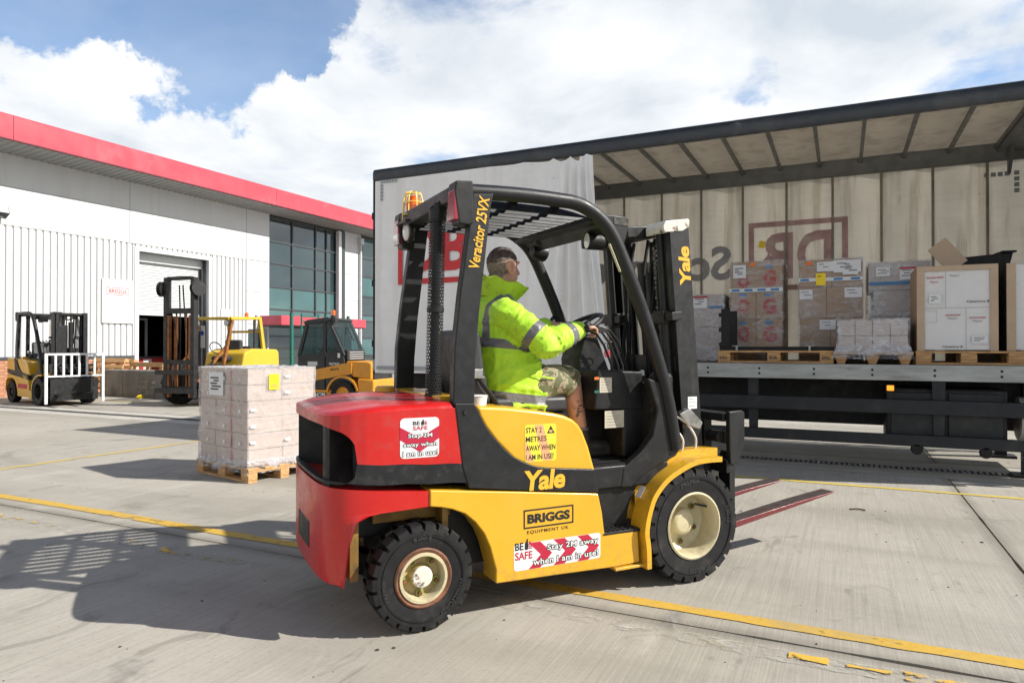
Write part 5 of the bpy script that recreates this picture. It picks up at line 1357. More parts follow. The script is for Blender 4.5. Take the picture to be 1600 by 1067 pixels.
# ---- stickers and lettering of the near truck
(ax0, az1), (ax1, _), (_, az0) = [(-0.114,1.02),(0.08,1.014),(-0.067,0.83)]
k1 = decal(FL, 'warning_sticker', ax0, az0, ax1 - ax0, az1 - az0, -.5204, M_DECALW, .02)
w_, h_ = ax1 - ax0, az1 - az0; Y = -.5204
MB().prism([(ax0 + .0, az0 + h_ * .78), (ax0 + w_ * .5, az0 + h_ * .50), (ax1, az0 + h_ * .78), (ax1, az0 + h_ * .46), (ax0 + w_ * .5, az0 + h_ * .14), (ax0, az0 + h_ * .46)], 'y', Y - .0012, Y - .0009).build('sticker_chevron', M_DECALR, k1, smooth=0)
be_safe(k1, ax0 + w_ * .32, az0 + h_ * .69, w_ * .38, Y - .0002, .66)
for tx, fx, fz, fw, fh in [('Stay 2M', .20, .475, .62, .135), ('away when', .08, .255, .86, .135), ('I am in use!', .06, .05, .90, .125)]:
    outlined('sticker_lettering', tx, k1, ax0 + w_ * fx, az0 + h_ * fz, w_ * fw, h_ * fh, Y)
(bx0, bz1), (bx1, _), (_, bz0) = [(0.555,0.954),(0.742,0.948),(0.63,0.76)]
w_, h_ = bx1 - bx0, bz1 - bz0; Y = -.5054
k2 = decal(FL, 'distance_sticker', bx0, bz0, w_, h_, Y, M_DECALL, .014)
for q in ([(.30, .985), (.58, .985), (.86, .015), (.58, .015)], [(.012, .62), (.012, .16), (.06, .015), (.30, .015)]):
    MB().prism([(bx0 + w_ * a, bz0 + h_ * b) for a, b in q], 'y', Y - .0012, Y - .0009).build('sticker_stripe', M_DECALP, k2, smooth=0)
for tx, fz, fw in [('STAY 2', .78, .50), ('METRES', .54, .66), ('AWAY WHEN', .30, .94), ('I AM IN USE!', .06, .88)]:
    lettering('sticker_lettering', tx, M_DECALK, k2, (bx0 + w_ * .03, Y, bz0 + h_ * fz), UX, UZ, NN, w_ * fw, h_ * .145, bold=.018, lift=.0016)
MB().prism([(bx0 + w_ * .70, bz0 + h_ * .74), (bx0 + w_ * .95, bz0 + h_ * .74), (bx0 + w_ * .82, bz0 + h_ * .95)], 'y', Y - .0016, Y - .0012).build('sticker_triangle', M_DECALK, k2, smooth=0)
MB().box(bx0 + w_ * .77, bx0 + w_ * .87, Y - .002, Y - .0017, bz0 + h_ * .77, bz0 + h_ * .83).build('sticker_triangle_mark', M_DECALP, k2, smooth=0)
(cx0, cz1), (cx1, _), (_, cz0) = [(0.541,0.721),(0.784,0.698),(0.619,0.616)]
lettering('brand_lettering', 'Yale', M_DECALY, FL, (cx0, -.526, cz0), UX, UZ, NN, cx1 - cx0, cz1 - cz0, bold=.034, shear=.12, space=.94, lift=.0012)
(dx0, dz1), (dx1, _), (_, dz0) = [(0.535,0.523),(0.833,0.495),(0.579,0.426)]
Y = -.5302; t_ = .008
for b in [(dx0, dx1, dz1 - t_, dz1), (dx0, dx1, dz0, dz0 + t_), (dx0, dx0 + t_, dz0 + t_, dz1 - t_), (dx1 - t_, dx1, dz0 + t_, dz1 - t_)]:
    MB().box(b[0], b[1], Y - .0008, Y, b[2], b[3]).build('logo_frame', M_DECALK, FL, smooth=0)
lettering('logo_lettering', 'BRIGGS', M_DECALK, FL, (dx0 + .022, Y, dz0 + .024), UX, UZ, NN, dx1 - dx0 - .044, dz1 - dz0 - .048, bold=.05, space=1.0, lift=.001)
lettering('logo_lettering', 'EQUIPMENT UK', M_DECALK, FL, (dx0 + .02, Y, dz0 - .030), UX, UZ, NN, dx1 - dx0 - .05, .020, bold=.012, space=1.25, lift=.001)
(ex0, ez1), (ex1, _), (_, ez0) = [(0.48,0.354),(1.003,0.352),(0.48,0.218)]
w_, h_ = ex1 - ex0, ez1 - ez0
k3 = decal(FL, 'safety_banner', ex0, ez0, w_, h_, Y, M_DECALW, .016)
for f0 in (.16, .44, .72):
    q = w_ * .13; x = ex0 + w_ * f0
    MB().prism([(x, ez1 - .001), (x + q, ez1 - .001), (x + q + h_ * .52, (ez0 + ez1) / 2), (x + q, ez0 + .001), (x, ez0 + .001), (x + h_ * .52, (ez0 + ez1) / 2)], 'y', Y - .0012, Y - .0009).build('banner_chevron', M_DECALR, k3, smooth=0)
be_safe(k3, ex0 + w_ * .012, ez0 + h_ * .40, w_ * .19, Y - .0002)
outlined('sticker_lettering', 'Stay 2M away', k3, ex0 + w_ * .37, ez0 + h_ * .56, w_ * .60, h_ * .27, Y)
outlined('sticker_lettering', 'when I am in use!', k3, ex0 + w_ * .21, ez0 + h_ * .12, w_ * .76, h_ * .24, Y)
(vx0, vz0), (vx1, vz1) = [(0.283,1.742),(0.343,2.106)]
uv = Vector((vx1 - vx0, 0, vz1 - vz0)); ln = uv.length; uv.normalize(); vv = Vector((-uv.z, 0, uv.x))
lettering('model_lettering', 'Veracitor 25VX', M_DECALY, FL, (vx0 + .012, -.5085, vz0), uv, vv, NN, ln, .058, bold=.02, shear=.12, lift=.0012)
(vx0, vz0), (vx1, vz1) = [(1.788,1.738),(1.758,1.973)]
uv = fU.copy(); vv = Vector((-uv.z, 0, uv.x)); ln = (Vector((vx1, 0, vz1)) - Vector((vx0, 0, vz0))).length
lettering('brand_lettering', 'Yale', M_DECALY, FL, (vx0, -.3605, vz0), uv, vv, NN, ln, .088, bold=.034, shear=.12, space=.94, lift=.0012)
# small plates and labels
def plate(name, m, px4, y, parent=FL, rows=0):
    (x0, z1), (x1, z0) = px4
    p = MB().box(x0, x1, y - .0015, y, z0, z1).build(name, m, parent, smooth=0)
    if rows:
        mb = MB()
        for k in range(rows):
            z = z1 - (z1 - z0) * (k + .7) / (rows + .6); mb.box(x0 + (x1 - x0) * .1, x0 + (x1 - x0) * (.6 + .3 * ((k * 37 % 10) / 10)), y - .0022, y - .0016, z - .0015, z + .0015)
        mb.build('plate_print', M_GREYINK, p, smooth=0)['kind'] = 'stuff'
    return p
plate('data_plate', M_CREAMP, [(1.132,1.179),(1.216,1.092)], -.332, rows=5)
plate('colour_plate', M_ORANGE, [(1.097,1.183),(1.127,1.168)], -.332)
plate('colour_plate', M_GREEN, [(1.097,1.106),(1.127,1.091)], -.332)
plate('load_chart', M_CREAMP, [(1.163,0.986),(1.297,0.887)], -.338, rows=5)
plate('mast_label', M_DECALW, [(1.759,1.05),(1.83,0.976)], -.3605, rows=3)
_a = radians(146); _c = Vector((1.622, 0, .327)); _p = _c + Vector((cos(_a), 0, sin(_a))) * .3685
MB().box(-.035, .035, -.055, -.005, -.0006, .0006, Matrix.Translation((_p.x, -.44, _p.z)) @ Matrix.Rotation(-(_a - pi / 2), 4, 'Y')).build('fender_label', M_DECALW, FL, smooth=0)
MB().lathe([(0, -.003), (.022, -.003), (.022, .003), (0, .003)], (1.275, -.20, 1.315), (.2, -1, .1), 18).build('key_fob', M_DECALR, FL)
MB().tube([Vector((1.27 + .02 * cos(a), -.20, 1.36 + .02 * sin(a))) for a in [2 * pi * k / 16 for k in range(17)]], .0025, 5).build('key_ring', M_BLKP, FL)
MB().tube([Vector((1.31 + .028 * cos(a), -.19, 1.365 + .022 * sin(a))) for a in [2 * pi * k / 16 for k in range(17)]], .003, 5).build('key_ring', M_BLKP, FL)
# decals up the front pillars
for s in (-1,):
    a, b = [(1.121,1.939),(1.193,1.788)]
    va = Vector((a[0], 0, a[1])); vb = Vector((b[0], 0, b[1]))
    MB().bar(va + Vector((-.028, s * .487, -.012)), vb + Vector((-.028, s * .487, -.012)), .018, .004, (-.92, s * -.0, -.38)).build('pillar_label', M_CREAMP, FL)
for ch, c_, r_, am, h_ in [('6.00-9', (0, -.53, .2575), .185, 92, .024), ('PREMIA', (0, -.53, .2575), .187, 190, .022), ('WHEELFORD', (0, -.53, .2575), .187, 325, .022), ('PREMIA', (1.622, -.575, .327), .245, 98, .028), ('TUBELESS', (1.622, -.575, .327), .245, 278, .024), ('7.00-12', (1.622, -.575, .327), .245, 10, .024)]:
    wl_ = [o for o in FL.children if o.name.startswith('wheel') and abs((Vector(o.data.vertices[0].co) - Vector(c_)).length) < .5]
    if ch == 'TUBELESS': am += 0
    arc_text(wl_[0] if wl_ else FL, ch, c_, r_, am, h_, -1, lift=.0055)
# white tub lying behind the seat on the hood
tub = empty('plastic_tub', FL.matrix_basis @ Vector((.335, -.40, 1.058)), 0, 'white plastic tub on the hood behind the driver seat', 'tub')
MB().lathe([(0, .0), (.045, .0), (.052, .045), (.056, .048), (.052, .05), (.0, .052)], (0, 0, 0), (0, 0, 1), 24).build('tub_body', M_DECALW, tub, smooth=40)

# ------------------------------------------------------------------ driver
def evaluated(o):
    dg = bpy.context.evaluated_depsgraph_get(); dg.update()
    me = bpy.data.meshes.new_from_object(o.evaluated_get(dg))
    return me
def fuse(name, mb, voxel, mats, smooth_it=4, fac=.5):
    me = bpy.data.meshes.new(name); me.from_pydata(mb.v, [], mb.f)
    bm = bmesh.new(); bm.from_mesh(me); bmesh.ops.recalc_face_normals(bm, faces=bm.faces); bm.to_mesh(me); bm.free()
    o = bpy.data.objects.new(name, me); COL.objects.link(o)
    r = o.modifiers.new('r', 'REMESH'); r.mode = 'VOXEL'; r.voxel_size = voxel; r.use_smooth_shade = True
    s = o.modifiers.new('s', 'SMOOTH'); s.iterations = smooth_it; s.factor = fac
    out = evaluated(o); out.name = name
    bpy.data.objects.remove(o)
    out.materials.clear()
    for m in mats: out.materials.append(m)
    out.polygons.foreach_set('use_smooth', [True] * len(out.polygons))
    return out
def chain(mb, pts, rs, seg=14, flat=None):
    """a tapering limb with rounded ends"""
    P = [Vector(p) for p in pts]
    d0 = (P[0] - P[1]).normalized(); d1 = (P[-1] - P[-2]).normalized()
    PP = [P[0] + d0 * rs[0] * .85, P[0] + d0 * rs[0] * .5] + P + [P[-1] + d1 * rs[-1] * .5, P[-1] + d1 * rs[-1] * .85]
    RR = [rs[0] * .45, rs[0] * .86] + list(rs) + [rs[-1] * .86, rs[-1] * .45]
    mb.tube(PP, RR, seg)
def skin_mat():
    m = bpy.data.materials.new('skin'); t = NT(m)
    n = t.noise(18, 5, .6); n2 = t.noise(5, 4)
    c = t.mix(t.rng(n, .3, .7), (.52, .275, .195), (.60, .35, .255))
    c = t.mix(t.math('MULTIPLY', t.rng(n2, .45, .7), .35), c, (.55, .225, .16))
    # dark tattoo on the outside of the right calf
    vm = t.n.new('ShaderNodeVectorMath'); vm.operation = 'DISTANCE'; t.l.new(t.tc.outputs['Object'], vm.inputs[0]); vm.inputs[1].default_value = (1.09, -.20, .99)
    ink = t.math('MULTIPLY', t.rng(vm.outputs['Value'], .045, .07, 1, 0), t.rng(t.noise(34, 3, .6), .50, .54))
    c = t.mix(t.math('MULTIPLY', ink, .85), c, (.05, .05, .055))
    t.set(Base_Color=c, Roughness=.5, Subsurface_Weight=.12, Subsurface_Radius=(.02, .008, .004))
    t.bump(t.noise(140, 3), .08, .002)
    return m
M_SKIN = skin_mat()
def jacket_mat():
    m = bpy.data.materials.new('hi_vis_fabric'); t = NT(m)
    at = t.n.new('ShaderNodeAttribute'); at.attribute_name = 'band'
    n = t.noise(6, 6, .65); n2 = t.noise(30, 6, .75); n3 = t.noise(3, 5, .6)
    c = t.mix(t.rng(n, .3, .7), (.34, .62, .013), (.42, .72, .018))
    grime = t.math('MULTIPLY', t.rng(n2, .53, .64), t.rng(n3, .45, .58))
    c = t.mix(t.math('MULTIPLY', grime, .5), c, (.075, .085, .03))
    c = t.mix(t.math('MULTIPLY', t.rng(t.noise(2.2, 4), .5, .7), .35), c, (.26, .45, .017))
    band = t.rng(at.outputs['Fac'], -.0012, .0012, 1, 0)
    tape = t.mix(t.rng(t.noise(9, 5), .35, .7), (.105, .103, .108), (.165, .163, .168))
    c = t.mix(band, c, tape)
    t.set(Base_Color=c, Roughness=t.rng(band, 0, 1, .62, .42))
    t.b.inputs['Sheen Weight'].default_value = .15
    fold = t.math('ADD', t.math('MULTIPLY', t.noise(9, 4, .55, dist=1.2), .8), t.math('MULTIPLY', t.noise(60, 3), .06))
    t.bump(fold, .55, .02)
    return m
M_JACKET = jacket_mat()
M_COLLAR = mat('hi_vis_collar', (.35, .55, .013), .6, var=.12, dirt=(.10, .11, .03), damt=.6, dscale=20, bump=.15, bscale=40)
def camo_mat():
    m = bpy.data.materials.new('camo_cloth'); t = NT(m)
    a = t.noise(14, 3, .5, dist=1.0); b = t.noise(19, 3, .5, (1.3, 1, 1), dist=1.0)
    c = t.mix(t.rng(a, .49, .51), (.30, .26, .17), (.12, .13, .06))
    c = t.mix(t.rng(b, .57, .59), c, (.10, .065, .035))
    t.set(Base_Color=c, Roughness=.85); t.bump(t.noise(9, 5, .6), .5, .02); return m
M_CAMO = camo_mat()
M_HAIR = mat('cropped_brown_hair', (.075, .055, .042), .75, var=.45, scale=55, dirt=(.16, .13, .11), damt=.6, dscale=40, bump=.6, bscale=260)
M_HAIRS = mat('shaved_grey_hair', (.20, .150, .120), .7, var=.25, scale=60, bump=.4, bscale=260)
M_SHOE = mat('dark_work_boot', (.022, .020, .019), .6, dirt=(.09, .075, .06), damt=.5, bump=.1)

HC = Vector((.672, 0, 1.822))
HR_ = 0
HR = Matrix.Translation(HC) @ Matrix.Rotation(radians(11), 4, 'Z') @ Matrix.Translation(-HC)
HI = HR.inverted()
def person_body():
    b = MB()
    # head: skull, jaw, nose, ears, neck
    b.ball(HC + Vector((-.004, 0, .022)), .098, .077, .100, 18, 12)
    b.ball(HC + Vector((.030, 0, -.035)), .070, .062, .082, 16, 10)
    b.ball(HC + Vector((.064, 0, -.088)), .028, .034, .026, 12, 8)
    chain(b, [HC + Vector((.094, 0, .012)), HC + Vector((.112, 0, -.026))], [.010, .015], 10)
    b.ball(HC + Vector((.088, 0, .034)), .016, .055, .012, 12, 8)
    b.ball(HC + Vector((.092, 0, -.058)), .012, .026, .008, 12, 8)
    for s in (-1, 1):
        Me = Matrix.Rotation(.42 * s, 4, 'Z') @ Matrix.Rotation(-.2, 4, 'Y')
        ring = [HC + Vector((-.004, s * .087, -.006)) + (Me @ Vector((.020 * cos(a), s * .004, .035 * sin(a)))) for a in [2 * pi * k / 14 for k in range(15)]]
        b.tube(ring, .0085, 8, caps=True)
        b.ball(HC + Vector((.004, s * .081, -.008)), .017, .009, .028, 10, 8, Me)
    b.xform(lambda v: HR @ v)
    chain(b, [HC + Vector((-.022, 0, -.05)), HC + Vector((-.045, 0, -.125)), HC + Vector((-.065, 0, -.20))], [.060, .062, .075], 16)
    # trunk under the jacket
    def ring(z, cx, hd, hw, n=20): return [(cx + hd * cos(2 * pi * k / n), hw * sin(2 * pi * k / n), z) for k in range(n)]
    b.loft([ring(1.05, .62, .10, .14), ring(1.12, .63, .12, .17), ring(1.28, .63, .11, .155), ring(1.45, .62, .12, .18), ring(1.55, .605, .10, .17), ring(1.62, .60, .06, .09)])
    for s, sh, el, wr in ((-1, (.60, -.19, 1.53), (.775, -.32, 1.375), (1.035, -.255, 1.455)), (1, (.60, .19, 1.53), (.85, .28, 1.33), (1.05, .135, 1.49))):
        chain(b, [sh, el], [.055, .045], 12); chain(b, [el, wr], [.045, .030], 12)
    # legs
    for s in (-1, 1):
        k = (1.045, s * .155, 1.165); a = (1.13, s * .145, .835)
        chain(b, [(.66, s * .10, 1.085), (.85, s * .13, 1.12), k], [.095, .085, .062], 14)
        chain(b, [k, (1.06, s * .155, 1.06), (1.09, s * .15, .96), a], [.060, .061, .052, .036], 14)
        chain(b, [a, (1.16, s * .145, .77), (1.28, s * .15, .735)], [.038, .04, .034], 12)
    # right hand closed over the lever ends, left hand on the wheel rim
    def hand(w, d, up, side, grip):
        w, d, up = Vector(w), Vector(d).normalized(), Vector(up).normalized(); sd = d.cross(up).normalized() * side
        pc = w + d * .05
        R = [[p + q for p in (pc,)][0] for q in ()]
        chain(b, [w, w + d * .035], [.028, .030], 10)
        for k, (o, L, r) in enumerate([(-.030, .070, .0085), (-.010, .078, .009), (.011, .073, .009), (.030, .058, .008)]):
            root = w + d * .045 + sd * o * .7; kn = w + d * .092 + sd * o
            chain(b, [w + d * .03 + sd * o * .5, root, kn], [.016, .0145, .0105], 8)
            p1 = kn + (d * .75 - up * .65).normalized() * L * .42
            p2 = p1 + (d * (-.1) - up * 1.0).normalized() * L * .34
            p3 = p2 + (-d * .85 - up * .5).normalized() * L * .30
            chain(b, [kn, p1, p2, p3], [r * 1.1, r, r * .92, r * .8], 8)
        t0 = w + d * .03 - sd * .026; t1 = t0 + (d * .6 - sd * .7 - up * .3).normalized() * .038; t2 = t1 + (d * .8 - up * .55).normalized() * .032
        chain(b, [t0, t1, t2], [.0145, .0115, .0095], 8)
    hand((1.04, -.253, 1.455), (.93, .1, .16), (-.25, 0, 1), 1, 0)
    hand((1.05, .135, 1.49), (.9, -.1, .12), (-.3, .1, 1), -1, 0)
    return b
body_me = fuse('person', person_body(), .0055, [M_SKIN], 3)
person = link('person', body_me)
person.location = FL.location; person.rotation_euler = FL.rotation_euler
tag(person, 'driver in dirty yellow green hi-vis jacket and camouflage shorts, seated gripping the levers', 'person')
# hair: a shell over crown and nape with a shaved lower edge
def hair_shell(k, test, name, m):
    bm = bmesh.new(); bm.from_mesh(body_me)
    kill = []
    for f in bm.faces:
        c = HI @ f.calc_center_median() - HC
        if not test(c): kill.append(f)
    bmesh.ops.delete(bm, geom=kill, context='FACES')
    bm.normal_update()
    for v in bm.verts:
        c = v.co - HC
        v.co += v.normal * (k * (.75 + .5 * noise.noise(v.co * 60)))
    me = bpy.data.meshes.new(name); bm.to_mesh(me); bm.free(); me.materials.append(m)
    me.polygons.foreach_set('use_smooth', [True] * len(me.polygons))
    o = link(name, me, person)
    return o
wob = lambda c: .008 * noise.noise(c * 40)
hair_shell(.006, lambda c: c.z > .045 + wob(c) - max(0, -c.x) * .25 and c.x < .075, 'hair', M_HAIR)
hair_shell(.0025, lambda c: c.z > -.068 - max(0, -c.x - .03) * .2 + wob(c) and c.z > (-.02 + c.x * 1.0) and c.x < .035 and not (abs(c.y) > .070 and -.05 < c.z < .036 and -.034 < c.x < .04), 'shaved_hair', M_HAIRS)
# jacket
ARM = {-1: [Vector((.605, -.185, 1.54)), Vector((.775, -.325, 1.375)), Vector((1.02, -.262, 1.452))], 1: [Vector((.605, .185, 1.54)), Vector((.85, .285, 1.33)), Vector((1.03, .145, 1.48))]}
def jacket():
    b = MB()
    def ring(z, x0, x1, hw, tilt=0.0, n=28, p=2.4):
        out = []
        for k in range(n):
            a = 2 * pi * k / n; c, s = cos(a), sin(a)
            c = abs(c) ** (2 / p) * (1 if c > 0 else -1); s = abs(s) ** (2 / p) * (1 if s > 0 else -1)
            x = (x0 + x1) / 2 + (x1 - x0) / 2 * c
            out.append((x, hw * s, z + tilt * (x - .7)))
        return out
    b.loft([ring(.995, .47, .99, .235, -.16), ring(1.03, .455, 1.00, .250, -.16), ring(1.12, .455, .965, .250, -.08), ring(1.22, .465, .91, .242), ring(1.32, .475, .86, .235), ring(1.42, .475, .82, .230), ring(1.50, .480, .79, .228), ring(1.56, .492, .765, .215), ring(1.605, .51, .74, .175), ring(1.64, .53, .72, .125), ring(1.68, .55, .715, .098), ring(1.72, .56, .70, .08)])
    for s in (-1, 1):
        a, e, w = ARM[s]; d = (w - e).normalized()
        m1 = a.lerp(e, .5) + Vector((-.006, s * .012, .004)); m2 = e.lerp(w, .5) + Vector((0, 0, -.008))
        chain(b, [a, m1, e], [.092, .088, .080], 18); chain(b, [e, m2, w - d * .02], [.080, .076, .060], 18)
        chain(b, [w - d * .03, w + d * .012], [.056, .053], 16)
        b.ball(a + Vector((0, -s * .03, .0)), .095, .085, .085, 16, 10)
    return b
jme = fuse('jacket', jacket(), .009, [M_JACKET], 5)
bandv = []
def segdist(p, a, b):
    ab = b - a; t = max(0, min(1, (p - a).dot(ab) / ab.length_squared)); return (p - (a + ab * t)).length, t
nrm = [v.normal.copy() for v in jme.vertices]; newco = []
for v in jme.vertices:
    p = v.co.copy(); s = -1 if p.y < 0 else 1; a, e, w = ARM[s]
    du, tu = segdist(p, a, e); df, tf = segdist(p, e, w)
    ru = du - .088; rf = df - (.080 - .022 * tf)
    onarm = (min(ru, rf) < .022) and not (ru <= rf and tu < .10)
    Lu, Lf = (e - a).length, (w - e).length
    fade = max(0, min(1, (tu - .02) / .12)) if ru <= rf else 1
    if onarm:
        if ru <= rf: sd = abs(tu - .72) * Lu - .024; ax = (e - a).normalized(); t = tu * Lu
        else: sd = abs(tf - .72) * Lf - .024; ax = (w - e).normalized(); t = tf * Lf + .25
        if ru <= rf and tu < .22: sd = .02
        # sleeve creases run round the arm, deeper at the elbow
        elb = max(0, 1 - abs(t - Lu) / .13)
        n = noise.noise(Vector((t * 26 + p.y * 9, p.z * 7, s * 3 + p.x * 2)))
        off = (max(0, 1 - abs(n) * 3.2) ** 1.6 - .35) * (.008 + .011 * elb) + .005 * noise.noise(p * 11)
    else:
        zt = p.z + .10 * (p.x - .7)
        h1 = abs(zt - 1.362) - .026; h2 = abs(zt + .02 * (p.x - .7) - 1.066) - .026
        br = abs(abs(p.y) - .135) - .025 if p.z > 1.36 else 1
        sd = min(h1, h2, br if p.z < 1.66 else 1)
        n = noise.noise(Vector((p.x * 5, p.y * 6, p.z * 15))); n2 = noise.noise(Vector((p.x * 9 + 4, p.y * 12, p.z * 5)))
        off = (max(0, 1 - abs(n) * 3) ** 1.5 - .3) * .011 + (max(0, 1 - abs(n2) * 3) ** 1.5 - .3) * .010 * max(0, min(1, (1.50 - p.z) * 5)) + .003 * noise.noise(p * 24)
    bandv.append(sd)
    newco += list(p + nrm[v.index] * off)
jme.vertices.foreach_set('co', newco); jme.update()
at = jme.attributes.new('band', 'FLOAT', 'POINT'); at.data.foreach_set('value', bandv)
jk = link('jacket', jme, person)
# stand-up collar, folded open at the front
def collar():
    mb = MB(); rings = []; n = 34
    for i in range(n + 1):
        a = radians(28 + (332 - 28) * i / n); c, s = cos(a), sin(a)     # 0 = forward
        f = (1 + c) / 2
        r0 = Vector((.632 + .105 * c, .092 * s, 1.655 - .035 * f)); r1 = Vector((.640 + (.118 + .075 * f ** 2) * c, (.104 + .03 * f) * s, 1.768 - .065 * f + .008 * sin(i * 1.1)))
        out = Vector((c, s, 0)) * .012
        rings.append([r0 - out * .2, r0 + out, r0.lerp(r1, .5) + out * 1.5, r1 + out, r1 + Vector((0, 0, .006)), r1 - out * .3, r0.lerp(r1, .5) - out * .3])
    mb.loft(rings); return mb
collar().build('collar', M_COLLAR, jk, smooth=60)
for z in (1.02, 1.10, 1.19): MB().lathe([(0, -.003), (.006, -.003), (.007, 0)], (.965 - (z - 1.02) * .5, -.17, z), (.4, -1, 0), 10).build('snap_button', M_BLKP, jk)
MB().bar((.72, -.258, 1.20), (.88, -.252, 1.175), .004, .010).build('pocket_flap', M_COLLAR, jk, bev=.003)
# shorts
b = MB()
for s in (-1, 1):
    chain(b, [(.62, s * .10, 1.10), (.84, s * .135, 1.135), (.985, s * .152, 1.155)], [.118, .112, .098], 18)
    b.tube([(.93, s * .148, 1.15), (1.03, s * .156, 1.145), (1.05, s * .157, 1.135)], [.098, .096, .092], 18)
sme = fuse('shorts', b, .009, [M_CAMO], 4)
snew = []
for v in sme.vertices: snew += list(v.co + v.normal * (.006 * noise.noise(v.co * 14) + .004 * (1 - 2 * abs(noise.noise(v.co * 9)))))
sme.vertices.foreach_set('co', snew); sme.update()
link('shorts', sme, person)
for s in (-1, 1):
    b = MB()
    chain(b, [(1.125, s * .145, .855), (1.135, s * .145, .79)], [.048, .052], 14)
    chain(b, [(1.12, s * .145, .755), (1.22, s * .148, .752), (1.33, s * .152, .738)], [.050, .052, .040], 14)
    b.box(1.07, 1.37, s * .148 - .046, s * .148 + .046, .702, .722)
    link('boot', fuse('boot', b, .007, [M_SHOE], 3), person)
    MB().tube([(1.118 + .046 * cos(a), s * .145 + .046 * sin(a), .868) for a in [2 * pi * k / 16 for k in range(17)]], .008, 6).build('sock', M_GREYINK, person)

# ------------------------------------------------------------------ wrapped pallet load in the yard
rzP = radians(-13.3)
def Pw(base, rz, x, y, z=0): return (base[0] + x * cos(rz) - y * sin(rz), base[1] + x * sin(rz) + y * cos(rz), z)
pc = (-5.29 - .53 * cos(rzP) - .41 * sin(rzP), 4.95 - .53 * sin(rzP) + .41 * cos(rzP))
pallet('pallet', (pc[0], pc[1], 0), rzP, 1.06, .82, 'wooden pallet on the concrete under the tall wrapped load', None)
M_CARDP = mat('pale_carton', (.52, .43, .37), .7, var=.07, scale=2.2, dirt=(.42, .34, .29), damt=.4, dscale=5)
random.seed(5)
cl = []
for j in range(6):
    z0 = .01 + j * .163
    for k in range(2):
        for i in range(3):
            q = random.uniform(-.006, .006)
            cl.append((-.485 + i * .323 + q, -.485 + (i + 1) * .323 - .003 + q, -.385 + k * .385 + q, -.385 + (k + 1) * .385 - .003, z0, z0 + .161))
ws = stack('wrapped_carton_load', (pc[0], pc[1], .146), rzP, 'tall wrapped load of pale cartons with a yellow sheet, alone on the concrete', cl, M_CARDP, film_mat('white_stretch_film', .60, (.70, .645, .63), .22, .74, (.7, .7, 4)), pad=.008, cat='carton load', rough=.014, gap=.0018)
# loose film bunched over the top, skirt at the pallet
mb = MB(); rings = []
for i in range(25):
    rings.append([(-.50 + 1.0 * i / 24, -.40 + .80 * j / 24, .985 + .030 * abs(noise.noise(Vector((i * .35, j * .35, 2)))) + .012 * noise.noise(Vector((i * .9, j * .9, 6)))) for j in range(25)])
mb.loft(rings, closed=False, caps=False); mb.build('top_film', film_mat('top_film', .8, (.86, .86, .87), .30, .6), ws, smooth=60)
mb = MB(); rings = []
per = [(-.50 + 1.0 * i / 20, -.40) for i in range(21)] + [(.50, -.40 + .80 * i / 20) for i in range(1, 21)] + [(.5 - 1.0 * i / 20, .40) for i in range(1, 21)] + [(-.5, .40 - .80 * i / 20) for i in range(1, 21)]
for k in range(5):
    rings.append([(x * (1 + .012 * k + .01 * noise.noise(Vector((n_ * .5, k, 1)))), y * (1 + .012 * k + .01 * noise.noise(Vector((n_ * .5, k, 5)))), .07 - k * .032 + .014 * noise.noise(Vector((n_ * .7, k * .4, 9)))) for n_, (x, y) in enumerate(per)])
mb.loft(rings, closed=False, caps=False); mb.build('film_skirt', M_FILMH, ws, smooth=60)
label_sheet(ws, -.27, .03, .70, .945, -.403, False, 5, 12)
o = MB().box(.503, .506, -.17, -.055, .77, .93).build('yellow_sheet', M_YTAG, ws)
MB().box(.506, .5068, -.155, -.07, .79, .83).build('sheet_print', mat('faint_print', (.55, .40, .05), .6), o)
for j in range(6):
    for (a, c) in ((.0, -.402), (.31, -.402), (-.34, -.402)):
        if random.random() < .5: MB().box(a + .02, a + .055, c - .0012, c, .05 + j * .163, .085 + j * .163).build('carton_label', M_LABEL, ws, smooth=0)
    for b in (-.37, .02, .32):
        if random.random() < .55: MB().box(.501, .5025, b, b + .06, .07 + j * .163, .10 + j * .163).build('carton_label', M_LABEL, ws, smooth=0)
    MB().box(.16, .185, -.4035, -.402, .02 + j * .163, .15 + j * .163).build('red_tape', mat('pink_tape', (.50, .22, .22), .5) if j == 0 else bpy.data.materials['pink_tape'], ws, smooth=0)

# ------------------------------------------------------------------ parked forklift at the left
a2 = radians(-9.0)
f2 = Vector((cos(a2), sin(a2), 0)); l2 = Vector((-sin(a2), cos(a2), 0))
o2 = Vector((-16.56, 9.33, 0)) - f2 * 1.622 + l2 * .575
F2 = empty('forklift', o2, a2, 'yellow forklift with a white load backrest, parked by the ribbed wall at far left', 'forklift')
n_before = set(bpy.data.objects)
build_forklift(F2, False, M_YEL, False)
brx = 2.13
for s in (-1, 1): MB().box(brx, brx + .035, s * .60 - .03, s * .60 + .03, .06, 1.20).build('backrest_post', M_DECALW, F2, bev=.004)
MB().box(brx, brx + .035, -.569, .569, 1.155, 1.20).build('backrest_rail', M_DECALW, F2)
MB().box(brx, brx + .035, -.569, .569, .66, .695).build('backrest_rail', M_DECALW, F2)
bar_me = MB().box(brx + .004, brx + .03, -.022, .022, .696, 1.154).mesh('backrest_bar', M_DECALW, 0)
for k in range(6): o = link('backrest_bar', bar_me, F2); o.location = (0, -.41 + k * .164, 0)
MB().box(brx - .02, brx - .001, -.50, .50, .12, .62).build('carriage_face', M_MASTB, F2)
lettering('brand_lettering', 'Yale', M_DECALY, F2, (1.765, -.3605, 1.62), (0, 0, 1), (-1, 0, 0), NN, .24, .07, bold=.03, lift=.001)
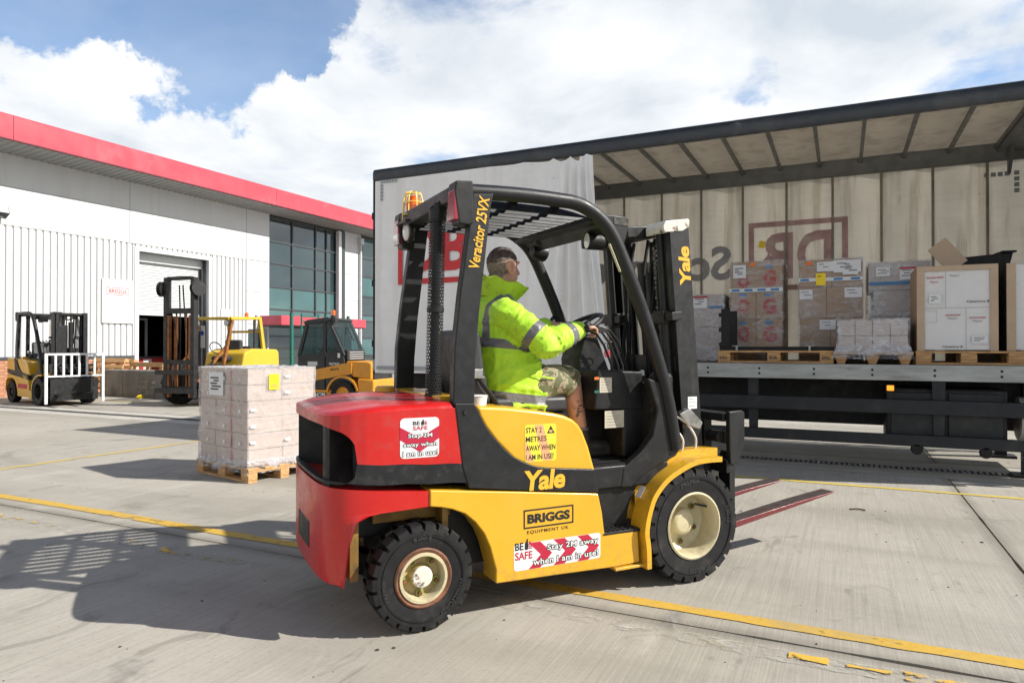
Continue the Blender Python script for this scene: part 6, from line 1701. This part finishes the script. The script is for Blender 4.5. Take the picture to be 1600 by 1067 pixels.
lettering('brand_lettering', 'Yale', M_DECALY, F2, (.66, -.526, .59), UX, UZ, NN, .22, .09, bold=.03, lift=.0012)
MB().box(.40, .95, -.5312, -.5302, .36, .47).build('safety_banner', M_DECALR, F2, smooth=0)

# ------------------------------------------------------------------ old mast forklift before the roller door
M_OLDY = worn_paint('faded_yellow_paint', (.60, .40, .025), .45, chip=(.10, .07, .04), camt=.8, coat=.1, fade=(.55, .40, .08))
M_ORUST = mat('orange_brown_steel', (.24, .085, .02), .6, var=.4, scale=9, dirt=(.05, .03, .02), damt=.6, dscale=12)
M_OLDB = mat('old_black_steel', (.012, .012, .0125), .55, var=.3, dirt=(.09, .06, .04), damt=.5, dscale=7)
ah = radians(-82)
BF = empty('mast_forklift', (-13.58, 11.16, 0), ah, 'old forklift with tall black rusty mast and yellow hood before the roller door', 'forklift')
for s in (-1, 1):
    W = tyre_mesh((0, s * .60, .44), .44, .24, .25, s, 18).build('wheel', M_TYRE, BF)
    MB().lathe([(.25, .02), (.24, .04), (.22, .10), (.10, .12), (.08, .06), (0, .06)], (0, s * .60, .44), (0, -s, 0), 24).build('rim', M_OLDB, W)
    W = tyre_mesh((-1.75, s * .56, .34), .34, .2, .19, s, 16).build('wheel', M_TYRE, BF)
    MB().lathe([(.19, .02), (.17, .06), (.08, .08), (0, .05)], (-1.75, s * .56, .34), (0, -s, 0), 20).build('rim', M_OLDB, W)
MB().box(-1.55, .30, -.52, .52, .28, .78).build('chassis', M_OLDB, BF, bev=.03)
for s in (-1, 1):
    MB().prism([(.46, .50), (.30, .80), (.02, .95), (-.35, .90), (-.48, .70), (-.48, .66), (-.33, .85), (.02, .90), (.27, .76), (.42, .50)], 'y', s * .62, s * .36).build('fender', M_OLDB, BF)
MB().prism([(-1.2, .60), (-2.15, .60), (-2.30, .80), (-2.28, 1.22), (-2.2, 1.28), (-1.25, 1.30), (-.95, 1.20), (-.85, .8)], 'y', -.58, .58).build('hood', M_OLDY, BF, bev=.05, seg=3)
MB().box(-2.32, -2.0, -.55, .55, .35, .62).build('counterweight', M_OLDB, BF, bev=.04)
MB().prism([(-2.295, .95), (-2.29, 1.12), (-2.20, 1.16), (-2.2, .92)], 'y', -.40, .40).build('vent', M_DARK, BF)
MB().prism([(-.6, .80), (-.9, .85), (-1.25, 1.05), (-1.3, .75), (-.6, .7)], 'y', -.50, .50).build('seat_deck', M_OLDB, BF, bev=.03)
MB().box(-1.2, -.72, -.24, .24, 1.0, 1.12).build('seat', M_SEAT, BF, bev=.04); MB().box(-1.32, -1.18, -.24, .24, 1.1, 1.52).build('seat_back', M_SEAT, BF, bev=.05)
random.seed(4)
for k in range(7): MB().box(-2.1 + .12 * k, -2.0 + .12 * k, -.45 + .11 * (k % 4), -.2 + .11 * (k % 4), 1.285, 1.34 + .05 * random.random()).build('engine_part', M_OLDB, BF, bev=.01)
for s in (-1, 1):
    MB().bar((-.28, s * .50, .85), (-.62, s * .48, 2.02), .06, .07).build('front_pillar', M_ORUST, BF)
    MB().bar((-1.75, s * .50, 1.25), (-1.62, s * .48, 2.05), .07, .09).build('rear_pillar', M_OLDY, BF, bev=.01)
    MB().bar((-.55, s * .48, 2.03), (-1.66, s * .48, 2.07), .07, .07).build('guard_rail', M_OLDY, BF, bev=.01)
for x, z in ((-.56, 2.03), (-1.66, 2.07)): MB().box(x - .04, x + .04, -.45, .45, z - .035, z + .035).build('guard_beam', M_OLDY, BF, bev=.01)
MB().box(-1.72, -1.66, -.46, .46, 1.70, 1.76).build('guard_beam', M_OLDY, BF)
for k in range(7): MB().bar((-.60, -.36 + k * .12, 2.05), (-1.62, -.36 + k * .12, 2.08), .03, .03).build('guard_slat', M_ORUST, BF)
MB().lathe([(0, 0), (.05, 0), (.05, .09), (.03, .11), (0, .11)], (-1.66, .05, 2.11), (0, 0, 1), 12).build('beacon', M_BEACON, BF)
for s in (-1, 1):
    MB().box(.42, .56, s * .38 - .05, s * .38 + .05, .20, 2.92).build('mast_rail', M_OLDB, BF, bev=.006)
    MB().box(.47, .55, s * .30 - .03, s * .30 + .03, .20, 2.06).build('inner_rail', M_ORUST, BF, bev=.005)
    MB().cyl((.40, s * .22, .3), (.40, s * .22, 2.0), .045).build('lift_cylinder', M_ORUST, BF)
    MB().box(.46, .475, s * .14 - .02, s * .14 + .02, .3, 2.2).build('lift_chain', M_ORUST, BF)
    rl = MB().lathe([(0, -.05), (.17, -.05), (.17, -.03), (.12, -.03), (.12, .03), (.17, .03), (.17, .05), (0, .05)], (.52, s * .50, 2.66), (.25, s, 0), 22).build('hose_reel', M_OLDB, BF)
    MB().bar((.45, s * .44, .55), (-.45, s * .44, 1.35), .05, .05).build('tilt_cylinder', M_ORUST, BF)
    MB().tube(smooth_path([(.5, s * .5, 2.6), (.45, s * .38, 2.3), (.44, s * .18, 1.7), (.44, s * .12, 1.0)], 4), .018, 6).build('hose', M_RUBBER, BF)
for z, h in ((2.86, .08), (2.10, .12), (.95, .10), (.35, .10)): MB().box(.44, .56, -.33, .33, z, z + h).build('mast_crossmember', M_OLDB, BF, bev=.006)
for s in (-1, 1):
    lm = MB().lathe([(0, 0), (.05, .0), (.075, .05), (.075, .09), (0, .09)], (-.58, s * .42, 1.92), (1, 0, 0), 14).build('head_lamp', M_OLDB, BF)
    MB().lathe([(.066, .091), (0, .094)], (-.58, s * .42, 1.92), (1, 0, 0), 14).build('lamp_lens', M_LENSW, lm)
    MB().tube(smooth_path([(.46, s * .06, .5), (.40, s * .10, 1.2), (.43, s * .07, 1.9), (.48, s * .05, 2.75)], 4), .016, 6).build('hose', M_RUBBER, BF)
MB().tube([(-.62 + .10 * cos(a) * .6, .17 * sin(a), 1.32 + .17 * cos(a) * .8) for a in [2 * pi * k / 20 for k in range(21)]], .014, 6).build('steering_wheel', M_OLDB, BF)
MB().tube([(-1.45, .46, 1.2), (-1.45, .46, 2.0), (-1.52, .46, 2.12)], .035, 8).build('exhaust_pipe', M_OLDB, BF)
MB().box(-1.15, -.55, .521, .524, .40, .58).build('number_plate', M_DECALW, BF, smooth=0)
MB().box(.60, .68, -.55, .55, .30, .42).box(.60, .68, -.55, .55, .72, .82).build('carriage', M_OLDB, BF)
MB().tube(smooth_path([(.1, .55, 1.0), (.3, .62, .8), (.2, .64, .55), (-.1, .6, .45)], 4), .03, 6).build('hose', M_RUBBER, BF)
MB().lathe([(0, 0), (.06, 0), (.03, .16), (0, .16)], (.30, -.58, .86), (0, 0, 1), 12).build('side_lamp', M_ORANGE, BF)

# ------------------------------------------------------------------ compact cab telescopic truck
M_JY = worn_paint('orange_yellow_paint', (.64, .27, .012), .4, camt=.3, coat=.2)
M_JK = mat('charcoal_panel', (.017, .0175, .019), .5, var=.15, dirt=(.05, .047, .044), damt=.3)
M_CABG = bpy.data.materials.new('cab_glass'); _t = NT(M_CABG)
_t.set(Base_Color=(.02, .045, .045), Roughness=.03, IOR=1.7)
_tp = _t.n.new('ShaderNodeBsdfTransparent'); _tp.inputs[0].default_value = (.62, .78, .77, 1); _mx = _t.n.new('ShaderNodeMixShader'); _mx.inputs[0].default_value = .42
_t.l.new(_tp.outputs[0], _mx.inputs[1]); _t.l.new(_t.b.outputs[0], _mx.inputs[2]); _t.l.new(_mx.outputs[0], _t.out.inputs['Surface'])
ja = radians(190)
JC = empty('telescopic_forklift', (-10.05, 12.58, 0), ja, 'orange and black telescopic forklift with a glazed cab and amber beacon, behind the wrapped load', 'forklift')
KX, KZ = .0147 / .95, .0147
def jp(pts): return [((558 - x) * KX, (634 - y) * KZ) for x, y in pts]
hw = .50
for s in (-1, 1):
    MB().prism(jp([(478, 594), (480, 556), (490, 554), (524, 551), (524, 607), (490, 608), (486, 598)]), 'y', s * hw, s * (hw - .06)).build('door', M_JK, JC, bev=.008)
    MB().prism(jp([(525.5, 551), (553, 551), (556, 568), (556, 570), (525.5, 575)]), 'y', s * hw, s * (hw - .06)).build('quarter_panel', M_JK, JC, bev=.006)
    MB().prism(jp([(525.5, 590), (556, 584), (568, 584), (568, 598), (548, 600), (538, 607), (525.5, 607)]), 'y', s * hw, s * (hw - .06)).build('lower_panel', M_JK, JC, bev=.006)
    MB().prism(jp([(510, 577), (553, 568), (568, 567), (568, 583.5), (509, 594)]), 'y', s * (hw + .012), s * (hw - .05)).build('side_cover', M_JY, JC, bev=.008)
    MB().prism(jp([(489.5, 608), (537, 608), (537, 622), (489.5, 626)]), 'y', s * hw, s * .30).build('sill', M_JY, JC, bev=.008)
    for (p, q, wd) in [((481, 556), (494, 506), .085), ((494, 506), (529, 500.5), .075), ((529, 500.5), (554, 555), .07), ((523.5, 503), (523.5, 556), .075)]:
        (x0, z0), (x1, z1) = jp([p, q]); MB().bar((x0, s * (hw - .03), z0), (x1, s * (hw - .03), z1), .06, wd, (0, 1, 0) if False else (0, 0, 1), .02).build('cab_pillar', M_JK, JC, bev=.008)
    MB().prism(jp([(486, 554), (497, 509), (521, 505), (521, 552)]), 'y', s * (hw - .025), s * (hw - .031)).build('door_window', M_CABG, JC, smooth=0)
    MB().prism(jp([(527, 551), (527, 506), (531, 508), (550, 551)]), 'y', s * (hw - .025), s * (hw - .031)).build('side_window', M_CABG, JC, smooth=0)
    W = tyre_mesh(((558 - 474) * KX, s * .58, .345), .345, .22, .18, s, 18).build('wheel', M_TYRE, JC)
    MB().lathe([(.18, .02), (.16, .06), (.09, .08), (.08, .02), (0, .02)], ((558 - 474) * KX, s * .58, .345), (0, -s, 0), 24).build('rim', M_JY, W)
    W = tyre_mesh((0.06, s * .54, .30), .30, .2, .16, s, 16).build('wheel', M_TYRE, JC)
    MB().lathe([(.16, .02), (.14, .06), (.07, .07), (0, .03)], (0.06, s * .54, .30), (0, -s, 0), 24).build('rim', M_JY, W)
    fa = MB(); cxx = (558 - 474) * KX
    fa.prism(arc(cxx, .345, .44, 200, 60, 12) + arc(cxx, .345, .40, 60, 200, 12), 'y', s * .60, s * .36); fa.build('fender', M_JY, JC)
    fa = MB(); fa.prism(arc(.06, .30, .40, 170, 5, 12) + arc(.06, .30, .36, 5, 170, 12), 'y', s * .56, s * .34); fa.build('fender', M_JY, JC)
MB().box(-.35, 1.45, -.34, .34, .28, .75).build('chassis', M_JK, JC, bev=.02)
MB().prism(jp([(488, 505), (496, 501), (529, 497), (534, 501), (530, 504), (494, 508)]), 'y', -hw - .02, hw + .02).build('cab_roof', M_JK, JC, bev=.015)
rw = jp([(534, 503), (555, 552)])
MB().add([(rw[0][0], -hw + .06, rw[0][1]), (rw[0][0], hw - .06, rw[0][1]), (rw[1][0], hw - .06, rw[1][1]), (rw[1][0], -hw + .06, rw[1][1])], [(0, 1, 2, 3)]).build('rear_window', M_CABG, JC)
MB().bar((rw[0][0] - .08, -.1, rw[0][1] - .12), (rw[1][0] - .02, -.02 + .1, rw[1][1] + .28), .03, .015).build('wiper', M_JK, JC)
fw_ = jp([(496, 507), (481, 560)])
MB().add([(fw_[0][0], -hw + .06, fw_[0][1]), (fw_[0][0], hw - .06, fw_[0][1]), (fw_[1][0], hw - .06, fw_[1][1]), (fw_[1][0], -hw + .06, fw_[1][1])], [(0, 1, 2, 3)]).build('windscreen', M_CABG, JC)
MB().prism([(-.62, .62), (-.62, .98), (-.5, 1.02), (.0, 1.03), (.02, .70)], 'y', -.48, .48).build('engine_hood', M_JY, JC, bev=.03)
MB().box(-.66, -.18, -.505, -.30, .55, .93).box(-.66, -.62, -.40, .40, .45, .90).build('battery_box', M_JK, JC, bev=.015)
MB().prism([(-.70, .30), (-.70, .62), (-.3, .66), (-.3, .34)], 'y', -.52, .52).build('counterweight', M_JY, JC, bev=.04)
MB().box(.0, .30, -.40, .40, 1.03, 1.28).build('rear_grille', M_JK, JC, bev=.03)
for k in range(4): MB().box(-.006, -.0, -.32, .32, 1.07 + k * .05, 1.085 + k * .05).build('grille_slat', M_SHUT, JC)
MB().box(.30, .62, -.20, .22, .80, 1.10).build('seat', M_SEAT, JC, bev=.03); MB().box(.22, .34, -.20, .22, 1.05, 1.62).build('seat_back', M_SEAT, JC, bev=.04)
MB().tube([(1.0 + .17 * cos(a) * .5, .17 * sin(a), 1.20 + .17 * cos(a) * .8) for a in [2 * pi * k / 20 for k in range(21)]], .015, 6).build('steering_wheel', M_JK, JC)
(bx_, bz_), = jp([(542, 497)])
bb = MB().lathe([(0, -.06), (.055, -.06), (.055, .0), (0, .0)], (bx_ + .12, hw - .1, bz_ + .04), (0, 0, 1), 14).build('beacon_base', M_JK, JC)
MB().lathe([(.045, .0), (.045, .10), (.03, .12), (0, .12)], (bx_ + .12, hw - .1, bz_ + .04), (0, 0, 1), 14).build('beacon_lens', M_BEACON, JC)
MB().box(bx_ + .0, bx_ + .10, hw - .12, hw + .02, bz_ - .12, bz_ - .02).build('work_lamp', M_JK, JC, bev=.01)
MB().bar((.22, -.40, .9), (1.9, -.40, .75), .20, .22).build('telescopic_boom', M_JY, JC, bev=.02)
MB().box(1.85, 1.95, -.5, .5, .15, .75).build('carriage', M_JK, JC)
(tx0, tz0), (tx1, tz1) = jp([(506, 620), (526, 613)])
MB().box(tx1 - .02, tx0 + .02, hw + .0002, hw + .0012, tz0 - .015, tz1 + .015).build('badge', M_DECALK, JC, smooth=0)
lettering('badge_lettering', 'JCB', M_DECALW, JC, (tx0 + .0, hw, tz0), (-1, 0, 0), UZ, (0, 1, 0), abs(tx0 - tx1), tz1 - tz0, bold=.04, lift=.002)
(tx0, tz0), (tx1, tz1) = jp([(531, 570), (548, 566)])
lettering('model_lettering', 'TELETRUK', M_DECALW, JC, (tx0, hw, tz0), (-1, 0, 0), UZ, (0, 1, 0), abs(tx0 - tx1), .05, bold=.03, lift=.002)
(tx0, tz0), (tx1, tz1) = jp([(534, 579), (548, 574)])
lettering('logo_lettering', 'BRIGGS', M_DECALK, JC, (tx0, hw + .012, tz0), (-1, 0, .12), (.12, 0, 1), (0, 1, 0), abs(tx0 - tx1), .05, bold=.03, lift=.002)
(tx0, tz0), (tx1, tz1) = jp([(496, 571), (512, 565)])
MB().box(tx1, tx0, hw + .0002, hw + .0014, tz0, tz1).build('plate', M_SHUT, JC, smooth=0)
(tx0, tz0), (tx1, tz1) = jp([(545, 559), (549, 552)])
MB().box(tx1, tx0, hw + .0002, hw + .0014, tz0, tz1).build('plate', M_DECALW, JC, smooth=0)

# ------------------------------------------------------------------ concrete blocks and leaning pallets by the wall
M_BLOCK = mat('weathered_concrete_block', (.20, .19, .165), .9, var=.22, scale=3, dirt=(.09, .085, .075), damt=.6, dscale=3.5, stretch=(1, 1, .5), bump=.3, bscale=30)
def block(x0, x1, lab):
    b = MB().prism([(12.0, 0), (12.0, .60), (12.04, .72), (12.36, .72), (12.40, .60), (12.40, 0)], 'x', x0, x1).build('concrete_block', M_BLOCK, bev=.02)
    return tag(b, lab, 'concrete block', 'concrete blocks by the roller door')
block(-18.42, -17.46, 'short grey concrete barrier block nearest the parked forklift')
b2 = block(-17.45, -15.0, 'long grey concrete barrier block with a white arrow, left of the old mast forklift')
M_CHALK = paint_mat('chalky_white_paint', (.42, .41, .38), 1.0, .42, .60)
MB().prism([(-16.75, .44), (-16.30, .44), (-16.32, .50), (-16.12, .42), (-16.32, .34), (-16.30, .40), (-16.75, .40)], 'y', 11.996, 11.9985).build('painted_arrow', M_CHALK, b2, smooth=0)
for z, x0, n_ in ((.28, -16.85, 9), (.13, -16.8, 6)):
    for k in range(n_): MB().box(x0 + k * .10, x0 + k * .10 + .06, 11.996, 11.9985, z - .03 - .01 * (k % 2), z + .03).build('painted_mark', M_CHALK, b2, smooth=0)
lt = MB().lathe([(0, 0), (.08, 0), (.10, .04), (.05, .09), (0, .10)], (0, 0, 0), (0, 0, 1), 9).build('yellow_bag', M_YTAG); lt.location = (-16.5, 11.82, .0)
tag(lt, 'small crumpled yellow bag on the ground before the long concrete block', 'bag')
def leaning(x, y, z, rz, tilt, lab):
    p = pallet('pallet', (x, y, z), 0, 1.2, .9, lab, 'pallets leaning behind the concrete blocks')
    p.rotation_euler = (radians(90 - tilt), 0, rz)
    return p
leaning(-19.15, 12.72, .55, radians(8), 24, 'pale wooden pallet leaning at the left end of the concrete blocks')
leaning(-19.1, 12.98, .52, radians(8), 22, 'second leaning pallet, tight behind the leftmost one at the blocks')
leaning(-17.5, 12.80, .44, radians(2), 16, 'low leaning wooden pallet behind the long block with the arrow')

# ------------------------------------------------------------------ small things on the concrete
tw = MB().tube(smooth_path([(.0, 0, .006), (.06, .012, .012), (.12, .0, .008)], 3), [.006] * 7, 5).build('twig', mat('dry_twig', (.10, .06, .035), .9)); tw.location = (.05, 6.35, 0)
tag(tw, 'short brown twig on the sunlit concrete beyond the fork tips', 'twig')
random.seed(11)
db = MB()
for k in range(300):
    x = random.uniform(-9, 3.5); y = random.uniform(1.2, 8.0); r = random.choice([.002, .003, .003, .004, .006]) * random.uniform(.6, 1.3)
    if k % 23 == 0: r *= 2.2
    n_ = 5; ph = random.random() * 6
    top = [(x + r * random.uniform(.5, 1.4) * cos(ph + 2 * pi * i / n_), y + r * random.uniform(.5, 1.4) * sin(ph + 2 * pi * i / n_), .0015 + r * random.uniform(.1, .6)) for i in range(n_)]
    bot = [(a, b, .0002) for a, b, c in top]
    db.add(top + bot, [tuple(range(n_))] + [(i, (i + 1) % n_, n_ + (i + 1) % n_, n_ + i) for i in range(n_)])
tag(db.build('debris', mat('dark_grit', (.06, .05, .04), .9, var=.5, scale=3), smooth=0), kind='stuff')
